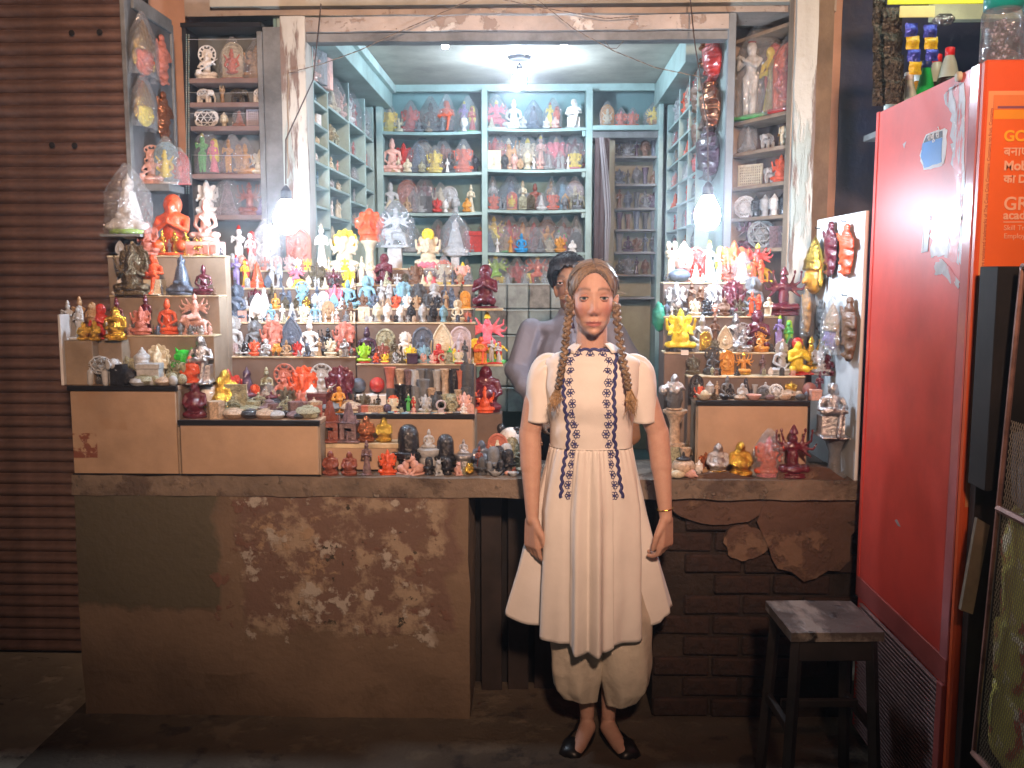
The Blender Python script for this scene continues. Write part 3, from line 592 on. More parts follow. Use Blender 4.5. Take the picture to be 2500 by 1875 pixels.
# poster on the door
YD = D1
def fbox(nm, xa, xb, ya, yb, off, m, par=None): 
    a = W(xa, ya, YD - off); b = W(xb, yb, YD - off); return box(nm, a.x, b.x, YD - off, YD - off + 0.0008, b.z, a.z, m, par or fr, bev=0)
fbox('poster_border', 2414, 2600, 222, 1240, 0.0012, mat('peach_paper', (0.75, 0.30, 0.12), 0.5, var=.05))
fbox('poster', 2427, 2600, 232, 1240, 0.0022, mat('orange_paper', (0.78, 0.13, 0.02), 0.42, var=.04))
fbox('poster_band', 2427, 2600, 268, 290, 0.0030, mat('amber_paper', (0.80, 0.30, 0.02), 0.42, var=.04))
fbox('poster_band', 2427, 2600, 232, 266, 0.0030, mat('peach_paper2', (0.72, 0.20, 0.06), 0.42, var=.04))
m_pink = mat('pale_pink_print', (0.80, 0.42, 0.28), 0.5, var=0); m_yel = mat('yellow_print', (0.85, 0.40, 0.02), 0.5, var=0); m_vio = mat('violet_print', (0.22, 0.07, 0.12), 0.5, var=0)
def ftxt(s, px, py, hpx, m, bold=0.0):
    a = W(px, py, YD - 0.0036); h = hpx * D1 / F; t = text('poster_lettering', s, (a.x, a.y, a.z), h / 0.70, m, fr, bold=bold)
ftxt('GCI', 2450, 344, 24, m_yel, .0012); ftxt('बनाएं', 2450, 380, 20, m_pink, .0005); ftxt('Mobile', 2450, 415, 21, m_pink, .0012); ftxt('का D', 2450, 446, 18, m_pink, .001)
ftxt('GRAM', 2449, 512, 30, m_pink, .0008); ftxt('academy', 2449, 535, 20, m_pink, .0008); ftxt('Skill Tr', 2450, 562, 12, m_pink); ftxt('Employ', 2450, 582, 12, m_pink)
fbox('poster_rule', 2450, 2600, 541, 543, 0.0034, m_pink); fbox('poster_band', 2436, 2600, 259, 264, 0.0034, m_vio)
a = W(2402, 655, YD - 0.0012); t = text('door_lettering', 'are registered trademarks of The Coca Cola Company. Contains no fruit. Contains', (a.x, a.y, a.z), 0.0125, mat('dark_red_print', (0.32, 0.02, 0.02), 0.5, var=0), fr, rot=(0, 0, 0))
t.rotation_euler = Matrix(((0, -1, 0), (0, 0, -1), (1, 0, 0))).to_euler()
# jars on the fridge
m_jar = film('jar_plastic', (0.9, 0.93, 1.0), 0.25, 30.0)
m_tealcap = mat('teal_lid', (0.01, 0.38, 0.36), 0.3, var=.05)
for i, (px, Y) in enumerate(((2442, 2.70), (2538, 2.72))):
    x = XX(px, Y, 145); e = empty('ribbed_jar', (x, Y, zt_f), ['clear ribbed plastic jar with teal lid standing on the red fridge', 'second ribbed jar with teal lid, cut off by the picture edge'][i], 'jar', 'plastic jars on the fridge')
    bm = bmesh.new(); pr = [(0.045, 0)]
    for k in range(28): pr += [(0.054, 0.004 + k * .0045), (0.050, 0.006 + k * .0045)]
    pr += [(0.054, 0.133), (0.050, 0.146), (0.038, 0.155), (0.038, 0.16)]
    lathe(bm, pr, 28); from_bm('jar_body', bm, m_jar, e, smooth=True)
    bm = bmesh.new(); lathe(bm, [(0.049, 0.150), (0.050, 0.19), (0.044, 0.195)], 28); from_bm('lid', bm, m_tealcap, e, smooth=True)
    bm = bmesh.new()
    for k in range(40):
        r = random.uniform(0, .04); a_ = random.uniform(0, 6.28); bmesh.ops.create_icosphere(bm, subdivisions=1, radius=0.009, matrix=Matrix.Translation((r * math.cos(a_), r * math.sin(a_), 0.01 + random.uniform(0, .11))))
    tag(from_bm('sweets', bm, mat('silver_wrapped_sweets', (0.42, 0.40, 0.50), 0.25, metal=0.7, var=.3, vscale=40), e), kind='stuff')
# kiosk shelf, bottles, sachets
ks = tag(box('kiosk_shelf', XX(2150, 3.9, 300), 3.4, 3.66, 4.1, 2.17, 2.195, m_grey_wood), 'shelf behind the fridge carrying soft drink bottles', 'shelf')
def bottle(px, ytop, h, liquid, capc, lab, Y=3.8, r=None):
    r = r or h * 0.16; top = W(px, ytop, Y); x = top.x; z0 = 2.1955; h = top.z - z0
    e = empty('drink_bottle', (x, Y, z0), lab, 'bottle', 'bottles on the shelf behind the fridge')
    bm = bmesh.new(); lathe(bm, [(r * .8, 0), (r, h * .03), (r, h * .45), (r * .92, h * .55), (r * .55, h * .80), (0.0145, h * .90), (0.0135, h - .018)], 20); from_bm('bottle_body', bm, liquid, e, smooth=True)
    bm = bmesh.new(); lathe(bm, [(0.0175, h - 0.03), (0.0175, h - 0.002), (0.015, h)], 16); from_bm('cap', bm, capc, e, smooth=True)
    return e, r, h
m_wcap = mat('white_cap', (0.75, 0.75, 0.72), 0.35, var=0); m_rcap = mat('red_cap', (0.6, 0.015, 0.02), 0.35, var=0); m_bcap = mat('navy_cap', (0.01, 0.03, 0.14), 0.35, var=0)
m_pale = mat('pale_milky_bottle', (0.50, 0.56, 0.50), 0.25, var=.05); m_green = mat('green_bottle', (0.01, 0.42, 0.08), 0.2, var=.05)
bottle(2180, 205, .2, m_pale, m_wcap, 'small pale bottle, farthest from the poster behind the fridge', r=.03)
bottle(2199, 189, .2, m_pale, m_wcap, 'pale milky bottle with white cap left of the taller white capped one', r=.032)
bottle(2220, 177, .2, m_pale, m_wcap, 'taller pale bottle with white cap behind the green bottle', r=.034)
bottle(2242, 180, .2, mat('orange_drink', (0.7, 0.25, 0.02), 0.2), m_wcap, 'orange drink bottle with white cap beside the green bottle', Y=3.86, r=.032)
bottle(2263, 147, .25, m_green, m_bcap, 'bright green bottle with navy cap', r=.036)
for px, yt, lab in ((2289, 133, 'clear cola bottle with red cap, the shorter one beside the green bottle'), (2320, 116, 'clear cola bottle with red cap, tallest bottle nearest the poster')):
    e, r, h = bottle(px, yt, .3, mat('clear_bottle', (0.42, 0.50, 0.44), 0.15, var=.05), m_rcap, lab, Y=3.76 if px > 2300 else 3.82, r=.046)
    bm = bmesh.new(); lathe(bm, [(r * .82, -0.0005), (r + .001, h * .03), (r + .001, h * .45), (r * .93 + .001, h * .55), (r * .80, h * .62)], 20); from_bm('dark_drink', bm, mat('cola', (0.02, 0.01, 0.01), 0.15, var=0), e, smooth=True)
def sachets(px, y0, n, w, h, cols, lab, Y=3.6, tilt=0.0):
    e = empty('sachet_strip', (0, 0, 0), lab, 'sachet strip', 'strips of sachets hanging at the kiosk')
    for i in range(n):
        a = W(px + tilt * i, y0 + i * h, Y); bm = bmesh.new(); ww = w * Y / F; hh = h * Y / F; g = []
        for j in range(6):
            row = []
            for k in range(6):
                u, v = k / 5, j / 5; d = 0.010 * math.sin(PI * u) ** .6 * math.sin(PI * v) ** .6
                row.append(bm.verts.new((ww * (u - .5), -d + 0.004 * math.sin(v * 9 + i), -hh * v)))
            g.append(row)
        for j in range(5):
            for k in range(5): bm.faces.new((g[j][k], g[j + 1][k], g[j + 1][k + 1], g[j][k + 1]))
        o = from_bm('sachet', bm, cols[i % len(cols)], e, smooth=True); o.location = a; o.rotation_euler = (0, 0, 0.1 * math.sin(i * 2 + px))
m_foil = mat('dark_foil', (0.05, 0.045, 0.035), 0.25, metal=.6, var=.4, vscale=60, bump=.5, bscale=90)
m_y = mat('yellow_foil', (0.65, 0.52, 0.02), 0.25, var=.2, vscale=30, bump=.3, bscale=80); m_b = mat('blue_foil', (0.05, 0.08, 0.55), 0.2, metal=.3, var=.3, vscale=30, bump=.4, bscale=80)
sachets(2148, -10, 4, 30, 66, [m_foil], 'dark foil sachet strip nearest the blue wall', 3.62)
sachets(2180, 18, 4, 44, 58, [m_foil], 'wide dark foil sachet strip beside the yellow and blue ones', 3.56, 2)
sachets(2226, 56, 4, 30, 31, [m_b, m_y], 'yellow and blue sachet strip over the green bottle', 3.55, 3)
sachets(2272, 60, 3, 30, 29, [m_b, m_y], 'shorter yellow and blue sachet strip over the cola bottles', 3.55, 2)
a, b = W(2197, 14, 3.54), W(2282, 42, 3.54)
tag(box('header_card', a.x, b.x, 3.54, 3.543, b.z, a.z, mat('pale_yellow_card', (0.65, 0.72, 0.35), 0.5, var=.1)), 'pale yellow header card above the yellow and blue sachets', 'card')
a, b = W(2168, -30, 3.58), W(2420, 9, 3.58)
tag(box('yellow_banner', a.x, b.x, 3.58, 3.583, b.z, a.z, mat('lime_banner', (0.62, 0.75, 0.04), 0.5, var=.05)), 'lime yellow banner strip along the top of the kiosk', 'banner')
a, b = W(2275, 5, 3.95), W(2600, 80, 3.95)
tag(box('pale_ledge', a.x, b.x, 3.93, 3.98, b.z + .05, a.z, mat('pale_green_ledge', (0.52, 0.60, 0.42), 0.5, var=.15)), 'pale green painted beam over the dark kiosk opening', 'beam')  # mottled pale green over the whole beam
a, b = W(2283, 34, 3.88), W(2330, 60, 3.88)
bm = bmesh.new(); add_box(bm, a.x, b.x, 3.86, 3.92, b.z, a.z, 0.015); tag(from_bm('foil_parcel', bm, mat('silver_foil', (0.6, 0.62, 0.65), 0.2, metal=.9, bump=1, bscale=60)), 'crumpled silver parcel lying on the pale beam', 'parcel')
# wire cage of snack packets
cg = empty('wire_cage', (0, 0, 0), 'wire mesh cage holding yellow and red snack packets in front of the fridge', 'cage')
YG = 2.40; gt, gb = W(2452, 1100, YG), W(2378, 1838, YG)
def G(u, v):   # v 0 top .. 1 bottom, u metres towards the camera
    p = gt.lerp(gb, v); return Vector((p.x + 0.0, p.y - u, p.z))
m_rust = mat('rusty_pink_frame', (0.30, 0.16, 0.13), 0.45, metal=.3, var=.2, vscale=20)
def bar(nm, pts, r, m=m_rust, par=cg):
    bm = bmesh.new(); tube(bm, pts, r, 6); return from_bm(nm, bm, m, par)
ztp = (ZZ(650, YG, 2470) - gt.z) / (gb.z - gt.z)
bar('frame_bar', [G(0, ztp), G(0, 1)], 0.007); bar('frame_bar', [G(0, 0.185), G(0.7, 0.185)], 0.010); bar('frame_bar', [G(0, 1), G(0.7, 1)], 0.011); bar('frame_bar', [G(0.0, ztp), G(0.7, ztp)], 0.008)
bar('frame_bar', [G(0.02, 0.185), G(0.02, 1)], 0.004, mat('dark_iron', (0.03, 0.025, 0.02), 0.5))
Hh = (gb - gt).length; bm = bmesh.new(); s = 0.011
for i in range(-60, 130):
    for sgn in (1, -1):
        u0 = i * s; pts = []
        v0, v1 = -0.10, 1.0; du = sgn * (v1 - v0) * Hh * 0.55
        ua, ub = (u0, u0 + du)
        # clip to 0..0.62
        ta, tb = 0.0, 1.0
        if abs(du) > 1e-6:
            t0, t1 = sorted(((0.02 - ua) / du, (0.62 - ua) / du)); ta, tb = max(ta, t0), min(tb, t1)
        if ta >= tb: continue
        P0 = G(ua + du * ta, v0 + (v1 - v0) * ta); P1 = G(ua + du * tb, v0 + (v1 - v0) * tb); tube(bm, [P0, P1], 0.0009, 3, cap=False)
o = from_bm('wire_mesh', bm, mat('galvanised_wire', (0.32, 0.27, 0.20), 0.4, metal=.5, var=0), cg); tag(o, kind='stuff')
m_pk = [patchy('yellow_packet', [((0.70, 0.62, 0.14), 4, 0, 0, 1), ((0.45, 0.06, 0.04), 7, 0.55, 0.02, 5), ((0.75, 0.68, 0.5), 9, 0.62, 0.02, 8)], rough=0.3, bump=.4), patchy('grey_packet', [((0.30, 0.30, 0.32), 8, 0, 0, 1), ((0.6, 0.6, 0.62), 12, 0.55, 0.1, 5)], rough=0.25, bump=.6)]
i = 0
for v, mm, lab in ((0.06, 1, 'crinkled grey snack packets stacked at the top of the wire cage'), (0.30, 0, 'yellow packet with red print just under the cage rail'), (0.47, 0, 'yellow and red packet halfway down the wire cage'), (0.66, 0, 'yellow packet in the lower half of the wire cage'), (0.87, 0, 'yellow packet at the bottom of the wire cage')):
    c = G(0.30, v) + Vector((0.085, 0, 0)); bm = bmesh.new()
    bmesh.ops.create_uvsphere(bm, u_segments=20, v_segments=14, radius=1)
    for q in bm.verts:
        n = noise.noise(q.co * 3 + Vector((i * 5, 0, 0))); q.co = Vector((math.copysign(abs(q.co.x) ** .6, q.co.x) * 0.07, math.copysign(abs(q.co.y) ** .5, q.co.y) * 0.36, math.copysign(abs(q.co.z) ** .4, q.co.z) * 0.115)) * (1 + .10 * n)
    o = from_bm('snack_packet', bm, m_pk[mm], smooth=True); o.location = c; tag(o, lab, 'packet', 'snack packets in the wire cage'); i += 1
# dark clutter above the cage and the leaning plank
c = W(2440, 1010, 2.5)
tag(box('dark_carton', c.x - .045, c.x + .25, 2.46, 2.56, c.z - .20, ZZ(650, 2.46, 2440), mat('dark_carton', (0.012, 0.009, 0.008), 0.8, var=.3, vscale=8)), 'dark brown carton between fridge door and wire cage', 'carton')
P = [W(2386, 1265, 2.50), W(2417, 1283, 2.50), W(2375, 1500, 2.50), W(2346, 1490, 2.50)]
bm = bmesh.new(); f = [[bm.verts.new(p + Vector((0, d, 0))) for p in P] for d in (0, 0.015)]
bm.faces.new(f[0]); bm.faces.new(f[1][::-1])
for k in range(4): bm.faces.new((f[0][k], f[1][k], f[1][(k + 1) % 4], f[0][(k + 1) % 4]))
bmesh.ops.recalc_face_normals(bm, faces=bm.faces[:])
tag(from_bm('leaning_plank', bm, mat('dirty_pale_wood', (0.22, 0.17, 0.12), 0.7, var=.2)), 'pale plank leaning in the dark gap between fridge and cage', 'plank')
tag(box('dark_locker', XX(2352, 2.58, 1300) + .02, XX(2352, 2.58, 1300) + .5, 2.565, D1 - .01, GZ, ZZ(1120, 2.6, 2400), mat('dark_locker', (0.02, 0.012, 0.010), 0.6, var=.3)), 'dark low locker standing against the fridge door', 'locker')
# stool
sz = 0.5; a, b = W(1938, 1539, 2.9), W(2169, 1535, 2.9); c_, d_ = W(1889, 1464, 3.2), W(2099, 1464, 3.2)
so = empty('wooden_stool', (0, 0, 0), 'worn dark wooden stool with scuffed grey square top beside the fridge', 'stool')
zs = a.z; cx, cy = (a.x + b.x) / 2 - .0, 3.03; wx, wy = (b.x - a.x) / 2, 0.145
m_stl = patchy('scuffed_stool', [((0.10, 0.085, 0.078), 8, 0, 0, 1), ((0.30, 0.27, 0.24), 9, 0.5, 0.12, 5, (1, .35, 1)), ((0.015, 0.012, 0.012), 9, 0.6, 0.05, 8)], rough=0.45, bump=.4); m_leg = mat('black_stool_wood', (0.035, 0.028, 0.026), 0.5, var=.3)
so.location = (cx - .02, cy, 0); so.rotation_euler = (0, 0, 0.04)
rough_box('seat', -wx, wx, -wy, wy, zs - 0.03, zs, m_stl, so, step=0.03, amp=0.0022)
for sx in (-1, 1):
    for sy in (-1, 1):
        bm = bmesh.new(); tube(bm, [(sx * (wx - .03), sy * (wy - .03), zs - .0305), (sx * (wx + .0), sy * (wy + .0), GZ + 0.002)], 0.020, 4); from_bm('leg', bm, m_leg, so)
for sy in (-1, 1): box('apron', -wx + .03, wx - .03, sy * (wy - .022) - .008, sy * (wy - .022) + .008, zs - .10, zs - .031, m_leg, so)
for sx in (-1, 1): box('stretcher', sx * (wx - .012) - .01, sx * (wx - .012) + .01, -wy + .02, wy - .02, 0.15, 0.18, m_leg, so)
box('stretcher', -wx + .02, wx - .02, -.01, .01, 0.185, 0.21, m_leg, so)

# fluorescent tube of the kiosk, above the picture
a = W(2300, -150, 3.5); bm = bmesh.new(); tube(bm, [(a.x - .15, 3.45, a.z), (a.x + .45, 3.45, a.z)], 0.013, 10)
kt = empty('kiosk_tube_light', (0, 0, 0), 'greenish white fluorescent tube lighting the kiosk over the fridge', 'tube light')
from_bm('tube', bm, mat('tube_glow', (1, 1, 1), .3, var=0, emis=(.85, 1, .82), estr=26), kt, smooth=True)
box('fitting', a.x - .2, a.x + .5, 3.42, 3.48, a.z + .02, a.z + .06, m_grey_wood, kt)
# ================================================================= FIGURINE LIBRARY (unit height, facing -y)
def E(c, r, rot=None): return ('e', c, r, rot)
def C(a, b, ra, rb=None): return ('c', a, b, ra, ra if rb is None else rb)
def B(c, s, rot=None): return ('b', c, s, rot)
def T(c, R, r, ax='y', sz=1.0): return ('t', c, R, r, ax, sz)
def L(prof, c=(0, 0, 0), sy=1.0): return ('l', prof, c, sy)
def MX(ps):
    o = []
    for p in ps:
        o.append(p); f = lambda v: (-v[0], v[1], v[2])
        if p[0] == 'e': o.append(('e', f(p[1]), p[2], None if p[3] is None else (p[3][0], -p[3][1], -p[3][2])))
        elif p[0] == 'c': o.append(('c', f(p[1]), f(p[2]), p[3], p[4]))
        elif p[0] == 'b': o.append(('b', f(p[1]), p[2], None if p[3] is None else (p[3][0], -p[3][1], -p[3][2])))
    return o
CSEG = 10
def build_prims(prims, vox=0.02, smooth=2, faces=2200):
    bm = bmesh.new()
    for p in prims:
        if p[0] == 'e':
            M = Matrix.Translation(p[1]) @ (Euler(p[3]).to_matrix().to_4x4() if p[3] else Matrix.Identity(4)) @ Matrix.Diagonal((*p[2], 1))
            bmesh.ops.create_uvsphere(bm, u_segments=CSEG + 4, v_segments=CSEG, radius=1, matrix=M)
        elif p[0] == 'c':
            a, b = Vector(p[1]), Vector(p[2])
            for t in range(7):
                f = t / 6; r = p[3] + (p[4] - p[3]) * f
                if t < 6: pass
            tube(bm, [a, a.lerp(b, .5), b], lambda f, A=p[3], Bq=p[4]: A + (Bq - A) * f, seg=CSEG)
            for q, r in ((a, p[3]), (b, p[4])): bmesh.ops.create_uvsphere(bm, u_segments=CSEG, v_segments=CSEG - 2, radius=r, matrix=Matrix.Translation(q))
        elif p[0] == 'b':
            M = Matrix.Translation(p[1]) @ (Euler(p[3]).to_matrix().to_4x4() if p[3] else Matrix.Identity(4))
            s = p[2]; add_box(bm, -s[0], s[0], -s[1], s[1], -s[2], s[2], 0, M)
        elif p[0] == 't':
            c, R, r, ax, sz = p[1:]; n = 28; P = []
            for k in range(n + 1):
                a_ = 2 * PI * k / n; P.append((c[0] + R * math.cos(a_), c[1], c[2] + R * sz * math.sin(a_)) if ax == 'y' else (c[0] + R * math.cos(a_), c[1] + R * math.sin(a_) * sz, c[2]))
            tube(bm, P, r, seg=8)
        elif p[0] == 'l': lathe(bm, p[1], 24, p[2], p[3])
    if vox is None:
        me = bpy.data.meshes.new('part'); bmesh.ops.recalc_face_normals(bm, faces=bm.faces[:]); bm.to_mesh(me); bm.free()
    else:
        bmesh.ops.recalc_face_normals(bm, faces=bm.faces[:])
        me0 = bpy.data.meshes.new('tmp'); bm.to_mesh(me0); bm.free()
        o = bpy.data.objects.new('tmp', me0); COL.objects.link(o)
        m = o.modifiers.new('r', 'REMESH'); m.mode = 'VOXEL'; m.voxel_size = vox; m.adaptivity = 0
        if smooth: s = o.modifiers.new('s', 'SMOOTH'); s.iterations = smooth; s.factor = 0.5
        dg = bpy.context.evaluated_depsgraph_get(); dg.update()
        me = bpy.data.meshes.new_from_object(o.evaluated_get(dg)); n = len(me.polygons)
        if n > faces:
            d = o.modifiers.new('d', 'DECIMATE'); d.ratio = faces / n / 2 * 1.0
            bpy.context.view_layer.update(); dg = bpy.context.evaluated_depsgraph_get(); bpy.data.meshes.remove(me); me = bpy.data.meshes.new_from_object(o.evaluated_get(dg))
        bpy.data.objects.remove(o); bpy.data.meshes.remove(me0)
    for p in me.polygons: p.use_smooth = True
    return me
# anatomy blocks
def head(z, s=1.0, y=0.0, x=0.0): 
    return [E((x, y, z), (.075 * s, .085 * s, .10 * s)), E((x, y - .085 * s, z - .01 * s), (.016 * s, .022 * s, .028 * s)), E((x, y - .075 * s, z - .052 * s), (.028 * s, .014 * s, .010 * s)),
            C((x - .05 * s, y - .070 * s, z + .028 * s), (x + .05 * s, y - .070 * s, z + .028 * s), .010 * s), E((x - .078 * s, y, z - .02 * s), (.014 * s, .02 * s, .05 * s)), E((x + .078 * s, y, z - .02 * s), (.014 * s, .02 * s, .05 * s))]
def lap(z=.14, w=.30): return [E((0, -.04, z), (w, .19, .075))] + MX([E((w * .78, -.06, z), (w * .42, .15, .08)), C((w * .9, -.10, z - .01), (-.04, -.20, z - .02), .055, .035)])
def torso(z0, z1, w=.15, y=.02): return [C((0, y, z0), (0, y, z0 + (z1 - z0) * .55), w * .78, w * .80), E((0, y, z1 - .03), (w * 1.22, w * .68, .085)), C((0, y, z1 - .02), (0, y - .01, z1 + .08), w * .36, w * .32)]
ARM_LAP = MX([C((.185, .02, .55), (.245, .0, .36), .052, .042), C((.245, .0, .36), (.06, -.16, .235), .042, .030)])
def crown(z, s=1.0, y=0.0, x=0.0): return [L([(.085 * s, 0), (.09 * s, .03 * s), (.07 * s, .06 * s), (.075 * s, .075 * s), (.05 * s, .11 * s), (.052 * s, .125 * s), (.022 * s, .17 * s), (.004, .20 * s)], (x, y, z))]
LOTUS = [L([(.24, 0), (.30, .012), (.30, .04), (.25, .055), (.31, .085), (.27, .10)], sy=.72)]
PLINTH = [B((0, 0, .03), (.29, .19, .03)), B((0, 0, .075), (.25, .16, .025))]
def halo(z, R, y=.08): return [('l', [(R * .2, -.012), (R * .97, -.014), (R, 0), (R * .97, .014), (R * .2, .012)], (0, 0, 0), 1.0)], z, y
KINDS = {}
def K(code, name, cat, words, parts, vox=0.02, faces=2200, w=0.62): KINDS[code] = dict(name=name, cat=cat, words=words, parts=parts, vox=vox, faces=faces, me=None, w=w)
def disc(c, R, th=.018, n=28, rays=0, ax='y', sz=1.0):
    """flat disc facing the viewer, as prims"""
    o = [('disc', c, R, th, sz)]
    return o
_bp = build_prims
def build_prims(prims, vox=0.02, smooth=2, faces=2200):
    out = []
    for p in prims:
        if p[0] == 'disc':
            c, R, th, sz = p[1:]; n = 12
            for k in range(n):      # petals make a scalloped disc
                a_ = 2 * PI * k / n; out.append(E((c[0] + R * .86 * math.cos(a_), c[1], c[2] + R * .86 * sz * math.sin(a_)), (R * .26, th, R * .26)))
            out.append(E(c, (R * .93, th, R * .93 * sz)))
        else: out.append(p)
    return _bp(out, vox, smooth, faces)
bud_body = lap() + torso(.18, .60) + ARM_LAP + head(.765, 1.05) + [E((0, .01, .865), (.07, .075, .045)), E((0, .01, .905), (.038, .04, .04)), C((-.12, -.09, .56), (.14, -.09, .30), .014)]
K('bs', 'seated_buddha', 'statue', 'seated buddha', [('figure', bud_body, 0), ('base', LOTUS, 1)])
K('bh', 'haloed_buddha', 'statue', 'haloed buddha', [('figure', bud_body, 0), ('halo', disc((0, .09, .78), .20), 0), ('base', LOTUS, 1)])
K('hd', 'buddha_bust', 'bust', 'buddha head', [('head', [E((0, 0, .52), (.23, .25, .27)), E((0, -.03, .40), (.19, .2, .2)), E((0, -.01, .70), (.225, .235, .13)), E((0, .01, .83), (.11, .11, .09)), E((0, .01, .93), (.045, .045, .06)), C((0, 0, .08), (0, 0, .35), .15, .14), C((0, -.25, .56), (0, -.285, .45), .022, .034),
    C((-.19, -.19, .60), (-.03, -.25, .59), .016), C((.19, -.19, .60), (.03, -.25, .59), .016), E((-.095, -.215, .535), (.058, .03, .026)), E((.095, -.215, .535), (.058, .03, .026)), E((0, -.235, .365), (.07, .03, .018)), E((0, -.232, .335), (.05, .03, .018)), E((.235, .01, .46), (.03, .05, .16)), E((-.235, .01, .46), (.03, .05, .16))], 0),
    ('base', [L([(.20, 0), (.20, .05), (.15, .09)])], 1)], vox=.022, w=.5)
gan_body = [E((0, -.02, .30), (.20, .18, .16))] + lap(.15, .30) + [C((0, .02, .3), (0, .02, .56), .15, .14), E((0, -.01, .70), (.12, .12, .12)), E((0, -.11, .66), (.06, .06, .08)), C((0, -.14, .63), (.03, -.19, .50), .042, .034), C((.03, -.19, .50), (-.05, -.20, .40), .034, .026), C((-.05, -.20, .40), (-.11, -.19, .44), .024, .02)] + MX([
    E((.175, .03, .70), (.10, .022, .13), (0, .2, 0)), C((.16, .02, .55), (.29, -.02, .50), .048, .04), C((.29, -.02, .50), (.31, -.07, .66), .038, .03), E((.31, -.08, .70), (.035, .03, .045)), C((.17, .0, .50), (.26, -.06, .38), .045, .038), C((.26, -.06, .38), (.20, -.18, .40), .036, .03), E((.19, -.20, .42), (.035, .03, .04)), C((.05, -.14, .62), (.07, -.20, .58), .014, .008)])
K('gn', 'elephant_headed_idol', 'idol', 'elephant headed idol', [('figure', gan_body, 0), ('crown', crown(.775, .95), 1), ('base', LOTUS, 2)])
K('gh', 'haloed_elephant_idol', 'idol', 'haloed elephant headed idol', [('figure', gan_body, 0), ('halo', disc((0, .10, .66), .29), 1), ('crown', crown(.775, .9), 1), ('base', PLINTH, 2)])
def stander(x=0, s=1.0, robe=True, pose=0, lean=0.0):
    z = lambda v: v * s
    p = [C((x, .02, z(.50)), (x + lean, .02, z(.68)), .060 * s, .070 * s), E((x + lean, .02, z(.72)), (.105 * s, .06 * s, .05 * s)), C((x + lean, .01, z(.74)), (x + lean, 0, z(.80)), .03 * s)]
    p += head(z(.85), .78 * s, x=x + lean)
    if robe: p += [('l', [(.13 * s, .02 * s), (.125 * s, .10 * s), (.085 * s, .35 * s), (.065 * s, .50 * s), (.06 * s, .56 * s)], (x, .02, 0), .75)]
    else: p += [C((x - .05 * s, .02, z(.03)), (x - .045 * s, .02, z(.50)), .035 * s, .06 * s), C((x + .06 * s, -.02, z(.03)), (x + .045 * s, .02, z(.50)), .035 * s, .06 * s), C((x - .05 * s, -.0, z(.03)), (x - .06 * s, -.06 * s, z(.03)), .03 * s), C((x + .06 * s, -.02, z(.03)), (x + .07 * s, -.08 * s, z(.03)), .03 * s)]
    a, b = x + lean - .11 * s, x + lean + .11 * s
    if pose == 0: p += [C((a, .02, z(.70)), (a - .03 * s, 0, z(.55)), .032 * s, .026 * s), C((a - .03 * s, 0, z(.55)), (x - .02, -.09 * s, z(.60)), .025 * s, .02 * s), C((b, .02, z(.70)), (b + .03 * s, 0, z(.55)), .032 * s, .026 * s), C((b + .03 * s, 0, z(.55)), (x + .02, -.09 * s, z(.60)), .025 * s, .02 * s)]
    if pose == 1: p += [C((a, .02, z(.70)), (a - .06 * s, -.02, z(.62)), .032 * s, .026 * s), C((a - .06 * s, -.02, z(.62)), (a - .01 * s, -.08 * s, z(.76)), .025 * s, .02 * s), C((b, .02, z(.70)), (b - .01, -.05, z(.62)), .032 * s, .026 * s), C((b - .01, -.05, z(.62)), (a, -.09 * s, z(.74)), .025 * s, .02 * s), C((a - .10 * s, -.09 * s, z(.745)), (b, -.09 * s, z(.775)), .010 * s)]
    if pose == 2: p += [C((a, .02, z(.70)), (a - .03, 0, z(.52)), .032 * s, .026 * s), C((a - .03, 0, z(.52)), (a + .0, -.06, z(.42)), .025 * s, .02 * s), C((b, .02, z(.70)), (b + .04, -.02, z(.58)), .032 * s, .026 * s), C((b + .04, -.02, z(.58)), (b + .03, -.07, z(.76)), .025 * s, .02 * s)]
    return p
K('st', 'standing_idol', 'idol', 'standing robed idol', [('figure', stander(pose=0), 0), ('crown', crown(.90, .62), 1), ('base', [L([(.16, 0), (.18, .015), (.15, .04)], sy=.8)], 2)], w=.36)
K('cp', 'couple_idol', 'idol', 'standing couple', [('figure', stander(-.13, .96, False, 1, .02), 0), ('companion', stander(.15, .86, True, 0, -.02), 1), ('crown', crown(.865, .6, x=-.11) + [('l', [(.10, .30), (.12, .42), (.10, .66), (.075, .80), (.02, .84)], (.15, .05, 0), .6)], 2), ('base', [B((0, 0, .02), (.30, .15, .02)), E((0, 0, .05), (.27, .13, .02))], 3)], w=.60)
saint = [C((0, .05, .40), (0, .05, .62), .13, .125), E((0, .04, .66), (.17, .10, .07)), C((0, .03, .68), (0, .02, .76), .05)] + head(.83, 1.0, .01) + [E((0, .02, .87), (.088, .095, .07)), C((.05, 0, .90), (.11, .04, .74), .03, .02),
    C((.07, .0, .42), (.10, -.22, .44), .085, .06), C((.10, -.22, .44), (.05, -.24, .06), .055, .035), C((.05, -.25, .05), (.03, -.33, .04), .035, .03), C((-.07, .0, .42), (-.20, -.16, .46), .085, .06), C((-.20, -.16, .46), (.14, -.27, .48), .055, .035), E((.17, -.27, .46), (.03, .05, .03)),
    C((-.17, .03, .64), (-.24, -.02, .48), .05, .042), C((-.24, -.02, .48), (-.04, -.26, .52), .04, .03), C((.17, .03, .64), (.23, -.04, .50), .05, .042), C((.23, -.04, .50), (.12, -.26, .55), .04, .03)]
K('sa', 'seated_saint', 'statue', 'seated saint with crossed leg', [('figure', saint, 0), ('cushion', [B((0, .06, .18), (.20, .16, .18)), B((.0, .0, .015), (.24, .30, .015))], 1), ('base', [E((0, -.1, .02), (.22, .2, .02))], 2)], w=.5)
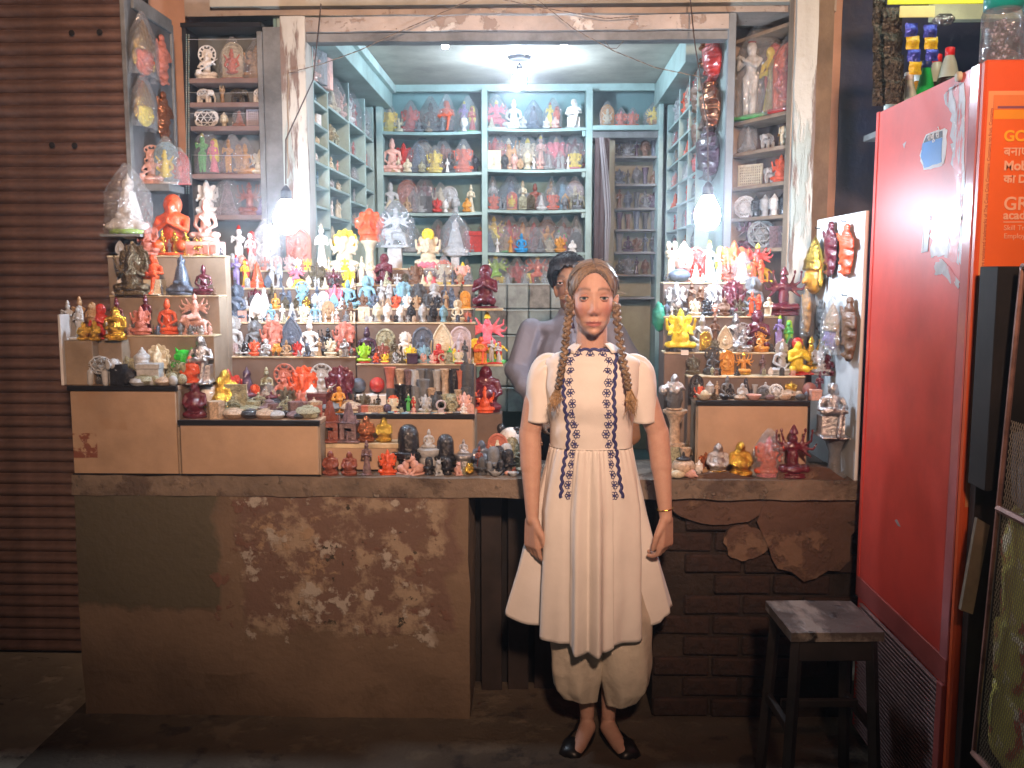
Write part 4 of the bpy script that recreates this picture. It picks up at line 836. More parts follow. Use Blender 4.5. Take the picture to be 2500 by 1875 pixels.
K('dg', 'goddess_rider', 'idol', 'many armed goddess riding a lion', [('figure', torso(.42, .66, .11) + head(.76, .8) + [C((-.02, 0, .44), (-.14, -.12, .40), .08, .06), C((-.14, -.12, .40), (-.10, -.14, .20), .055, .035), C((.03, 0, .44), (.12, -.1, .40), .08, .06), C((.12, -.1, .40), (-.08, -.16, .38), .05, .04)] + MX([C((.12, .02, .64), (.30, .0, .72), .035, .025), C((.12, .03, .62), (.33, .0, .60), .035, .025), C((.12, .03, .60), (.30, -.02, .50), .035, .025), C((.10, .02, .66), (.22, .02, .84), .035, .022), C((.30, 0, .72), (.31, -.02, .82), .022, .018), C((.33, 0, .60), (.37, -.02, .68), .022, .018)]), 0),
    ('lion', [E((.05, .02, .28), (.24, .12, .11)), E((-.22, -.05, .34), (.12, .12, .13)), E((-.27, -.14, .32), (.06, .06, .05)), C((-.15, -.06, .25), (-.22, -.08, .06), .05, .035), C((-.08, -.04, .22), (-.10, -.06, .06), .045, .035), C((.22, -.03, .26), (.26, -.05, .06), .06, .035), C((.14, .05, .25), (.16, .05, .06), .05, .035), C((.28, .05, .32), (.38, .02, .22), .022, .018)], 1), ('crown', crown(.83, .75), 2), ('base', [B((0, 0, .025), (.34, .18, .025)), E((0, 0, .05), (.32, .16, .025))], 3)], w=.78)
K('ma', 'many_armed_idol', 'idol', 'many armed seated idol', [('figure', lap(.16, .24) + torso(.18, .55, .13) + head(.66, .85) + [C((-.06, -.12, .16), (-.08, -.18, .04), .05, .03)] + MX([C((.14, .02, .52), (.29, -.02, .62), .034, .024), C((.29, -.02, .62), (.30, -.04, .78), .022, .018), C((.14, .02, .50), (.33, -.02, .48), .034, .024), C((.33, -.02, .48), (.38, -.04, .58), .022, .018), C((.14, .02, .48), (.28, -.06, .36), .034, .024), C((.13, .02, .54), (.20, .02, .76), .03, .02), E((.30, -.04, .80), (.03, .02, .03)), E((.20, .02, .80), (.03, .02, .04))]), 0), ('crown', crown(.735, .9), 1), ('base', LOTUS, 2)], w=.78)
K('lf', 'leaf_plaque', 'plaque', 'leaf shaped buddha plaque', [('leaf', [('leaf',)], 0), ('figure', [E((0, -.05, .30), (.13, .05, .035)), C((0, -.05, .30), (0, -.05, .44), .06, .06), E((0, -.05, .46), (.09, .04, .035)), E((0, -.06, .54), (.04, .04, .052)), E((0, -.05, .60), (.02, .02, .02))] + MX([C((.085, -.05, .46), (.11, -.06, .36), .022), C((.11, -.06, .36), (.02, -.09, .32), .02)]), 0), ('base', [B((0, 0, .03), (.14, .08, .03))], 1)], w=.62)
K('ar', 'arched_plaque', 'plaque', 'arched relief plaque', [('slab', [('arch',)], 0), ('relief', [E((0, -.06, .22), (.18, .05, .06)), C((0, -.06, .25), (0, -.06, .50), .10, .09), E((0, -.06, .53), (.14, .05, .05)), E((0, -.08, .66), (.07, .06, .085)), E((0, -.06, .77), (.05, .04, .05))] + MX([C((.13, -.06, .53), (.19, -.07, .38), .035), C((.19, -.07, .38), (.05, -.11, .28), .03), C((.13, -.05, .55), (.22, -.06, .66), .03, .02)]), 1), ('base', [B((0, 0, .035), (.31, .12, .035))], 2)], w=.62)
K('ds', 'disc_haloed_musician', 'idol', 'haloed idol playing a lute', [('figure', lap(.15, .26) + torso(.18, .50, .13) + head(.60, .85) + [C((-.14, 0, .47), (-.20, -.1, .34), .04, .03), C((-.20, -.1, .34), (-.05, -.18, .30), .03), C((.14, 0, .47), (.24, -.08, .42), .04, .03), C((.24, -.08, .42), (.20, -.17, .48), .028), C((-.22, -.19, .18), (.34, -.16, .55), .018), E((-.18, -.19, .21), (.07, .05, .07))], 0), ('halo', [T((0, .09, .72), .235, .022), T((0, .09, .72), .15, .014)] + [E((.19 * math.cos(k * PI / 6), .09, .72 + .19 * math.sin(k * PI / 6)), (.030, .02, .030)) for k in range(12)] + [E((0, .10, .72), (.14, .012, .14))], 0), ('crown', crown(.67, .6), 0), ('base', LOTUS, 1)], w=.62)
def elph(jali=False):
    return [C((0, -.38, .55), (0, .30, .38), .075, .09), C((.14, .26, .36), (-.14, .26, .36), .07), C((.14, -.22, .38), (-.14, -.22, .38), .07)] + MX([C((.14, -.22, .36), (.14, -.24, .06), .10, .085), C((.14, .26, .36), (.14, .28, .06), .10, .085), E((.19, -.38, .60), (.03, .10, .15))]) + [E((0, -.42, .60), (.14, .15, .17)), C((0, -.52, .52), (0, -.62, .30), .07, .05), C((0, -.62, .30), (0, -.60, .10), .05, .035), C((.08, -.52, .45), (.10, -.64, .42), .018, .01), C((-.08, -.52, .45), (-.10, -.64, .42), .018, .01)]
K('el', 'carved_elephant', 'elephant', 'pierced stone elephant', [('limbs', elph(), 0), ('pierced_body', [('jali', (0, .04, .56), (.24, .36, .26))], 0), ('inner_elephant', [E((0, .05, .45), (.12, .2, .12)), E((0, -.12, .47), (.08, .08, .09))], 0)], w=1.1)
K('lb', 'laughing_buddha', 'statue', 'laughing fat buddha', [('figure', [E((0, -.02, .32), (.25, .21, .24)), E((0, -.06, .36), (.19, .20, .17)), E((0, .02, .60), (.23, .13, .10))] + head(.78, 1.45) + MX([C((.21, .02, .58), (.28, -.06, .38), .075, .06), C((.28, -.06, .38), (.18, -.20, .32), .05, .04), E((.17, -.08, .10), (.15, .14, .09)), E((.10, -.16, .07), (.07, .09, .05))]), 0), ('robe', [('l', [(.28, .02), (.29, .10), (.25, .16)], (0, .02, 0), .8), T((0, -.03, .17), .235, .025, 'z', .85)], 1), ('base', [L([(.29, 0), (.31, .012), (.28, .035)], sy=.8)], 2)], w=.64)
K('hh', 'sack_carrying_buddha', 'statue', 'standing laughing buddha with a sack', [('figure', [E((0, -.02, .50), (.17, .15, .14)), E((0, .02, .66), (.16, .10, .07))] + head(.80, 1.15) + MX([C((.15, .02, .64), (.24, -.04, .52), .055, .045), C((.24, -.04, .52), (.17, -.12, .58), .042, .035)]), 0), ('robe', [('l', [(.17, .04), (.19, .18), (.17, .32), (.16, .42)], (0, .02, 0), .75)] + MX([C((.13, .05, .62), (.17, .0, .25), .05, .06)]), 1), ('sack', [E((-.28, .0, .50), (.13, .11, .13)), C((-.22, 0, .60), (-.16, .02, .70), .03)], 0), ('base', [L([(.20, 0), (.22, .02), (.19, .05)], sy=.8)], 2)], w=.62)
K('pt', 'lidded_pot', 'pot', 'round lidded pot', [('pot', [L([(.20, 0), (.30, .05), (.46, .28), (.48, .42), (.40, .60), (.26, .68)])], 0), ('lid', [L([(.30, .69), (.30, .73), (.16, .80), (.05, .84), (.06, .93), (.03, .98), (.004, 1)])], 1)], vox=None, w=.96)
K('pj', 'pierced_pot', 'pot', 'pierced stone lidded pot', [('pot', [L([(.22, 0), (.42, .12), (.52, .30), (.50, .34)])], 0), ('lid', [('jali', (0, 0, .36), (.50, .50, .42)), L([(.14, .76), (.10, .82), (.05, .85), (.07, .94), (.004, 1)]), L([(.53, .33), (.53, .37), (.50, .38)])], 0)], vox='jali', w=1.04)
K('jb', 'pierced_ball', 'ball', 'pierced stone ball', [('shell', [('jali', (0, 0, .5), (.5, .5, .5))], 0), ('core', [E((0, 0, .48), (.30, .30, .30))], 0)], w=1.0)
K('bx', 'hexagonal_box', 'box', 'hexagonal carved stone box', [('box', [('hex', .5, 0, .76)], 0), ('lid', [('hex', .53, .765, 1.0)], 1)], vox='hex', w=1.1)
K('rb', 'stone_box', 'box', 'small stone box', [('box', [B((0, 0, .38), (.5, .38, .38))], 0), ('lid', [B((0, 0, .89), (.53, .41, .11))], 1)], vox='hex', w=1.06)
K('vs', 'flared_stone_vase', 'vase', 'flared stone vase', [('vase', [L([(.13, 0), (.17, .02), (.13, .08), (.13, .55), (.20, .95), (.22, 1.0), (.19, 1.0), (.15, .85)])], 0)], vox=None, w=.44)
K('cy', 'stone_tumbler', 'tumbler', 'straight stone tumbler', [('tumbler', [L([(.19, 0), (.20, .02), (.21, 1.0), (.18, 1.0), (.17, .85)]), ], 0)], vox=None, w=.42)
K('gb', 'stone_goblet', 'goblet', 'small stone goblet', [('goblet', [L([(.22, 0), (.24, .03), (.12, .12), (.10, .30), (.26, .42), (.30, .60), (.31, 1.0), (.28, 1.0), (.25, .65)])], 0)], vox=None, w=.6)
K('eg', 'stone_egg', 'egg', 'polished stone egg', [('egg', [E((0, 0, .5), (.45, .45, .5))], 0)], vox=None, w=.9)
K('ev', 'stone_egg', 'egg', 'polished egg lying flat', [('egg', [E((0, 0, .5), (.85, .5, .5))], 0)], vox=None, w=1.7)
K('bw', 'stone_bowl', 'bowl', 'shallow stone bowl', [('bowl', [L([(.5, 0), (.8, .2), (1.3, .85), (1.35, 1.0), (1.25, 1.0), (.9, .5), (.3, .35)])], 0)], vox=None, w=2.7)
K('lp', 'round_stone_pot', 'pot', 'squat round lidded pot', [('pot', [L([(.5, 0), (.75, .12), (1.0, .45), (.8, .78), (.4, .86)])], 0), ('lid', [L([(.45, .865), (.42, .92), (.1, .96), (.1, 1.0)])], 1)], vox=None, w=2.0)
K('tm', 'temple_tower', 'model', 'stone model temple tower', [('hall', [('arch4', .20, 0.08, .48)], 0), ('roof', [B((0, 0, .495), (.27, .22, .012)), ('cone4', .14, .51, .05, .96), ('cone4', .035, .51, .012, .68, .20, -.15), ('cone4', .035, .51, .012, .68, -.20, -.15), ('cone4', .03, .96, .004, 1.0)], 1), ('base', [B((0, -.02, .03), (.30, .26, .03)), B((0, -.02, .07), (.24, .22, .01))], 1), ('small_pillar', [C((0, -.22, .08), (0, -.22, .24), .03, .025), E((0, -.22, .27), (.022, .02, .03))], 1)], vox='hex', w=.6)
K('lg', 'lingam', 'idol', 'polished black stone lingam', [('column', [L([(.22, .30), (.23, .55), (.22, .80), (.17, .93), (.09, .985), (.004, 1.0)])], 0), ('base', [L([(.26, 0), (.28, .05), (.18, .12), (.17, .24), (.34, .33), (.36, .42), (.30, .44), (.24, .38)], sy=.9), B((.0, -.34, .38), (.05, .14, .04))], 1)], vox=None, w=.72)
K('hl', 'crowned_stone_column', 'idol', 'seated idol on a round fluted pedestal', [('figure', [(p[0], *[(q[0] * .5, q[1] * .5, .50 + q[2] * .5) if isinstance(q, tuple) and len(q) == 3 and j < (2 if p[0] == 'c' else 1) else (tuple(v * .5 for v in q) if isinstance(q, tuple) else (q * .5 if isinstance(q, float) else q)) for j, q in enumerate(p[1:])]) for p in bud_body], 0), ('pedestal', [L([(.24, 0), (.25, .05), (.16, .10), (.15, .28), (.27, .42), (.29, .52), (.2, .54)])] + [E((.19 * math.cos(k * PI / 8), .19 * math.sin(k * PI / 8), .24), (.03, .03, .12)) for k in range(16)], 1)], w=.58)
K('pl', 'lion_pillar', 'pillar', 'carved pillar with lion capital', [('shaft', [L([(.15, 0), (.15, .05), (.10, .08), (.09, .56), (.14, .62), (.10, .66)])], 0), ('capital', [L([(.15, .66), (.16, .74), (.13, .76)])] + [E((.075 * a_, .075 * b_ - .02, .88), (.065, .065, .11)) for a_ in (-1, 1) for b_ in (-1, 1)] + [E((.085 * a_, -.13, .90), (.03, .03, .04)) for a_ in (-1, 1)], 0)], w=.34)
K('sg', 'snow_globe', 'globe', 'small glass snow globe', [('base', [L([(.34, 0), (.38, .05), (.34, .38), (.28, .42)])], 0), ('figure', [E((0, 0, .50), (.14, .1, .12)), E((0, 0, .64), (.08, .07, .08))], 1), ('glass', [E((0, 0, .68), (.33, .33, .32))], 2)], vox=None, w=.76)
K('gl', 'glass_ball', 'ball', 'smoky glass ball', [('ball', [E((0, 0, .53), (.47, .47, .47))], 0), ('base', [L([(.2, 0), (.24, .03), (.14, .10)])], 1)], vox=None, w=.94)
K('rl', 'long_relief', 'wall hanging', 'long carved relief figure', [('relief', [E((0, 0, .45), (.13, .04, .43)), E((0, -.03, .80), (.07, .06, .08)), E((0, -.02, .92), (.05, .05, .07)), C((0, -.03, .45), (0, -.03, .68), .08, .09), E((0, -.03, .70), (.12, .05, .05)), C((-.05, -.03, .42), (.05, -.05, .22), .06, .04), C((.05, -.03, .42), (-.06, -.05, .28), .06, .04), C((.05, -.04, .22), (.0, -.03, .06), .04, .03), C((.11, -.03, .70), (.14, -.05, .55), .035), C((.14, -.05, .55), (.03, -.08, .60), .03), C((-.11, -.03, .70), (-.14, -.05, .82), .035, .025), C((-.09, -.04, .12), (.09, -.04, .10), .03)], 0)], w=.3)
K('mk', 'festival_mask', 'mask', 'crowned face mask', [('face', [E((0, 0, .32), (.17, .12, .26)), C((0, -.12, .38), (0, -.16, .26), .02, .035), E((0, -.11, .16), (.06, .03, .018)), E((.07, -.10, .40), (.05, .02, .02)), E((-.07, -.10, .40), (.05, .02, .02))], 0), ('crown', [('l', [(.20, .44), (.21, .52), (.17, .66), (.12, .78), (.08, .88), (.03, .97), (.004, 1)], (0, 0, 0), .7), T((0, -.01, .47), .19, .025, 'z', .7), T((0, -.01, .60), .175, .02, 'z', .7), T((0, 0, .74), .13, .018, 'z', .7), E((0, -.13, .58), (.05, .03, .08)), E((.20, .0, .30), (.04, .05, .14)), E((-.20, .0, .30), (.04, .05, .14))], 1)], w=.44)
K('sm', 'small_bull', 'animal figure', 'small seated bull', [('body', [E((0, .12, .26), (.22, .34, .22)), E((0, -.12, .48), (.17, .17, .22)), E((0, -.20, .72), (.12, .15, .13)), E((0, -.34, .68), (.08, .09, .07)), E((0, 0, .52), (.10, .12, .10))] + MX([C((.08, -.16, .82), (.12, -.18, .97), .03, .015), E((.15, -.16, .76), (.06, .02, .03)), C((.14, -.18, .20), (.12, -.34, .06), .07, .06)]), 0), ('base', [B((0, 0, .03), (.24, .38, .03))], 1)], w=.55)
K('tl', 'carved_tile', 'plaque', 'square carved tile', [('slab', [B((0, .0, .5), (.38, .05, .5))], 0), ('relief', [E((0, -.05, .40), (.2, .02, .1)), E((0, -.05, .62), (.08, .03, .10)), C((-.2, -.05, .2), (.2, -.05, .25), .02), C((-.25, -.05, .75), (-.05, -.05, .85), .02), C((.25, -.05, .55), (.2, -.05, .85), .02), C((0, -.05, .3), (0, -.05, .6), .06)], 0)], vox=None, w=.76)
K('jp', 'pierced_screen', 'plaque', 'pierced stone screen', [('frame', [B((0, 0, .04), (.62, .06, .04)), B((0, 0, .96), (.62, .06, .04)), B((-.58, 0, .5), (.04, .06, .42)), B((.58, 0, .5), (.04, .06, .42))], 0), ('lattice', [('grid', .54, .08, .92)], 0)], vox='hex', w=1.24)
K('oj', 'pierced_oval', 'plaque', 'pierced stone oval', [('shell', [('jali', (0, 0, .5), (.66, .22, .5))], 0), ('core', [E((0, .02, .48), (.55, .12, .40))], 2)], w=1.3)
K('py', 'cloaked_seated_idol', 'idol', 'cloaked seated idol', [('figure', lap(.12, .30) + [C((0, .03, .15), (0, .02, .60), .24, .13)] + head(.74, .95) + [E((0, .03, .80), (.10, .10, .10)), C((0, .03, .85), (0, .02, .97), .05, .015), C((-.2, -.12, .2), (.1, -.18, .3), .045), C((.2, -.12, .2), (-.1, -.18, .3), .045)], 0), ('base', [L([(.32, 0), (.33, .05), (.29, .08)], sy=.75)], 1)], w=.66)
K('hm', 'kneeling_idol', 'idol', 'kneeling idol with joined hands', [('figure', [C((0, .06, .22), (0, .04, .50), .17, .16), E((0, .02, .58), (.22, .13, .09))] + head(.74, 1.2) + MX([C((.10, 0, .18), (.19, -.18, .16), .11, .08), C((.19, -.18, .14), (.14, .12, .07), .07, .05), C((.21, .02, .56), (.24, -.10, .38), .06, .05), C((.24, -.10, .38), (.02, -.22, .50), .045, .035)]) + [E((0, -.23, .54), (.035, .03, .06))], 0), ('hood', [E((0, .05, .78), (.15, .10, .17)), C((0, .1, .7), (0, .12, .2), .1, .05)], 1), ('base', [L([(.28, 0), (.30, .02), (.26, .05)], sy=.8)], 2)], w=.6)
K('fd', 'five_faced_idol', 'idol', 'five faced fiery idol', [('figure', [('l', [(.26, 0), (.30, .06), (.26, .22)], (0, 0, 0), .7), E((0, 0, .35), (.24, .16, .20)), E((0, -.02, .60), (.17, .14, .20)), E((0, 0, .84), (.12, .10, .12)), C((0, -.15, .62), (.02, -.2, .42), .05, .04), C((.02, -.2, .42), (.12, -.18, .34), .035, .03)] + MX([E((.26, .02, .56), (.17, .06, .16)), E((.34, 0, .46), (.08, .05, .08)), E((.22, 0, .30), (.12, .1, .10)), E((.20, .0, .78), (.09, .06, .09)), C((.17, -.10, .60), (.30, -.06, .40), .03), E((.36, .0, .64), (.06, .04, .05))]), 0)], w=.84)
K('lv', 'lotus_seated_idol', 'idol', 'elephant headed idol on a lotus', [('figure', [(p[0],) + p[1:] for p in gan_body], 0), ('headdress', disc((0, -.02, .86), .15, .10), 1), ('lotus', [E((.27 * math.cos(k * PI / 6), .20 * math.sin(k * PI / 6), .08), (.09, .07, .10)) for k in range(12)] + [L([(.24, 0), (.29, .03), (.26, .10)], sy=.75)], 2)], w=.72)
K('hc', 'owl_figure', 'owl figure', 'green owl figure', [('body', [E((0, 0, .42), (.32, .26, .40)), E((0, -.02, .72), (.28, .24, .24)), E((.0, -.2, .2), (.1, .1, .1)), C((.18, 0, .88), (.24, 0, 1.0), .06, .02), C((-.18, 0, .88), (-.24, 0, 1.0), .06, .02), C((0, -.24, .72), (0, -.28, .62), .05, .02), T((.13, -.21, .76), .08, .02), T((-.13, -.21, .76), .08, .02), E((.30, 0, .4), (.08, .2, .26)), E((-.30, 0, .4), (.08, .2, .26))], 0)], w=.68)
K('pd', 'stone_pedestal', 'pedestal', 'pale flared pedestal', [('pedestal', [L([(.30, 0), (.30, .05), (.16, .10), (.14, .60), (.24, .86), (.34, .94), (.34, 1)])], 0)], vox=None, w=.68)
K('bk', 'pale_block', 'block', 'pale square block', [('block', [B((0, 0, .5), (.32, .25, .5))], 0)], vox='hex', w=.64)
K('sh', 'sea_shell', 'shell', 'pale sea shell', [('shell', [C((-.9, 0, .3), (.1, 0, .5), .05, .45), E((.3, 0, .5), (.55, .45, .48)), C((.4, -.1, .5), (1.0, -.2, .3), .28, .10)], 0)], vox=.05, w=1.9)
K('rg', 'ringed_clock', 'stand', 'ring shaped stone photo stand', [('ring', [T((0, 0, .60), .32, .08)], 0), ('stand', [B((0, 0, .12), (.22, .1, .12)), E((0, 0, .3), (.12, .06, .1))], 0)], w=.8)
K('cu', 'curled_smoke_burner', 'burner', 'rounded red abstract figure', [('body', [E((.1, 0, .22), (.30, .26, .22)), C((.15, 0, .3), (.1, 0, .62), .22, .20), E((-.02, 0, .80), (.24, .2, .18)), C((-.1, 0, .85), (-.42, 0, .78), .12, .06)], 0)], w=.75)
def special(parts_prims, vox):
    bm = bmesh.new()
    for p in parts_prims:
        if p[0] == 'b': add_box(bm, p[1][0] - p[2][0], p[1][0] + p[2][0], p[1][1] - p[2][1], p[1][1] + p[2][1], p[1][2] - p[2][2], p[1][2] + p[2][2], .012)
        elif p[0] == 'l': lathe(bm, p[1], 24, p[2], p[3])
        elif p[0] == 'hex':
            for r, z0, z1 in ((p[1], p[2], p[3]),): lathe(bm, [(r, z0), (r, z1)], 6)
        elif p[0] == 'cone4':
            x, y = (p[5], p[6]) if len(p) > 5 else (0, 0); r0, z0, r1, z1 = p[1:5]
            lathe(bm, [(r0 * 1.3, z0), (r0 * .85, z0 + (z1 - z0) * .45), (r1 * 1.3, z1)], 4, (x, y, 0))
        elif p[0] == 'arch4':
            r, z0, z1 = p[1:]; add_box(bm, -r, -.09, -.17, .17, z0, z1); add_box(bm, .09, r, -.17, .17, z0, z1); add_box(bm, -.089, .089, -.17, .17, z1 - .12, z1 - .001); add_box(bm, -.089, .089, .1, .168, z0, z1 - .121)
        elif p[0] == 'grid':
            w, z0, z1 = p[1:]; n = 11; m_ = 8
            for i in range(n): x = -w + 2 * w * i / (n - 1); add_box(bm, x - .022, x + .022, -.03, .03, z0, z1)
            for j in range(m_): z = z0 + (z1 - z0) * j / (m_ - 1); add_box(bm, -w, w, -.034, .034, z - .022, z + .022)
        elif p[0] == 'c': tube(bm, [p[1], p[2]], p[3], 8, p[4])
        elif p[0] == 'e': bmesh.ops.create_uvsphere(bm, u_segments=12, v_segments=8, radius=1, matrix=Matrix.Translation(p[1]) @ Matrix.Diagonal((*p[2], 1)))
        elif p[0] == 'jali':
            b2 = bmesh.new(); bmesh.ops.create_icosphere(b2, subdivisions=2, radius=1)
            me = bpy.data.meshes.new('t'); b2.to_mesh(me); b2.free(); o = bpy.data.objects.new('t', me); COL.objects.link(o)
            w = o.modifiers.new('w', 'WIREFRAME'); w.thickness = .15; w.use_even_offset = False
            dg = bpy.context.evaluated_depsgraph_get(); m2 = bpy.data.meshes.new_from_object(o.evaluated_get(dg)); m2.transform(Matrix.Translation(p[1]) @ Matrix.Diagonal((*p[2], 1)))
            bm.from_mesh(m2); bpy.data.objects.remove(o); bpy.data.meshes.remove(me); bpy.data.meshes.remove(m2)
        elif p[0] in ('leaf', 'arch'):
            n = 26; P = []
            if p[0] == 'leaf':
                for i in range(n):
                    t = i / n * 2 - 1; s = 1 if t >= 0 else -1; u = abs(t)   # u 0 bottom .. 1 tip
                    P.append((s * .31 * (math.sin(PI * min(1, u ** .62)) ** .75) * (1 if u < .75 else 1), .06 + .94 * u))
                P = sorted([q for q in P if q[0] >= 0], key=lambda q: q[1]) + sorted([q for q in P if q[0] < 0], key=lambda q: -q[1])
            else: P = [(-.29, .06), (.29, .06)] + [(.30 * math.cos(a_), .66 + .34 * math.sin(a_)) for a_ in [k * PI / 12 for k in range(13)]]
            f0 = [bm.verts.new((a_, 0.0, b_)) for a_, b_ in P]; f1 = [bm.verts.new((a_, .05, b_)) for a_, b_ in P]; c = [bm.verts.new((a_ * .9, -.012, .06 + (b_ - .06) * .93 + .02)) for a_, b_ in P]; cc = [bm.verts.new((a_ * .8, .008, .06 + (b_ - .06) * .86 + .04)) for a_, b_ in P]
            N = len(P)
            for i in range(N):
                j = (i + 1) % N
                for A, Bq in ((f1, f0), (f0, c), (c, cc)): bm.faces.new((A[i], A[j], Bq[j], Bq[i]))
            bm.faces.new(cc); bm.faces.new(f1[::-1])
    bmesh.ops.recalc_face_normals(bm, faces=bm.faces[:])
    me = bpy.data.meshes.new('part'); bm.to_mesh(me); bm.free(); return me
SPEC = {'jali', 'hex', 'cone4', 'arch4', 'grid', 'leaf', 'arch'}
def proto(code):
    k = KINDS[code]
    if k['me'] is None:
        k['me'] = []
        for nm, prims, ci in k['parts']:
            if any(p[0] in SPEC for p in prims) or k['vox'] in ('hex', 'jali'): me = special(prims, k['vox'])
            elif k['vox'] is None: me = build_prims(prims, None)
            else: me = build_prims(prims, k['vox'], 2, k['faces'])
            me.name = code + '_' + nm
            if k['vox'] != 'hex' and not any(p[0] in ('leaf', 'arch', 'jali') for p in prims):
                for p in me.polygons: p.use_smooth = True
                me.set_sharp_from_angle(angle=0.9)
            me.materials.append(None); k['me'].append((nm, me, ci))
    return k['me']
# plastic bag shells: tapered crinkled cone, shared
BAGS = []
def bag_mesh(sd):
    bm = bmesh.new(); r = random.Random(sd); nv, nu = 12, 22; R = []
    for j in range(nv + 1):
        t = j / nv; rr = (.43 - .03 * t) if t < .55 else .41 * (1 - (t - .55) / .47) ** .75 + .01
        R.append([bm.verts.new((math.cos(2 * PI * k / nu) * rr * (1 + r.uniform(-.07, .07)), math.sin(2 * PI * k / nu) * rr * .62 * (1 + r.uniform(-.07, .07)), t * 1.13 + (r.uniform(-.012, .012) if j else 0.003))) for k in range(nu)])
    for j in range(nv):
        for k in range(nu): bm.faces.new((R[j][k], R[j][(k + 1) % nu], R[j + 1][(k + 1) % nu], R[j + 1][k]))
    me = bpy.data.meshes.new('bag_shell'); bm.to_mesh(me); bm.free(); me.materials.append(None); return me
BAGS = [bag_mesh(s) for s in range(4)]
# stone, resin and paint finishes
CO = {}
def co(code, word, col, rough=.35, **k): CO[code] = (mat('finish_' + code, col, rough, bump=k.pop('bump', .35), bscale=k.pop('bscale', 26), var=k.pop('var', .12), vscale=k.pop('vscale', 5), **k), word)
co('or', 'orange', (.68, .10, .028), .35, coat=.3); co('rd', 'red', (.50, .035, .025), .25, coat=.4); co('mr', 'maroon', (.11, .010, .022), .18, coat=.6)
co('gd', 'gold', (.78, .50, .08), .22, metal=1.0, bump=.5); co('sv', 'silver', (.55, .55, .56), .28, metal=.9, bump=.5); co('cu', 'copper', (.42, .15, .06), .22, metal=.85, bump=.5)
co('bk', 'black', (.018, .019, .024), .2, coat=.5); co('gy', 'grey', (.17, .185, .20), .45); co('lg', 'pale grey', (.42, .44, .45), .5); co('wh', 'white', (.78, .78, .76), .45)
co('tc', 'terracotta', (.50, .17, .12), .5); co('pk', 'pink', (.68, .40, .34), .5); co('lb', 'light blue', (.20, .38, .48), .5); co('db', 'slate blue', (.09, .12, .17), .3, coat=.3)
co('cr', 'cream', (.62, .57, .42), .5); co('br', 'brown', (.17, .09, .05), .4); co('bz', 'bronze', (.16, .13, .08), .3, metal=.6, bump=.6); co('gn', 'green', (.03, .50, .04), .25, coat=.4)
co('lm', 'lime', (.30, .62, .02), .3, coat=.3); co('yl', 'yellow', (.80, .62, .04), .4); co('tn', 'tan', (.40, .26, .14), .5); co('oc', 'ochre', (.62, .28, .04), .3, coat=.3)
co('gs', 'mottled green stone', (.33, .33, .22), .45, var=.3, vscale=9); co('ps', 'mottled purple stone', (.20, .13, .14), .3, var=.3, vscale=9); co('cs', 'striped cream stone', (.50, .38, .27), .35, var=.25, vscale=7)
co('bl', 'bright blue', (.02, .30, .65), .4); co('vi', 'violet', (.30, .25, .55), .4); co('hp', 'rose pink', (.75, .16, .22), .35); co('gr', 'leaf green', (.08, .45, .10), .4); co('pu', 'dark purple', (.06, .03, .06), .22, coat=.4)
co('pl', 'pale lilac', (.48, .42, .46), .5); co('dg', 'dark grey', (.07, .075, .08), .4); co('rw', 'reddish brown', (.24, .07, .045), .3, coat=.3)
CO['gx'] = (film('globe_glass', (.95, .97, 1), .1, 1.0), 'clear')
DEF2 = {'lv': ('tn', 'yl', 'hp')}
ITEMS = []
def item(code, cols, X, Y, z, h, place, bag=0, rz=0.0, lab=None, tilt=None, wob=True, group=None):
    k = KINDS[code]; cs = cols.split('/')
    e = empty(k['name'], (X, Y, z), rz=rz, s=h)
    if tilt: e.rotation_euler = tilt
    for nm, me, ci in proto(code):
        o = bpy.data.objects.new(nm, me); COL.objects.link(o); o.parent = e
        o.material_slots[0].link = 'OBJECT'; o.material_slots[0].material = CO[cs[ci % len(cs)]][0]
        if len(cs) > 1 and ci and cs[ci % len(cs)] != cs[0] and False: pass
    if bag:
        s = BAGS[(int(abs(X) * 1000)) % 4]; o = bpy.data.objects.new('plastic_bag', s); COL.objects.link(o); o.parent = e
        o.scale = (k['w'] / .72, k['w'] / .62 if k['w'] < .8 else 1.2, 1.0); o.material_slots[0].link = 'OBJECT'; o.material_slots[0].material = m_clear if bag == 1 else m_clear_blue
    w = [CO[c][1] for c in cs[:2]]; w = ' and '.join(dict.fromkeys(w)) if len(cs) > 1 else w[0]
    e['category'] = k['cat']; e['group'] = group or 'figurines and stoneware for sale'
    ITEMS.append(dict(e=e, w=w, words=k['words'], place=place, x=X, y=Y, z=z, bag=bag, lab=lab, k=k, cs=cs))
    return e
def row(place, Y, z, spec, dy=0.0):
    """spec: 'x h code colours[*bag][@rz]' ; ... x and h in pixels of the photograph"""
    py = None
    for s in spec.strip().split(';'):
        s = s.strip()
        if not s: continue
        t = s.split(); px, h = float(t[0]), float(t[1]); code = t[2]; cols = t[3]; bag = 0; rz = random.uniform(-.12, .12); yy = Y + dy
        for q in t[4:]:
            if q == '*': bag = 1
            elif q == '**': bag = 2
            elif q[0] == '@': rz = float(q[1:])
            elif q[0] == '+' or q[0] == '-': yy += float(q)
        pyy = HORIZON + (EYE - z) * F / yy
        item(code, cols, XX(px, yy, pyy), yy, z + .0005, h * (1.07 if h < 100 and not place.startswith('raised') else 1.0) * yy / F, place, bag, rz)
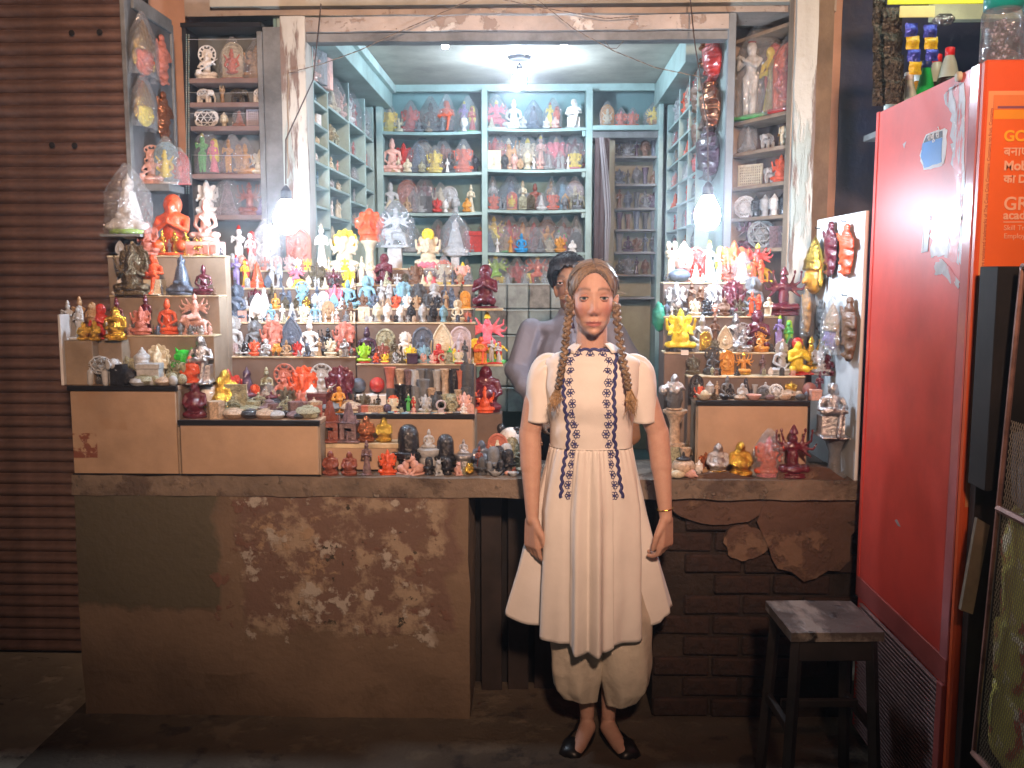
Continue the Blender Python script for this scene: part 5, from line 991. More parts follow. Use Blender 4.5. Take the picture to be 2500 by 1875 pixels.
def finish_labels():
    """every label singles its figurine out: look, place, neighbours when needed, and rank along the shelf last"""
    def short(i): return (CO[i['cs'][0]][1].split()[-1] if ' ' not in CO[i['cs'][0]][1] or True else '') + ' ' + {'statue': 'statue', 'idol': 'idol'}.get(i['k']['cat'], i['k']['cat'])
    by = {}
    for i in ITEMS: by.setdefault(i['place'], []).append(i)
    for pl, L_ in by.items():
        L_.sort(key=lambda i: i['x'])
        seen = {}
        for n, i in enumerate(L_):
            base = f"{i['w']} {i['words']}" + (' in plastic' if i['bag'] else '')
            i['base'] = base; i['n'] = n; seen.setdefault(base, []).append(i)
        for base, S in seen.items():
            for r, i in enumerate(S):
                if i['lab']: i['e']['label'] = i['lab']; continue
                words = f"{base} {pl}"
                if len(S) > 1:
                    L2, n = L_, i['n']; lft = L2[n - 1] if n else None; rgt = L2[n + 1] if n + 1 < len(L2) else None
                    ordn = ['leftmost', 'second', 'third', 'fourth', 'fifth', 'sixth', 'seventh', 'eighth', 'ninth', 'tenth']
                    o = 'rightmost' if r == len(S) - 1 else ordn[min(r, 9)]
                    words = f"{o} {base} {pl}"
                elif len(words.split()) <= 11 and i['n']:
                    words += f", beside a {short(L_[i['n'] - 1])}"
                t = words.split()
                i['e']['label'] = ' '.join(t[:16])
# ================================================================= THE GOODS
# left stepped stand
y1, y2, y3 = 3.86, 3.79, 3.70
row('on the top step of the left stand', 3.855, ZSL[2], '363 82 gn tc; 398 58 st gd; 428 58 st gd; 455 58 st gd; 492 50 dg gd; 522 26 lb sv')
row('on the second step of the left stand', 3.785, ZSL[1], '376 98 sa or/cr/cr; 444 96 py db; 498 74 bs mr; 292 48 py wh')
row('on the third step of the left stand', 3.70, ZSL[0], '358 92 st mr; 410 88 bs or/or; 478 104 dg pk/pk; 346 70 gn tc -0.03')
# big ones above the left stand
zpl = ZZ(590, 3.87, 505)
e_ = empty('buddha_pedestal', (0, 0, 0), 'pink stone plinth under the pink seated buddha on the left stand', 'plinth'); box('plinth', XX(465, 3.85), XX(545, 3.85), 3.845, 3.935, ZSL[2] + .001, zpl, CO['pk'][0], e_)
for j in range(4): box('panel', XX(470 + j * 18.5, 3.85), XX(484 + j * 18.5, 3.85), 3.842, 3.8445, ZSL[2] + .008, zpl - .014, CO['tc'][0], e_)
row('on a carved plinth at the left', 3.89, zpl, '503 110 bs pk')
sh1 = ZZ(572, 3.86, 318); wb1 = tag(box('wall_bracket', XX(276, 3.86), XX(372, 3.86), 3.80, 3.964, sh1 - .012, sh1, m_grey_wood), 'small grey bracket shelf carrying the large bagged white saint', 'bracket')
row('on the left bracket shelf', 3.86, sh1, '316 150 py wh/lm/gr *')
row('behind the left gold figures', 3.90, ZSL[2], '424 158 hm or/or/or')
sh2 = ZZ(452, 4.06, 400); tag(box('grey_wall_bracket', XX(354, 4.06), XX(447, 4.06), 3.99, 4.16, sh2 - .03, sh2, m_grey_wood), 'grey bracket shelf below the hanging masks', 'bracket')
row('on the bracket below the masks', 4.06, sh2, '371 100 ds pk/pk; 408 96 ar lb/yl/wh *; 440 74 ar rd/rd/rd *')
row('on the left ledge by the shutter', 3.76, ZSL[1], '326 130 gh bz/bz/bz')
row('on the riser box by the shutter', 3.60, zlb, '180 94 cp lg/lg/lg/lg; 210 110 cp tn/tn/tn/tn +0.02; 247 86 hm rd/rd/rd +0.03; 288 96 st mr +0.03; 205 46 lb gd -0.04; 232 50 lb gd -0.04; 262 44 st lg -0.04; 284 84 lb gd -0.02')
zA = BZ['A']
row('on the tallest display box', 3.57, zA, '250 82 el lg -0.03 @1.3; 276 66 el wh +0.03 @1.0; 300 78 el gs +0.04 @1.2; 292 50 bk bk -0.04; 318 40 eg bk -0.045; 322 46 pl oc +0.06; 349 62 pl tc +0.05; 350 86 hd lg +0.03; 368 50 rb lg -0.02; 386 92 gh cr/cr/cr +0.05; 388 48 hd lg +0.0; 432 66 el gs +0.045 @0.9; 452 80 hc gn +0.07; 466 70 lb or +0.02; 492 124 sa sv/sv/sv +0.05; 420 30 eg gs -0.03; 445 26 eg gs -0.02; 335 26 eg cs -0.03; 355 28 lp gs -0.04; 380 24 eg gs -0.05; 400 22 lp cs -0.045; 372 20 eg lg -0.055; 423 24 eg lg -0.052; 310 24 eg bk -0.055; 340 22 lp lg -0.058', dy=0.0)
row('at the right end of the tallest box', 3.66, BZ['B'], '512 86 hd wh/wh -0.0; 540 96 lb gd; 552 116 lb gd +0.05; 577 70 tl gs; 560 110 gn rd/rd/rd +0.10')
# central stand
row('on the top tread of the central stand', 4.31, ZSC[4], '598 114 cp wh/wh/rd/cr; 652 112 ar lg/wh/wh *; 730 96 ar tc/tc/tc; 786 112 st wh/cr/yl; 842 96 gh cr/yl/wh; 903 0.1 bk wh' .replace('; 903 0.1 bk wh', ''))
row('on the fourth tread of the central stand', 4.19, ZSC[3], '588 78 cp vi/yl/rd/hp; 628 62 py or/or; 672 66 cp lg/lg/lg/lg; 725 54 dg hp/yl/yl/yl; 775 62 gn bz/bz/bz; 815 50 ma mr; 852 46 gn yl; ')
row('on the third tread of the central stand', 4.11, ZSC[2], '625 50 gn mr; 665 58 st bz; 698 50 cp db/db/db/db; 737 64 ds lb/lb; 775 54 bs db; 818 58 gn hp; 850 70 bs lb; 645 50 py wh -0.03; 673 38 bs oc -0.03; 697 30 lb bz -0.03; 722 28 lb bz -0.03; 748 32 lb gd -0.03; 770 36 hd wh -0.03; 790 40 ar lg -0.03; 815 36 lf lb -0.03')
row('on the second tread of the central stand', 4.02, ZSC[1], '578 88 bh db/db; 630 66 lf wh; 662 44 bs lb; 690 42 st wh; 713 46 py lg; 742 44 gn cr; 770 48 bs lb; 802 48 ar tn; 822 32 st wh; 848 54 cp br/br/br/br; 592 26 tl pk -0.03; 610 22 st wh -0.03; 626 18 lb bz -0.03; 640 20 st lg -0.03; 655 20 bh pk -0.035; 675 20 bh pk -0.035; 706 16 lb oc -0.03; 735 16 st wh -0.035; 758 22 bs wh -0.035; 782 22 st wh -0.035; 795 20 st wh -0.035')
row('on the first tread of the central stand', 3.93, ZSC[0], '569 92 bh lg/lg; 622 82 bh gy/gy; 665 82 gh tc/tc/tc; 713 90 lf db; 757 86 bs wh/wh; 802 72 ma bk/bk/bk; 841 80 gh tc/tc/tc; 548 50 hm or/or/or -0.02; 592 48 bs lg -0.03; 576 30 ar pl -0.035; 596 36 gn bk -0.035; 622 40 gn or -0.035; 650 42 hm lg/lg/lg -0.035; 676 30 hc oc -0.03; 700 40 bs tn -0.035; 727 36 gn rd -0.03; 752 36 sm db -0.035; 746 18 st wh -0.045; 780 42 st tn -0.03; 808 44 gn cr -0.035; 842 44 sa sv/sv/sv -0.035; 660 14 lb bz -0.045; 674 14 lb bz -0.045; 688 14 lb bz -0.045; 730 16 sm lg -0.045; 765 16 sm lg -0.045; 832 18 hd cr -0.045; 638 16 gn sv -0.045; 608 16 bs sv -0.045')
zB = BZ['B']
row('standing at the foot of the central stand', 3.82, zB, '604 108 py pu; 653 104 st gs/gs; 694 116 ds tc/tc; 742 110 gh or/or/or; 786 116 ds lg/lg; 832 110 gh mr/mr/mr')
row('in the second rank before the central stand', 3.77, zB + .0, '583 46 jb sv; 622 62 bh or/or; 658 58 cp cr/yl/tn/cr *; 698 60 gn bz; 718 56 ma bz/bz/bz; 762 62 hd wh/wh; 733 52 gn tc; 703 40 py bk -0.02; 780 44 rb mr -0.02; 803 52 gn cu +0.01; 828 62 sa oc/oc/cr -0.02')
row('among the pots on the long low box', 3.60, zB, '478 90 lb mr/mr/mr -0.03; 500 76 gl sv/bk +0.10; 523 92 cu rd +0.12; 505 44 tm yl/yl/yl +0.05; 528 40 bx cs/cs -0.04; 568 48 pj gs -0.0; 576 62 pj gs +0.13; 548 54 pj cs +0.09; 604 46 pj gs +0.09; 632 50 pj gs +0.09; 572 26 lp cs -0.045; 612 24 lp bk/db -0.045; 648 24 lp cs/cs -0.045; 610 28 lp gs -0.0; 676 20 lp lg -0.045; 658 40 pt ps +0.09; 612 56 pt bk/mr +0.12; 664 50 pt bk/mr +0.12; 632 20 bw cs +0.02; 660 22 bw ps +0.01; 692 34 pj gs/gs +0.03; 702 40 pj gs +0.10; 736 34 pt ps/ps +0.10; 698 18 ev bk -0.03; 718 18 lp ps -0.04; 722 34 bx ps/ps +0.02; 752 30 lp gs -0.02; 748 28 rb ps/ps +0.08; 745 14 ev gs -0.045; 765 14 ev gs -0.045; 770 32 bx tc/cs +0.05; 712 14 eg pk -0.047; 730 16 lp bk -0.047')
# inner stand right of the centre
zD4 = ZSD[4]
row('on the top tread of the inner stand', 4.33, zD4, '903 62 pd cr/cr; 965 50 bk lg; 1112 4 bk lg'.replace('; 1112 4 bk lg', ''))
zh = ZZ(601, 4.33, 903); row('raised on the pale pedestal', 4.33, zD4 + 62 * 4.33 / F / 1.005 * 1.0, '903 86 fd or')
row('raised on a pale grey block', 4.31, zD4 + 2 * .005, '')
row('on the top tread of the inner stand', 4.30, zD4, '1046 88 lv cr/yl/hp')
zt5 = zD4 + 50 * 4.33 / F / 1.005
row('raised on the pale grey block', 4.33, zt5, '967 100 dg wh/wh/wh/wh **')
row('raised behind the bagged elephant idol', 4.36, zD4, '1112 30 bk lg'); row('raised behind the bagged elephant idol', 4.36, zD4 + 30 * 4.36 / F / 1.005, '1112 92 py wh/wh **')
row('on the fourth tread of the inner stand', 4.19, ZSD[3], '892 66 cp cr/cr/cr/cr; 938 74 hm mr/mr/mr; 1016 52 gn br; 1050 42 sg hp/oc/gx; 1084 58 gh cr/or/yl *; 1130 54 gn pk/yl/rd')
row('on the third tread of the inner stand', 4.11, ZSD[2], '897 76 bh lb/lb; 940 66 cp lg/lg/lg/lg; 984 62 gh lb/lb/lb; 1022 58 gh dg/dg/dg; 1061 58 bh lg/lg; 1094 56 cp db/db/db/db; 1128 56 st bz; 888 34 gn br -0.03; 914 36 gn db -0.03; 968 34 gn or -0.03; 994 34 gn wh -0.03; 1018 32 gn tn -0.03; 1043 34 gh dg/dg/dg -0.03; 1067 32 gn bk -0.03; 1089 40 st tn -0.03; 1110 32 gn db -0.03; 1136 40 ar oc/oc/oc -0.03')
row('on the second tread of the inner stand', 4.02, ZSD[1], '889 34 tl cr; 922 46 hd cr/cr; 946 44 hd wh/wh; 978 40 hd wh/wh; 1004 42 hd bk/bk; 1033 44 hd lg/lg; 1058 40 hd bk/bk; 1083 40 hd lb/lb; 1117 52 bh cr/lg; 1142 26 gn tc')
row('on the first tread of the inner stand', 3.93, ZSD[0], '897 88 bs pu/pu; 942 78 ar gs/gs/gs; 990 72 bh wh/wh; 1033 82 ar db/db/db; 1080 92 lf cr; 1124 84 ar pl/pl/pl; 889 50 gn lm/lm/rd -0.03; 935 50 gn rw -0.03; 964 58 st bz -0.02; 1002 44 gn yl/yl/yl -0.02; 1036 46 gn lb/lb/lb -0.03; 1071 48 hm rd/rd/rd -0.03; 1103 40 cp gr/yl/yl/gr -0.02; 1135 54 st dg -0.02; 918 26 hm or/or/vi -0.045; 940 28 gn yl/hp/hp -0.045; 964 26 bh sv -0.045; 982 30 ma bz -0.04; 1008 24 rb pu -0.045; 1034 24 ar pk -0.045; 1057 26 gn pk -0.045; 1079 24 rg cs -0.045; 1098 26 ar gs -0.045; 1120 34 gn cr/rd/rd -0.045')
zC = BZ['C']
row('in the upper rank of stone vases', 3.845, zC + .055, '953 66 vs tc; 977 62 vs cs; 998 60 vs ps; 1016 60 cy lg; 1030 62 vs gy; 1048 62 cy dg; 1066 60 vs lg; 1087 62 vs cs; 1108 62 cy bk; 1123 60 vs tc; 1142 74 cy dg')
tag(box('vase_shelf', XX(948, 3.8), XX(1156, 3.8), 3.80, 3.875, zC + .001, zC + .055, m_riser), 'low riser inside the display carrying the upper rank of vases', 'riser')
row('in the lower rank of stone vases', 3.775, zC, '955 52 cy dg; 977 62 vs bk; 994 60 cy bk; 1016 58 cy gy; 1034 74 vs gy; 1054 54 vs cs; 1070 46 cy bk; 1086 40 gb gs; 1104 40 gb gs; 1120 50 vs cs; 1138 56 cy dg', dy=0.005)
row('beside the dark ball', 3.84, zC + .065, '876 36 gl db/bk; 921 38 gl rd/bk')
tag(box('white_card_box', XX(866, 3.8), XX(942, 3.8), 3.795, 3.87, zC + .001, zC + .064, mat('white_card', (.75, .75, .74), .6, var=.05)), 'white cardboard box holding up the dark ball and the red ball', 'carton')
row('in the back rank above the coasters', 3.76, zC, '868 44 bs bk; 890 48 gn bz; 924 42 st bk; 914 36 ma bz/bz/bz -0.02; 960 42 gh cr/or/rd -0.02; 1003 46 cp gr/rd/cr/rd -0.02; 1039 46 gn lg -0.02; 1064 50 gn dg -0.0; 1102 44 hc gs -0.01; 1134 52 gn pk -0.015; 1077 32 rg pl -0.035; 1104 32 rg gs -0.035; 1132 26 bs wh -0.04; 946 22 eg pu -0.035; 858 26 lp cs -0.02; 825 30 pt lg -0.0; 852 28 lp tn -0.0; 874 18 rb ps -0.035; 892 18 rb tc -0.035; 910 18 rb cs -0.035; 928 18 rb cs -0.035; 980 14 hc gs -0.04; 1010 16 gn pk -0.04; 1042 14 lb gs -0.04; 1150 24 ar pk -0.04; 810 26 lp gy -0.02')
# coasters spread on box C
r = random.Random(5); n = 0
cm = None
for j in range(3):
    for i in range(17):
        if cm is None:
            bm = bmesh.new(); lathe(bm, [(.013, 0), (.014, .002), (.013, .004)], 14); o = from_bm('stone_coaster', bm, None); cm = o.data; cm.materials.append(None)
        else: o = link('stone_coaster', cm)
        c = r.choice(['gs', 'cs', 'lg', 'lb', 'pk', 'gy', 'cr']); o.material_slots[0].link = 'OBJECT'; o.material_slots[0].material = CO[c][0]
        x = XX(846 + i * 18 + r.uniform(-4, 4), 3.72); o.location = (x, 3.706 + j * .020, zC + .001 + r.choice((0, 0, .0042))); o.scale = (1, .75, 1)
        tag(o, f"{CO[c][1]} flat coaster, {['first','second','third','fourth','fifth','sixth','seventh','eighth','ninth','tenth','eleventh','twelfth','thirteenth','fourteenth','fifteenth','sixteenth','last'][i]} from the left in the {['front','middle','back'][j]} line", 'coaster', 'flat stone coasters on the display box')
# box D items and the slab front
zD = BZ['D']
row('on the small plywood riser', 3.635, zD, '807 104 tm rw/rw/rw/pk; 853 100 tm ps/ps/ps/pk; 895 66 lb cu/cu/cu; 938 62 lb gd/gd/gd')
row('on the slab before the small riser', 3.54, CT, '808 62 lb rw/rw/rw; 854 60 lb rw/rw/rw; 896 82 st ps; 947 64 gn or/or/or')
row('on the slab before the peach box', 3.56, CT, '998 118 lg bk/bk +0.06; 1048 110 hl lg/lg +0.06; 1088 88 lg bk/bk +0.06; 1132 80 hl sv/sv +0.05; 988 48 sm pk @0.9; 1016 52 sm pk @-0.8; 1048 42 lg bk/bk; 1070 42 sm lg @0.3; 1092 40 lg bk/bk; 1118 36 sm pk @0.4; 1146 28 hc gd; 1177 42 lg dg/dg')
row('crowding the slab beside the woman', 3.60, CT, '1200 66 ma rw -0.02 +0.14; 1176 74 lb db/sv/bk +0.06; 1215 80 ar tc/cr/cr +0.10; 1170 62 st rw +0.0; 1205 62 lg gy/gy +0.0; 1218 60 lg bk/bk +0.03; 1241 56 lg bk/bk +0.0; 1236 62 lg lg/dg +0.06; 1195 32 lg gy/gy -0.04; 1222 36 lg bk/bk -0.04; 1250 70 bh gs/gs +0.12; 1262 60 bh gs/gs +0.08; 1268 44 rg gs +0.03; 1285 50 rg gs +0.09; 1258 40 rg gs +0.0; 1210 12 bw lg -0.06; 1254 10 bw lg -0.07; 1240 10 ev pk -0.045; 1280 14 bw cr -0.03')
row('on the stone bases near the seller', 3.86, CT, '1248 76 eg wh; 1292 96 lb cu/cu/cu; 1222 92 lb bk/bk/bk +0.02; 1262 84 hm bk/bk/bk -0.02')
zq = CT + 0.30
# column of big items at the right end of inner stand
bx_ = empty('side_bracket', (0, 0, 0), 'pale little shelf fixed to the end of the inner stand', 'bracket')
za, zb = ZZ(752, 3.98, 1185), ZZ(888, 3.95, 1190)
for z_, nm in ((za, 'shelf'), (zb, 'shelf')): box(nm, XX(1162, 3.95), XX(1228, 3.95), 3.93, 4.02, z_ - .01, z_, m_ply_edge, bx_)
row('on the upper bracket by the inner stand', 3.97, za, '1185 112 hm mr/mr/mr')
row('on the lower bracket by the inner stand', 3.97, zb, '1190 130 dg hp/yl/yl/gr +0.02; 1174 66 sa or/or/or -0.02; 1172 46 ar oc/oc/oc -0.035; 1208 62 cp lg/lg/rd/rd -0.02')
zc_ = ZZ(1008, 3.92, 1180)
row('under the lower bracket', 3.90, CT, '1186 0.5 bk lg'.replace('1186 0.5 bk lg', ''))
tag(box('grey_plinth', XX(1160, 3.88), XX(1225, 3.88), 3.87, 3.96, CT + .002, ZZ(1008, 3.9, 1186), m_riser), 'brown block holding the orange idol beside the seller', 'block')
row('on the brown block beside the seller', 3.91, ZZ(1008, 3.9, 1186), '1184 66 gn or/or/or -0.01; 1186 125 lb mr/mr/mr +0.03')
# right stand
row('on the top tread of the right stand', 4.09, ZSR[3], '1638 92 pl cr; 1668 100 hd pk/pk; 1697 78 ar rd/rd/rd; 1742 96 cp wh/wh/yl/gr; 1790 104 gn or/or/yl; 1848 90 dg rd/yl/yl/yl; ')
row('at the front of the top right tread', 4.045, ZSR[3], '1658 30 ev db; 1698 42 py cr/cr; 1737 50 py wh/lb; 1777 48 gn rw; 1812 60 py wh/lg *; 1848 60 cp or/or/or/or')
row('on the second tread of the right stand', 3.99, ZSR[2], '1650 80 gn sv/sv/sv; 1697 80 cp br/br/br/br; 1743 74 gh sv/sv/sv; 1790 82 gh mr/mr/mr; 1838 90 bh gy/gy; 1912 132 ma mr/mr/mr -0.03')
row('at the front of the second right tread', 3.945, ZSR[2], '1696 42 gn cr; 1726 44 gn bk; 1767 44 lb br; 1806 46 ma bz/bz/bz; 1842 58 cp or/or/or/or; 1876 46 sa cr/cr/cr')
row('on the third tread of the right stand', 3.90, ZSR[1], '1660 110 gn yl/yl/bk -0.03; 1713 88 bs lg/lg; 1744 82 st br; 1794 92 bs sv/sv; 1848 106 hm mr/mr/mr; 1912 84 cp vi/gr/lm/ps')
row('at the front of the third right tread', 3.86, ZSR[1], '1722 46 ar gd/gd/bk; 1770 60 lf cr/lg; 1814 68 ds sv/sv; 1858 58 ds oc/oc')
row('on the fourth tread of the right stand', 3.81, ZSR[0], '1648 0.1 bk bk'.replace('1648 0.1 bk bk', '') + '1692 48 gn bz; 1738 66 ds dg/dg; 1774 56 ar oc/oc/oc; 1815 58 ma oc/gd/gd; 1862 46 st ps; 1908 78 bh lg/lg; 1946 90 hm yl/rd/rd; 1978 104 ma gd/gd/rd +0.01; 2003 72 gn sv/sv/sv -0.01; 2020 50 hm mr/mr/mr -0.02')
zE = BZ['E']
row('on the display box at the right end', 3.69, zE, '1700 54 ar bk/dg/dg; 1706 36 gn or/cr/gs -0.01; 1732 42 hd lg/lg; 1750 40 st cs; 1775 56 bs gy/gy; 1782 38 bs bk -0.01; 1812 40 lb lg/lg/lg -0.02; 1820 50 py bk +0.01; 1868 38 pj lg +0.01; 1842 32 vs lg +0.0; 1862 28 jb gy -0.01; 1894 34 jb wh -0.01; 1904 34 pt bk +0.02; 1930 42 gn gd +0.01; 1976 38 eg rw +0.0; 2000 62 st mr +0.02; 1923 22 lp cs -0.0; 1950 20 eg cs -0.02; 1718 14 bw cr -0.04; 1720 22 eg cr -0.03; 1770 10 bw bk -0.045; 1806 13 lp cs -0.045; 1840 13 bw pk -0.045; 1880 13 ev ps -0.045; 1916 17 ev cs -0.045; 1955 15 ev dg -0.045; 1990 24 rb pk/pk -0.035')
row('standing at the left of the right box', 3.60, CT, '1646 0.1 bk bk'.replace('1646 0.1 bk bk', ''))
item('bx', 'gs/gs', XX(1650, 3.66, 1100), 3.66, CT + .0005, 0.10, 'under the silver sack carrying buddha'); item('pd', 'cs/cs', XX(1648, 3.66, 1000), 3.66, CT + .101, 0.14, 'under the silver sack carrying buddha')
row('atop the striped stone pedestal', 3.66, CT + .242, '1646 90 hh sv/dg/cs')
row('on the slab at the right end', 3.56, CT, '1676 78 rl bz +0.06; 1672 62 vs cs +0.03; 1668 58 pt cs/bk -0.01; 1706 40 hd wh/wh -0.01 @-0.9; 1752 84 lb sv/gd/cu; 1806 88 lb gd/gd/cu; 1875 106 gn or/hp/hp *; 1934 146 ma mr/mr/mr -0.01; 1722 52 gn cu +0.06; 1680 22 sh pk -0.04 @-0.3; 1640 16 eg cs -0.04; 1625 24 sh cr -0.02; 1655 20 ev cr -0.045')
item('pd', 'gy/gy', XX(2038, 3.58, 1100), 3.58, CT + .0005, 0.155, 'at the right end of the slab', lab='grey stone drum pedestal under the silver seated man'); 
item('sa', 'sv/sv/sv', XX(2032, 3.57, 1000), 3.57, CT + .156, 0.218, 'on the grey drum', lab='silver seated man with crossed leg on the grey stone drum')
# left front cabinet
zl = SHL
row('on the top shelf of the left cabinet', 4.53, zl[0], '506 82 ds wh/wh; 570 84 ar cr/or/rd *; 628 80 gn tn/tn/tn *')
row('on the second shelf of the left cabinet', 4.53, zl[1], '500 42 el wh @1.4; 544 44 pl tn; 582 42 el bz @1.4; 638 42 el wh @1.4')
row('on the third shelf of the left cabinet', 4.53, zl[2], '503 44 oj wh/wh/dg; 548 36 hd cr/cr; 585 42 py tc *; 630 40 jp pl')
row('on the fourth shelf of the left cabinet', 4.53, zl[3], '508 98 cp gr/hp/yl/dg *; 570 82 cp oc/oc/oc/rw *; 636 60 gn cr; 600 74 bs oc *')
row('on the lowest shelf of the left cabinet', 4.53, zl[4], '506 86 gn wh; 556 82 py ps *; 610 84 ma rw/rw/rw; 650 78 py vi *')
row('in the bottom of the left cabinet', 3.86, ZZ(640, 3.86, 570), '')
# masks on the left panel
def hang(code, cols, px, py, hpx, plane, rz, lab, bag=0, axis='x', sy=1.0):
    if axis == 'x': Y = plane / XX(px, 1.0, py); p = W(px, py, Y); loc = (plane, Y, p.z)
    h = hpx * loc[1] / F
    e = item(code, cols, loc[0], loc[1], loc[2] - h / 2, h, 'wall', bag, rz, lab=lab, group='masks and reliefs hanging on the panels'); e.scale = (h * sy, h, h); return e
hang('mk', 'or/gd', 350, 120, 138, XP + .03, PI / 2, 'wrapped mask with orange face and gold crown, upper one on the dark side panel', 1, sy=1.9)
hang('mk', 'yl/gd', 352, 256, 116, XP + .03, PI / 2, 'wrapped mask with yellow face and gold crown, lower one on the dark side panel', 1, sy=2.0)
hang('rl', 'tc', 394, 148, 124, XP + .012, PI / 2, 'terracotta relief figure hanging beside the orange faced mask', 0, sy=2.2)
hang('rl', 'cu', 398, 286, 124, XP + .012, PI / 2, 'copper relief figure hanging beside the yellow faced mask', 0, sy=2.4)
for (cols, px, py, h, lab) in (('cu', 1724, 118, 108, 'gilt brown relief at the top of the mask jamb'), ('rd', 1746, 145, 100, 'red relief overlapping the gilt brown one on the mask jamb'), ('br', 1717, 240, 96, 'brown long faced relief below the gilt one on the mask jamb'), ('cu', 1743, 262, 108, 'brown leafy relief on the front edge of the mask jamb'),
        ('br', 1716, 330, 90, 'brown relief just above the narrow red one on the jamb'), ('pu', 1738, 375, 120, 'dark purple beaded relief lowest on the mask jamb'), ('rd', 1714, 410, 80, 'narrow red relief next to the dark purple one')):
    hang('rl', cols, px, py, h * 1.15, XJ - .016, -PI / 2, lab, 0, sy=4.6); ITEMS[-1]['e'].scale.y *= 2.4
hang('mk', 'oc/gd', 1988, 652, 150, XW - .03, -PI / 2, 'tall gold crowned mask with ochre face at the far edge of the white board', 0, sy=1.8)
hang('rl', 'mr', 2030, 610, 140, XW - .012, -PI / 2, 'maroon long relief on the white board beside the orange one', 0, sy=2.4)
hang('rl', 'or', 2068, 612, 132, XW - .012, -PI / 2, 'bright orange relief on the white board, top row', 0, sy=3.0)
hang('rl', 'oc', 1972, 760, 120, XW - .03, -PI / 2, 'ochre wrapped relief low at the far edge of the white board', 1, sy=1.8)
hang('rl', 'dg', 2005, 780, 100, XW - .012, -PI / 2, 'dark grey relief hanging between the two wrapped ones', 0, sy=1.8)
hang('mk', 'vi/tn', 2032, 800, 124, XW - .03, -PI / 2, 'wrapped mask with violet face in the middle of the white board', 1, sy=1.8)
hang('rl', 'br', 2076, 805, 165, XW - .014, -PI / 2, 'dull brown long figure hanging lowest on the white board', 0, sy=2.2)
for (px, py) in ((2035, 543), (2066, 540), (2002, 558), (2068, 722)):
    Y = XW / XX(px, 1.0, py); p = W(px, py, Y); bm = bmesh.new(); tube(bm, [(XW, Y, p.z), (XW - .018, Y, p.z), (XW - .02, Y, p.z + .008)], .0022, 6)
    from_bm('hook', bm, m_dark, wb)
# angled cabinet goods (local coordinates along its face)
def rcab(place, zi, spec):
    for s in spec.split(';'):
        t = s.split(); px, hp, code, cols = float(t[0]), float(t[1]), t[2], t[3]; bag = 1 if '*' in t else 0
        # intersect the pixel's ray with the cabinet face
        d = W(px, 500, 1.0); u = None
        A = c0; Bv = dd; k = (A.y * d.x - A.x) / (Bv.x - Bv.y * d.x) if abs(Bv.x - Bv.y * d.x) > 1e-6 else 0
        k = max(.03, min(LEN - .03, k)); q = rc_M @ Vector((k, -.06, 0)); z = SHR[zi]
        e = item(code, cols, q.x, q.y, z + .0006, hp * q.y / F, place, bag, -0.75, group=None)
rcab('on the top shelf of the angled cabinet', 1, '1822 205 cp wh/yl/rd/gr *; 1898 165 ar or/rd/rd *')
rcab('on the second shelf of the angled cabinet', 2, '1798 66 py sv *; 1846 46 el lg; 1876 48 st oc; 1896 58 el cr; 1915 40 hd wh/wh')
rcab('on the third shelf of the angled cabinet', 3, '1806 52 jp cr; 1858 48 el lg; 1880 70 gn or; 1902 56 st sv *')
rcab('on the fourth shelf of the angled cabinet', 4, '1797 52 jb wh; 1822 52 hd bk/bk; 1844 54 hd lg/lg; 1866 54 hd wh/wh; 1888 56 hd bk/bk; 1908 56 hd wh/wh')
rcab('on the lowest shelf of the angled cabinet', 5, '1808 90 ma mr; 1838 66 jb lg; 1876 52 tl ps; 1908 64 ma cr')
# back shelves
Yb = 6.34
row('on the top shelf of the left bay', Yb, SHB[(0, 0)], '952 56 gn yl/cr *; 1003 62 gn rd *; 1052 70 bs bk/bk *; 1090 74 sa or/dg/dg *; 1142 70 cp vi/rd/yl/gr *')
row('on the second shelf of the left bay', Yb, SHB[(0, 1)], '958 82 bs pk/pk; 986 72 gn rd/rd/rd +0.05; 1018 60 py db/db ** +0.02; 1032 74 ar cs ** +0.07; 1062 54 gn yl *; 1082 70 gn rw/rw * +0.06; 1097 50 ma dg; 1132 66 gn or/cr *; 1160 42 hd bk/bk')
row('on the third shelf of the left bay', Yb, SHB[(0, 2)], '954 72 bs lg/lg; 995 74 ar tc/tc * +0.05; 1010 44 py ps *; 1037 76 gn mr/mr * +0.06; 1030 44 py lg *; 1041 36 tl dg -0.02; 1068 34 gn rd -0.02; 1076 60 gn cr * +0.05; 1098 60 ar lg +0.04; 1112 40 hd lg/lg -0.02; 1150 62 st cr')
row('on the fourth shelf of the left bay', Yb, SHB[(0, 3)], '960 58 st lg *; 1000 64 py lg *; 1070 66 gn rw * +0.05; 1095 62 gn tc * +0.05; 1108 54 ar lg +0.02; 1144 48 ar tc; 1130 66 lb oc * +0.07; 1163 46 rb rd/rd')
row('on the top shelf of the right bay', Yb, SHB[(1, 0)], '1212 66 dg hp/hp/yl/wh *; 1254 70 bs wh/wh; 1302 56 py db **; 1350 60 cp yl/or/rd/rd *; 1400 70 sa wh/wh/wh')
row('on the second shelf of the right bay', Yb, SHB[(1, 1)], '1206 42 tl cr -0.02; 1209 78 gn rd/rd * +0.06; 1242 80 ma oc/cr * +0.06; 1232 36 hd dg/dg -0.02; 1256 36 hd pk/pk -0.02; 1288 44 hd cr/cr -0.02; 1288 76 gn cr/yl/lb * +0.06; 1320 76 st pk/yl/tn * +0.03; 1358 78 gn hp/tn * +0.06; 1340 36 py sv -0.02 *; 1368 36 cp lg/lg/lg/lg -0.02 *; 1403 44 gn yl/cr/hp -0.02 *; 1403 76 gn mr/mr * +0.06')
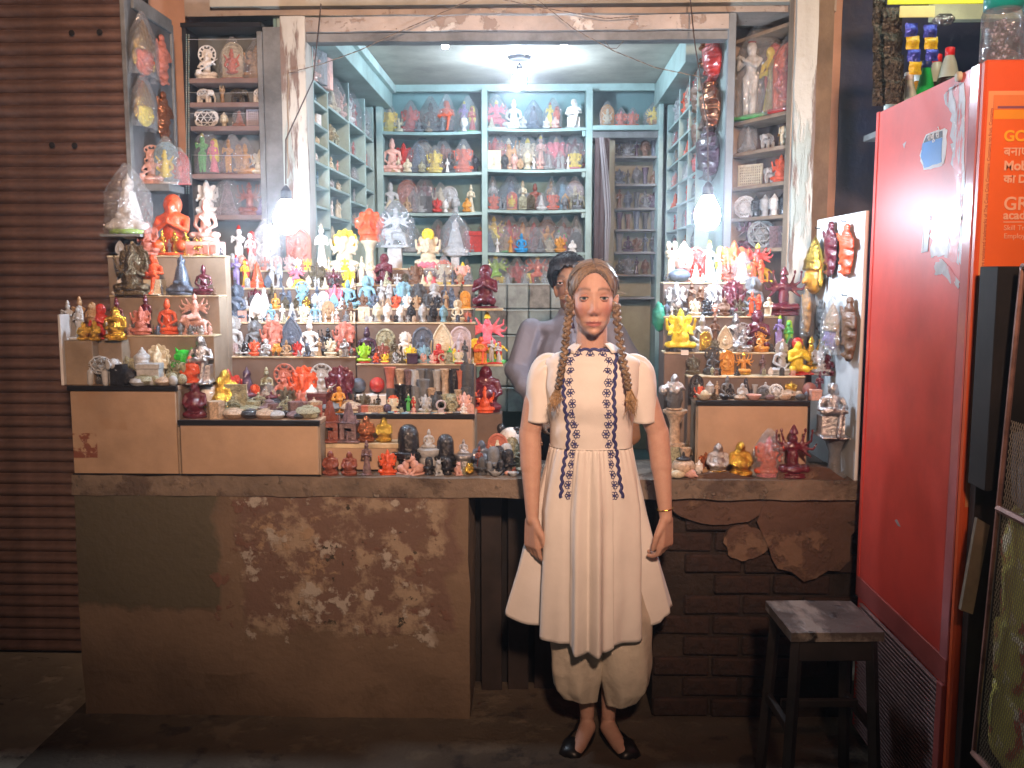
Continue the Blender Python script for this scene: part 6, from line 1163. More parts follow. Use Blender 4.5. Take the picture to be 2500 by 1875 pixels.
row('on the third shelf of the right bay', Yb, SHB[(1, 2)], '1203 68 st lg * +0.05; 1206 38 gn or *; 1248 72 py db ** +0.06; 1250 40 ar or/yl/oc *; 1276 66 st cr +0.05; 1306 64 bs rw +0.05; 1288 34 py ps *; 1322 34 py wh *; 1345 64 st tn * +0.05; 1350 42 gn or/cr *; 1373 66 py lb ** +0.06; 1380 38 hd tn/tn; 1403 66 ar pl/cr * +0.05; 1406 40 el gs @0.8')
row('on the fourth shelf of the right bay', Yb, SHB[(1, 3)], '1206 84 dg yl/yl/yl/gr * +0.05; 1196 48 py db **; 1242 78 gn rd/rd * +0.06; 1235 44 gn tn/tn/gr *; 1276 72 gn oc/oc/oc * +0.06; 1273 46 bs bl/bl; 1303 72 gn rd/rd * +0.06; 1308 50 py ps *; 1336 74 ar br/oc * +0.05; 1342 36 gn cr/gr *; 1370 52 cp lg/hp/gr/wh *; 1376 72 gn rw * +0.07; 1406 74 st lg * +0.05; 1406 46 ar dg *')
row('on the fifth shelf of the right bay', Yb, SHB[(1, 4)], '1210 84 dg lm/yl/yl/yl *; 1262 68 gn rd/rd/rd *; 1312 82 dg or/yl/yl/yl *; 1350 72 gn cr *')
row('on the lowest shelf of the left bay', Yb, SHB[(0, 4)], '1100 60 gn tc *; 1140 64 st sv *')
row('on the niche shelf by the corner', 6.36, zn, '1482 52 ar oc/cr/yl *; 1516 40 gn or/hp/hp *; 1544 40 gn or/hp/hp *; 1596 50 dg yl/oc/yl/wh *')
cc = ['dg', 'pu', 'db', 'gy', 'br']
for si, z in enumerate(SHN[:6]):
    for j in range(5):
        code = ['bs', 'gn', 'st', 'hd', 'vs'][(si + j) % 5] if si != 3 else 'vs'
        row('on the %s dim shelf of the corner cabinet' % ['highest', 'second', 'third', 'fourth', 'fifth', 'sixth'][si], 6.40, z, f'{1512 + j * 21} {34 + (j * 7 + si * 5) % 11} {code} {cc[(si * 2 + j * 3) % 5]}')
# row of small domes on the tubs
row('on top of the cloudy storage tubs', 6.12, ZZ(752, 6.15, 1200) + .1436, '1240 26 py lg *; 1282 26 py lg *; 1330 28 bs lg *')
# left interior pigeonholes
r = random.Random(11); cname = ['first', 'second', 'third', 'deepest']
pal = [['wh', 'lg', 'cr', 'gy', 'pk', 'lb'], ['cr', 'lg', 'gs', 'pk', 'wh'], ['tn', 'sv', 'rd', 'lg', 'wh'], ['or', 'cr', 'wh', 'tn', 'lg']]
for c in range(4):
    zs_ = ZL[c]
    for i, z in enumerate(zs_[:6]):
        top = (zs_[i - 1] if i else z + (.33 if c == 0 else .25)) ; hh = (top - z) * .78
        n = [4, 3, 2, 2][c]
        for j in range(n):
            y = YC[c] + .035 + (YC[c + 1] - YC[c] - .05) * (j + .5) / n; code = r.choice(['st', 'bs', 'cp', 'gn', 'hd', 'lf', 'bk'] if c < 2 else ['gn', 'st', 'cp', 'bs', 'dg'])
            if i == 0: h_ = min(hh, .24)
            else: h_ = min(hh, .16) * r.uniform(.75, 1)
            col = r.choice(pal[c]); bag = 1 if (i == 0 or (c > 1 and r.random() < .5)) else 0
            item(code, col, XL - .05, y, z + .0005, h_, 'on %s shelf of the %s pigeonhole column' % (['the top', 'the second', 'the third', 'the fourth', 'the fifth', 'the sixth'][i], cname[c]), bag, PI / 2 - .3)
# right interior shelves
for c in range(3):
    for i, z in enumerate(ZR[:7]):
        for j in range(2):
            y = YR[c] + .03 + (YR[c + 1] - YR[c] - .04) * (j + .5) / 2; code = r.choice(['st', 'bs', 'cp', 'gn', 'py']); col = r.choice(['wh', 'lg', 'rd', 'or', 'cr', 'tn', 'sv'])
            item(code, col, XR + .04, y, z + .0005, .105 if i else .17, 'on shelf %s of the %s right wall bay' % (['one', 'two', 'three', 'four', 'five', 'six', 'seven'][i], ['near', 'middle', 'far'][c]), 1 if r.random() < .4 else 0, -PI / 2 + .2)
# little price tag and green bag
a = W(1662, 858, 3.835); tag(box('paper_tag', a.x, a.x + .03, 3.826, 3.8268, a.z - .014, a.z + .006, mat('white_card', (.75, .75, .74))), 'small blank white paper tag stuck to the front edge of the right stand', 'tag')
bm = bmesh.new(); bmesh.ops.create_icosphere(bm, subdivisions=3, radius=1); c = W(1610, 780, 3.95)
for q in bm.verts: q.co = Vector((q.co.x * .028, q.co.y * .025, q.co.z * .055 * (1.2 if q.co.z > 0 else .9))) * (1 + .4 * noise.noise(q.co * 2.5))
o = from_bm('green_cloth_bag', bm, mat('green_bag', (.02, .22, .14), .5, bump=.5, bscale=30), smooth=True); o.location = c; tag(o, 'crumpled green bag hanging at the left end of the right stand', 'bag')
def fill(place, Yf, z, x0, x1, n, sizes=(15, 30), cols='gy lg cr br bz sv tn gs wh dg db cs pk bk'.split(), codes='bs gn st hd py ar lb ma cp lf'.split(), sd=1):
    r_ = random.Random(sd); here = [(i['x'], i['y'], i['k']['w'] * i['e'].scale[2] * .5) for i in ITEMS if abs(i['z'] - z) < .02]; k = 0
    for _ in range(600):
        if k >= n: break
        px = r_.uniform(x0, x1); y = Yf + r_.uniform(0, .012); h = r_.uniform(*sizes); x = XX(px, y, HORIZON + (EYE - z) * F / y); code = r_.choice(codes); hw = KINDS[code]['w'] * h * y / F * .5
        if any(abs(x - a) < (hw + b) * .78 and abs(y - c_) < .026 for a, c_, b in here): continue
        item(code, r_.choice(cols), x, y, z + .0005, h * y / F, place, 0, r_.uniform(-.3, .3)); here.append((x, y, hw)); k += 1
fill('on the third tread of the central stand', 4.082, ZSC[2], 560, 862, 14, (20, 34), sd=1); fill('on the second tread of the central stand', 3.992, ZSC[1], 552, 862, 14, (18, 30), sd=2)
fill('on the first tread of the central stand', 3.889, ZSC[0], 560, 862, 14, (12, 22), sd=3); fill('on the fourth tread of the central stand', 4.162, ZSC[3], 556, 862, 12, (24, 36), sd=4)
fill('on the top tread of the central stand', 4.262, ZSC[4], 560, 862, 10, (30, 48), cols='wh cr pk lg yl tc'.split(), sd=14)
fill('on the fourth tread of the inner stand', 4.162, ZSD[3], 876, 1150, 10, (24, 36), sd=5); fill('on the third tread of the inner stand', 4.082, ZSD[2], 876, 1150, 6, (20, 30), sd=6)
fill('on the second tread of the inner stand', 3.990, ZSD[1], 876, 1156, 12, (14, 24), sd=7); fill('on the first tread of the inner stand', 3.889, ZSD[0], 876, 1156, 10, (12, 22), sd=8)
fill('on the top step of the left stand', 3.852, ZSL[2], 280, 540, 5, (26, 40), sd=9); fill('on the second step of the left stand', 3.762, ZSL[1], 280, 530, 7, (22, 40), sd=10); fill('on the third step of the left stand', 3.672, ZSL[0], 306, 516, 9, (24, 42), sd=11)
fill('on the tallest display box', 3.52, BZ['A'], 236, 425, 14, (16, 30), codes='eg lp hd el bx sm'.split(), cols='lg gs cr cs bk dg wh'.split(), sd=12); fill('on the tallest display box', 3.56, BZ['A'], 236, 425, 8, (30, 46), codes='el hd pj gn'.split(), cols='lg gs cr cs dg wh'.split(), sd=22)
fill('among the pots on the long low box', 3.55, BZ['B'], 540, 770, 10, (16, 26), codes='lp pj eg pt'.split(), cols='gs cs lg ps db cr'.split(), sd=13); fill('among the pots on the long low box', 3.65, BZ['B'], 500, 770, 12, (26, 40), codes='pj pt lp bx'.split(), cols='gs cs lg ps db cr'.split(), sd=23); fill('among the pots on the long low box', 3.71, BZ['B'], 500, 770, 10, (34, 50), codes='pj pt pj gn'.split(), cols='gs cs lg ps db tc'.split(), sd=33)
fill('at the front of the top right tread', 4.026, ZSR[3], 1626, 1858, 8, (20, 34), sd=15); fill('at the front of the second right tread', 3.936, ZSR[2], 1626, 1880, 8, (20, 36), sd=16); fill('at the front of the third right tread', 3.845, ZSR[1], 1626, 1940, 8, (20, 36), sd=17); fill('on the fourth tread of the right stand', 3.768, ZSR[0], 1690, 1960, 8, (18, 30), sd=18)
fill('on the display box at the right end', 3.655, BZ['E'], 1706, 1970, 10, (14, 26), codes='lp eg pj hd lb'.split(), sd=19); fill('crowding the slab beside the woman', 3.56, CT, 1000, 1285, 12, (16, 36), codes='lg sm lb gn rg eg'.split(), cols='bk dg lg pk rw gs'.split(), sd=20)
fill('on the slab at the right end', 3.55, CT, 1625, 1960, 6, (18, 34), codes='eg sh lb lp'.split(), cols='cr pk lg tn'.split(), sd=21)
for bay, nm, xa_, xb_ in ((0, 'left', 945, 1168), (1, 'right', 1198, 1420)):
    for i_, w_ in enumerate(('top', 'second', 'third', 'fourth', 'fifth')):
        if bay == 0 and i_ == 4: continue
        fill(f'on the {w_} shelf of the {nm} bay', 6.295, SHB[(bay, i_)], xa_, xb_, 5, (26, 42), cols='cr lg wh tn gs bz pk oc gy'.split(), sd=40 + bay * 5 + i_)
finish_labels()
# ================================================================= PEOPLE
CSEG = 16
def gauss(x, c, s): return math.exp(-((x - c) / s) ** 2 / 2)
def head_prims(c, s=1.0):
    x, y, z = c
    return [E((x, y + .012 * s, z + .030 * s), (.072 * s, .090 * s, .088 * s)), E((x, y - .020 * s, z - .015 * s), (.064 * s, .068 * s, .085 * s)), E((x, y - .030 * s, z - .065 * s), (.047 * s, .052 * s, .050 * s)), E((x, y - .052 * s, z - .098 * s), (.024 * s, .026 * s, .020 * s)),
        E((x - .042 * s, y - .004 * s, z - .058 * s), (.015 * s, .035 * s, .032 * s)), E((x + .042 * s, y - .004 * s, z - .058 * s), (.015 * s, .035 * s, .032 * s)),
        C((x, y + .030 * s, z - .06 * s), (x, y + .040 * s, z - .20 * s), .050 * s, .053 * s)]
def ears(c, s=1.0): return [E((c[0] + k * .076 * s, c[1] + .012 * s, c[2] - .014 * s), (.008 * s, .016 * s, .030 * s), (0, k * .25, 0)) for k in (-1, 1)]
FEAT = [(.050, -.058, .012, .018, -.0015), (.032, .003, .018, .011, -.0125), (.032, .004, .014, .008, .0045), (.030, .026, .022, .006, .0040), (.046, -.028, .018, .016, .0035), (.030, .012, .016, .0022, .0015),
        (0, .004, .0060, .012, .0030), (0, -.012, .0058, .010, .0050), (0, -.026, .0064, .009, .0085), (0, -.039, .0080, .0075, .0140), (.0115, -.045, .0052, .0052, .0080), (.007, -.056, .004, .003, -.004),
        (0, -.064, .004, .005, -.0015), (.008, -.0720, .012, .0040, .0068), (0, -.0785, .021, .0017, -.0045), (0, -.0855, .015, .0048, .0082), (0, -.096, .016, .005, -.0035), (0, -.112, .015, .011, .0055), (.026, -.079, .004, .005, -.002), (.026, -.058, .008, .014, -.0018)]
def face_disp(me, c, s=1.0, lip=(.34, .085, .085), skin=(.53, .325, .25), brow=(.09, .055, .035)):
    ca = me.color_attributes.new('tint', 'FLOAT_COLOR', 'POINT')
    for i, v in enumerate(me.vertices):
        col = skin; x, y, z = ((v.co.x - c[0]) / s, (v.co.y - c[1]) / s, (v.co.z - c[2]) / s)
        if -.14 < z < .10 and y < -.005 and abs(x) < .09:
            d = 0
            for fx, fz, sx, sz, am in FEAT:
                g = gauss(z, fz, sz)
                if g < .003: continue
                if fx: d += am * g * (gauss(x, fx, sx) + gauss(x, -fx, sx))
                else: d += am * g * gauss(x, 0, sx)
            w = min(1, max(0, (-y - .005) / .03)); v.co.y -= d * s * w
            t = 1 if abs(x) < .0245 and -.091 < z < -.0695 + .002 * math.cos(x * 500) - abs(x) * .12 and (z > -.091 + abs(x) * .35) else 0
            col = tuple(a + (b - a) * .8 * t for a, b in zip(skin, lip))
            bt = gauss(z, .0265 + .006 * (1 - abs((abs(x) - .030) / .02) ** 2 * .8), .0033) * (1 if .012 < abs(x) < .052 else 0)
            col = tuple(a + (b - a) * .72 * bt for a, b in zip(col, brow))
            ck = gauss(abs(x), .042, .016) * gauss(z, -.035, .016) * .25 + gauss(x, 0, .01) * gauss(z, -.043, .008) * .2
            nt_ = gauss(abs(x), .0072, .0032) * gauss(z, -.0525, .0022) * .8 + gauss(abs(x), .032, .016) * gauss(z, .014, .004) * .22  # shade of nostrils and eyelid creases painted into the skin tint
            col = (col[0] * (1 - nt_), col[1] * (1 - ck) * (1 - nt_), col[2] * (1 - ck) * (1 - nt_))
        q_ = 1 + .09 * noise.noise(v.co * 55) + .07 * noise.noise(v.co * 160)
        ca.data[i].color = (col[0] * (1 + (q_ - 1) * .6), col[1] * q_, col[2] * q_, 1)
def skin_mat(name):
    m = mat(name, (.5, .27, .19), .55, var=0, sss=.15, bump=.12, bscale=260); n = m.node_tree.nodes; a = n.new('ShaderNodeVertexColor'); a.layer_name = 'tint'
    m.node_tree.links.new(a.outputs[0], n['Principled BSDF'].inputs['Base Color']); return m
def eyes(c, s, parent, iris, skinc):
    for k in (-1, 1):
        ex, ey, ez = c[0] + k * .032 * s, c[1] - .0715 * s, c[2] + .004 * s
        bm = bmesh.new(); bmesh.ops.create_uvsphere(bm, u_segments=20, v_segments=14, radius=.0124 * s)
        w = from_bm('eye', bm, mat('eye_white', (.62, .58, .55), .12, var=0), parent, smooth=True); w.location = (ex, ey, ez)
        for r_, off, mm in ((.0066, .0128, iris), (.0031, .0132, mat('pupil', (.004, .004, .004), .1, var=0))):
            bm = bmesh.new(); lathe(bm, [(.0001, off * s), (r_ * .6 * s, off * s - .0003 * s), (r_ * s, off * s - (.0012 if r_ > .004 else .0002) * s)], 18, cap=False); q = from_bm('iris', bm, mm, w, smooth=True); q.rotation_euler = (PI / 2 + .06, 0, 0)
        bm = bmesh.new(); nu, nv = 16, 7; g = []
        for side_, lo, hi in ((1, .22, 1.5), (-1, -1.3, -.50)):
            g = []
            for j in range(nv):
                t = lo + (hi - lo) * j / (nv - 1); row_ = []
                for i in range(nu):
                    u = -1.25 + 2.5 * i / (nu - 1); tt = t * (1 - .0 * u * u) - (.30 * (u * u) * (.8 if side_ > 0 else -.5) if j == (0 if side_ > 0 else nv - 1) else 0)
                    r_ = .0133 * s; row_.append(bm.verts.new((r_ * math.sin(u) * math.cos(tt) * 1.12, -r_ * math.cos(u) * math.cos(tt), r_ * math.sin(tt))))
                g.append(row_)
            for j in range(nv - 1):
                for i in range(nu - 1): bm.faces.new((g[j][i], g[j][i + 1], g[j + 1][i + 1], g[j + 1][i]))
        q = from_bm('eyelid', bm, skinc, w, smooth=True); sm = q.modifiers.new('s', 'SOLIDIFY'); sm.thickness = .0008
        bm = bmesh.new(); P = []
        for i in range(13):
            u = -1.15 + 2.3 * i / 12; tt = .22 - .20 * u * u; r_ = .0138 * s; P.append((r_ * math.sin(u) * math.cos(tt) * 1.12, -r_ * math.cos(u) * math.cos(tt), r_ * math.sin(tt)))
        tube(bm, P, .0013 * s, 4); from_bm('eyelashes', bm, mat('lash', (.02, .012, .01), .6, var=0), w)
def hand(wr, out, s=1.0, splay=0.0, curl=.35, down=(0, 0, -1)):
    """wr wrist point, out = +1 / -1 outward x; the back of the hand looks outward and to the front"""
    d = Vector(down).normalized(); w = Vector((-out * .62, -.78, 0)).normalized(); n = Vector((out * .78, -.62, 0)).normalized(); wr = Vector(wr); o = []
    for t in (-.026, -.009, .009, .026): o.append(C(wr + d * .006 + w * t * .7, wr + d * .088 * s + w * t, .0150, .0128))
    for i, (t, L_) in enumerate(((.030, .070), (.0105, .080), (-.010, .074), (-.029, .058))):
        a = wr + d * .088 * s + w * t; q = curl * (1 + .22 * i); b = a + (d * math.cos(q * .6) - n * math.sin(q * .6)) * L_ * .46; c_ = b + (d * math.cos(q * 1.7) - n * math.sin(q * 1.7)) * L_ * .30; e_ = c_ + (d * math.cos(q * 2.5) - n * math.sin(q * 2.5)) * L_ * .26
        o += [C(a, b, .0098, .0086), C(b, c_, .0086, .0078), C(c_, e_, .0078, .0066)]
    a = wr + d * .020 + w * .026; b = a + (d * .8 + w * .55 - n * .15).normalized() * .036; c_ = b + (d * .95 + w * .1 - n * .25).normalized() * .030; e_ = c_ + (d * .95 - w * .10 - n * .3).normalized() * .024
    o += [C(a, b, .0150, .0110), C(b, c_, .0108, .0092), C(c_, e_, .0092, .0074)]
    return o
def tup(ps): return [(p[0],) + tuple(tuple(v) if isinstance(v, Vector) else v for v in p[1:]) for p in ps]
def smoothloft(name, rings, m, parent, closed_top=False, thick=.0, sub=0):
    bm = bmesh.new(); R = [[bm.verts.new(p) for p in r] for r in rings]; n = len(R[0])
    for i in range(len(R) - 1):
        for k in range(n): bm.faces.new((R[i][k], R[i][(k + 1) % n], R[i + 1][(k + 1) % n], R[i + 1][k]))
    bmesh.ops.recalc_face_normals(bm, faces=bm.faces[:])
    o = from_bm(name, bm, m, parent, smooth=True)
    if thick: q = o.modifiers.new('t', 'SOLIDIFY'); q.thickness = thick; q.offset = -1
    return o
def lerp_tab(tab, z):
    if z >= tab[0][0]: return tab[0][1:]
    for a, b in zip(tab, tab[1:]):
        if a[0] >= z >= b[0]:
            t = (a[0] - z) / (a[0] - b[0]); t = t * t * (3 - 2 * t); return tuple(u + (v - u) * t for u, v in zip(a[1:], b[1:]))
    return tab[-1][1:]
# ---------------------------------------------------------------- the woman
WY = 3.10; ZG = -0.029; WS = 3.29 / 3.10; g0 = W(1447, 1860, WY); wx = W(1447, 730, WY).x
def wz(py): return ZZ(py, WY, 1447)
wo = empty('person', (0, 0, 0), 'woman in a white embroidered tunic and trousers with two long braids facing the camera', 'person')
HC = (wx, WY - .005, wz(727) - .004)         # eye line
skw = skin_mat('woman_skin')
zs_ = wz(872); zsl = wz(1030); zwa = wz(1090); zwr_l, zwr_r = wz(1268), wz(1262)
XLw = XX(1300, WY, 1268); XRw = XX(1624, WY, 1262)
bp = head_prims(HC) + ears(HC)
bp += [C((wx, WY + .03, zs_ - .06), (wx, WY + .02, zs_ - .25), .08, .085), C((wx, WY + .035, HC[2] - .18), (wx, WY + .03, zs_ - .03), .052, .075), C((wx, WY + .02, zs_ - .25), (wx, WY + .03, .85), .085, .105)]
for k, xw, zwr in ((-1, XLw, zwr_l), (1, XRw, zwr_r)):
    sh_ = (wx + k * .150, WY + .03, zs_ - .060); el = (wx + k * (.205 if k < 0 else .225), WY + .04, (zs_ + zwr) / 2 + .01); wr = (xw, WY - .02, zwr)
    bp += [C((wx, WY + .03, zs_ - .07), sh_, .035, .038), C(sh_, (wx + k * .185, WY + .035, zs_ - .16), .040, .042), C((wx + k * .185, WY + .035, zs_ - .16), el, .042, .036), C(el, ((el[0] * .55 + wr[0] * .45), WY + .02, el[2] * .6 + wr[2] * .4), .038, .036), C(((el[0] * .55 + wr[0] * .45), WY + .02, el[2] * .6 + wr[2] * .4), wr, .034, .021)]
    bp += tup(hand(wr, k, 1.0, curl=.42 if k < 0 else .62))
AN = {-1: (XX(1436, WY, 1790), WY + .075), 1: (XX(1489, WY, 1790), WY + .075)}
for k in (-1, 1):
    ax, ay = AN[k]; bp += [C((wx + k * .08, WY + .03, .85), (wx + k * .07, WY + .03, .47), .085, .055), C((wx + k * .07, WY + .03, .47), (ax + k * .01, ay + .012, .28), .050, .044), C((ax + k * .01, ay + .012, .28), (ax, ay, ZG + .10), .040, .0245), C((ax, ay + .01, ZG + .09), (ax, ay + .02, ZG + .04), .025, .027),
        C((ax, ay - .01, ZG + .060), (ax + k * .030, ay - .09, ZG + .036), .030, .025), C((ax + k * .030, ay - .09, ZG + .034), (ax + k * .04, ay - .12, ZG + .028), .025, .02)]
me = _bp(bp, .0037, 6, 999999); face_disp(me, HC, 1.0); me.materials.append(skw)
wbody = link('body', me, None, wo)
m_iris = mat('grey_blue_iris', (.10, .13, .15), .2, var=0); m_lid = mat('lid_skin', (.44, .22, .16), .45, var=0)
eyes(HC, 1.0, wo, m_iris, m_lid)
# hair cap
def hair_mat(nm, c1, c2, rough=.42):
    m = mat(nm, c1, rough, var=.0); n = m.node_tree.nodes; l = m.node_tree.links; b = n['Principled BSDF']
    tc = n.new('ShaderNodeTexCoord'); mp = n.new('ShaderNodeMapping'); mp.inputs['Scale'].default_value = (9, 190, 9); l.new(tc.outputs['Object'], mp.inputs[0])
    z = n.new('ShaderNodeTexNoise'); z.inputs['Scale'].default_value = 1; z.inputs['Detail'].default_value = 4; z.inputs['Roughness'].default_value = .7; l.new(mp.outputs[0], z.inputs['Vector'])
    rp = n.new('ShaderNodeValToRGB'); l.new(z.outputs['Fac'], rp.inputs[0]); rp.color_ramp.elements[0].position = .36; rp.color_ramp.elements[0].color = (*c2, 1); rp.color_ramp.elements[1].position = .64; rp.color_ramp.elements[1].color = (*c1, 1)
    l.new(rp.outputs[0], b.inputs['Base Color']); bp = n.new('ShaderNodeBump'); bp.inputs['Strength'].default_value = .9; bp.inputs['Distance'].default_value = .004; l.new(z.outputs['Fac'], bp.inputs['Height']); l.new(bp.outputs[0], b.inputs['Normal']); return m
m_hair = hair_mat('dark_blond_hair', (.30, .205, .12), (.075, .05, .03))
def hair_cap(nm, c, s, m, parent, line, part=True, lift=.0065, back=-.08):
    bm = bmesh.new(); nu, nv = 120, 84; g = []
    for j in range(nv + 1):
        th = PI * .80 * j / nv; row_ = []
        for i in range(nu):
            ph = 2 * PI * i / nu; r_ = s * (1 + 0.0)
            dx, dy, dz = math.sin(th) * math.sin(ph), -math.sin(th) * math.cos(ph), math.cos(th)
            a_, b_, c_ = .072 * s + lift, .092 * s + lift, .088 * s + lift
            if dy < .4:
                z_ = dz * c_ + .030 * s; ov = z_ / s - line(abs(dx * a_) / s, dy * b_ / s); q_ = max(0, min(1, ov / .035)); q_ = (1 - q_) * (lift - .0015); a_ -= q_; b_ -= q_; c_ -= q_
            p = Vector((dx * a_, dy * b_ + .012 * s, dz * c_ + .030 * s))
            if dz < 0: p.x *= 1 - .15 * (-dz); 
            st = .0016 * math.sin(ph * 37 + 3 * math.sin(th * 3)) * math.sin(th) + .0012 * noise.noise(Vector((dx * 9, dy * 9, dz * 3)))
            p += Vector((dx, dy, dz)) * st
            if part and dy < .4 and abs(dx) < .10: p.z -= .004 * (1 - abs(dx) / .10)
            row_.append(bm.verts.new(Vector(c) + p))
        g.append(row_)
    for j in range(nv):
        for i in range(nu):
            q = [g[j][i], g[j][(i + 1) % nu], g[j + 1][(i + 1) % nu], g[j + 1][i]]; ce = sum((v.co for v in q), Vector()) / 4 - Vector(c)
            if ce.y < .035 * s and ce.z < line(abs(ce.x) / s, ce.y / s) * s: continue
            if ce.y >= .035 * s and ce.z < back * s: continue
            try: bm.faces.new(q)
            except ValueError: pass
    for v in [v for v in bm.verts if not v.link_faces]: bm.verts.remove(v)
    o = from_bm(nm, bm, m, parent, smooth=True); q = o.modifiers.new('t', 'SOLIDIFY'); q.thickness = .0025; q.offset = -1; return o
wl = lambda x, y: (.084 - (x / .056) ** 2 * .052) if y < -.045 else (.030 - (y + .045) * .8)
hair_cap('hair', HC, 1.0, m_hair, wo, wl)
# braids
def braid(pts, r, n, nm):
    L_ = [Vector(p) for p in pts]; bm = bmesh.new()
    def at(t):
        t = max(0, min(.9999, t)) * (len(L_) - 1); k = int(t); return L_[k].lerp(L_[k + 1], t - k)
    for i in range(n):
        t = (i + .5) / n; p = at(t); d = (at(t + .02) - at(t - .02)).normalized(); sdx = Vector((1, 0, 0)); s_ = 1 if i % 2 else -1; rr = r * (1 - .25 * t)
        a = p + sdx * s_ * rr * .75 - d * rr * .7; b = p - sdx * s_ * rr * .35 + d * rr * .9 + Vector((0, -rr * .5, 0))
        tube(bm, [a + Vector((0, rr * .3, 0)), a.lerp(b, .3) + Vector((s_ * rr * .35, -rr * .35, 0)), a.lerp(b, .7) + Vector((s_ * rr * .2, -rr * .5, 0)), b], lambda f, rr=rr: rr * (.38 + .32 * math.sin(PI * f)), seg=8)
    return from_bm(nm, bm, m_hair, wo, smooth=True)
FB = WY - .095
bl_ = [W(1391, 728, WY - .02), W(1388, 775, WY - .04), W(1382, 815, WY - .07), W(1378, 860, WY - .09), W(1371, 905, WY - .105), W(1362, 950, WY - .115)]
br_ = [W(1503, 740, WY - .02), W(1506, 780, WY - .04), W(1513, 830, WY - .07), W(1520, 875, WY - .09), W(1530, 918, WY - .105), W(1535, 950, WY - .115)]
braid(bl_, .0125, 29, 'braid'); braid(br_, .0125, 27, 'braid')
m_tip = mat('light_blond_ends', (.42, .28, .15), .45, var=.25, vscale=30, bump=.4, bscale=120)
def tuft(a, b, nm, sd):
    r_ = random.Random(sd); bm = bmesh.new(); a, b = Vector(a), Vector(b)
    for i in range(70):
        s0 = Vector((r_.uniform(-.007, .007), r_.uniform(-.006, .006), 0)); e_ = b + Vector((r_.gauss(0, .012), r_.gauss(0, .008), r_.gauss(0, .012))); m_ = a.lerp(b, .5) + Vector((r_.gauss(0, .010), r_.uniform(-.012, .004), 0))
        tube(bm, [a + s0, m_, e_], .0018, 4, .0004, cap=False)
    from_bm(nm, bm, m_tip, wo, smooth=True)
tuft(bl_[-1], W(1348, 1000, WY - .11), 'hair_ends', 1); tuft(br_[-1], W(1545, 1008, WY - .11), 'hair_ends', 2)
for p in (bl_[-1], br_[-1]):
    bm = bmesh.new(); lathe(bm, [(.008, -.004), (.0095, 0), (.008, .004)], 12, tuple(p)); from_bm('hair_tie', bm, m_black, wo)
r_ = random.Random(9); bm = bmesh.new()   # flyaway strands
for i in range(46):
    a_ = r_.uniform(-1.9, 1.9); e0 = Vector(HC) + Vector((math.sin(a_) * .078, r_.uniform(-.03, .05), .03 + math.cos(a_) * .092)); d = Vector((math.sin(a_), 0, math.cos(a_)))
    tube(bm, [e0, e0 + d * .010 + Vector((r_.gauss(0, .008), 0, -.002)), e0 + d * r_.uniform(.004, .018) + Vector((r_.gauss(0, .02), 0, -.008))], .0008, 3, .0004, cap=False)
from_bm('loose_hair', bm, m_tip, wo)
bm = bmesh.new()   # combed strands from parting over the cap
for sd_ in (-1, 1):
    for i in range(60):
        t0 = i / 59; y0 = -.060 + .12 * t0; P = []
        for j in range(7):
            f = j / 6; th = f * 1.55; P.append(Vector(HC) + Vector((sd_ * (.004 + math.sin(th) * .083), y0 * (1 - f * .75) + .012 + .008 * f - (.012 if t0 < .2 else 0) * math.sin(PI * f), .030 + math.cos(th) * math.sqrt(max(.05, 1 - (y0 / .101) ** 2)) * .099 - f * .004)))
        tube(bm, P, .0013, 4, .0009, cap=False)
from_bm('combed_hair', bm, m_hair, wo, smooth=True)
# tunic
m_cloth = mat('white_cotton', (.74, .71, .68), .8, var=.03, vscale=6, bump=.12, bscale=14)
m_cloth2 = mat('white_linen_trousers', (.60, .55, .46), .8, var=.07, vscale=7, bump=.35, bscale=24)
z0 = wz(850); tab = [(z0, .056, .052), (wz(858), .085, .062), (wz(868), .130, .078), (wz(882), .160, .092), (wz(930), .158, .108), (wz(985), .150, .122), (wz(1040), .138, .105), (wz(1090), .137, .098)]
rings = []; NS = 120
for j in range(34):
    z = z0 + (zwa - z0) * j / 33; a_, b_ = lerp_tab(tab, z); ring = []
    for i in range(NS):
        ph = 2 * PI * i / NS; sx, cy = math.sin(ph), -math.cos(ph); e_ = .82
        x = math.copysign(abs(sx) ** e_, sx) * a_; y = math.copysign(abs(cy) ** e_, cy) * b_
        nv_ = noise.noise(Vector((x * 14, z * 9, y * 14))) * .006 + (.2 - abs(noise.noise(Vector((x * 9 + 3, z * 14 + abs(x) * 14, 1))))) * .010 * min(1, abs(x) / .07) + math.sin((z * 60 + abs(x) * 60)) * .0012 * (abs(x) > .08)
        ring.append((wx + x * (1 + nv_ * 6 * .2), WY + .02 + y - (nv_ if cy < 0 else 0), z))
    rings.append(ring)
bod = smoothloft('tunic_bodice', rings, m_cloth, wo)
def hemz(ph):   # ph: 0 front, pi back
    a_ = abs(ph); f = wz(1562) if a_ < .25 else None
    tb = [(0, wz(1562)), (.28, wz(1558)), (.45, wz(1545)), (1.0, wz(1542)), (1.45, wz(1530)), (1.6, wz(1500)), (PI, wz(1490))]
    for q, w_ in zip(tb, tb[1:]):
        if q[0] <= a_ <= w_[0]: return q[1] + (w_[1] - q[1]) * (a_ - q[0]) / (w_[0] - q[0])
    return tb[-1][1]
NS = 300; rings = []; NV = 60
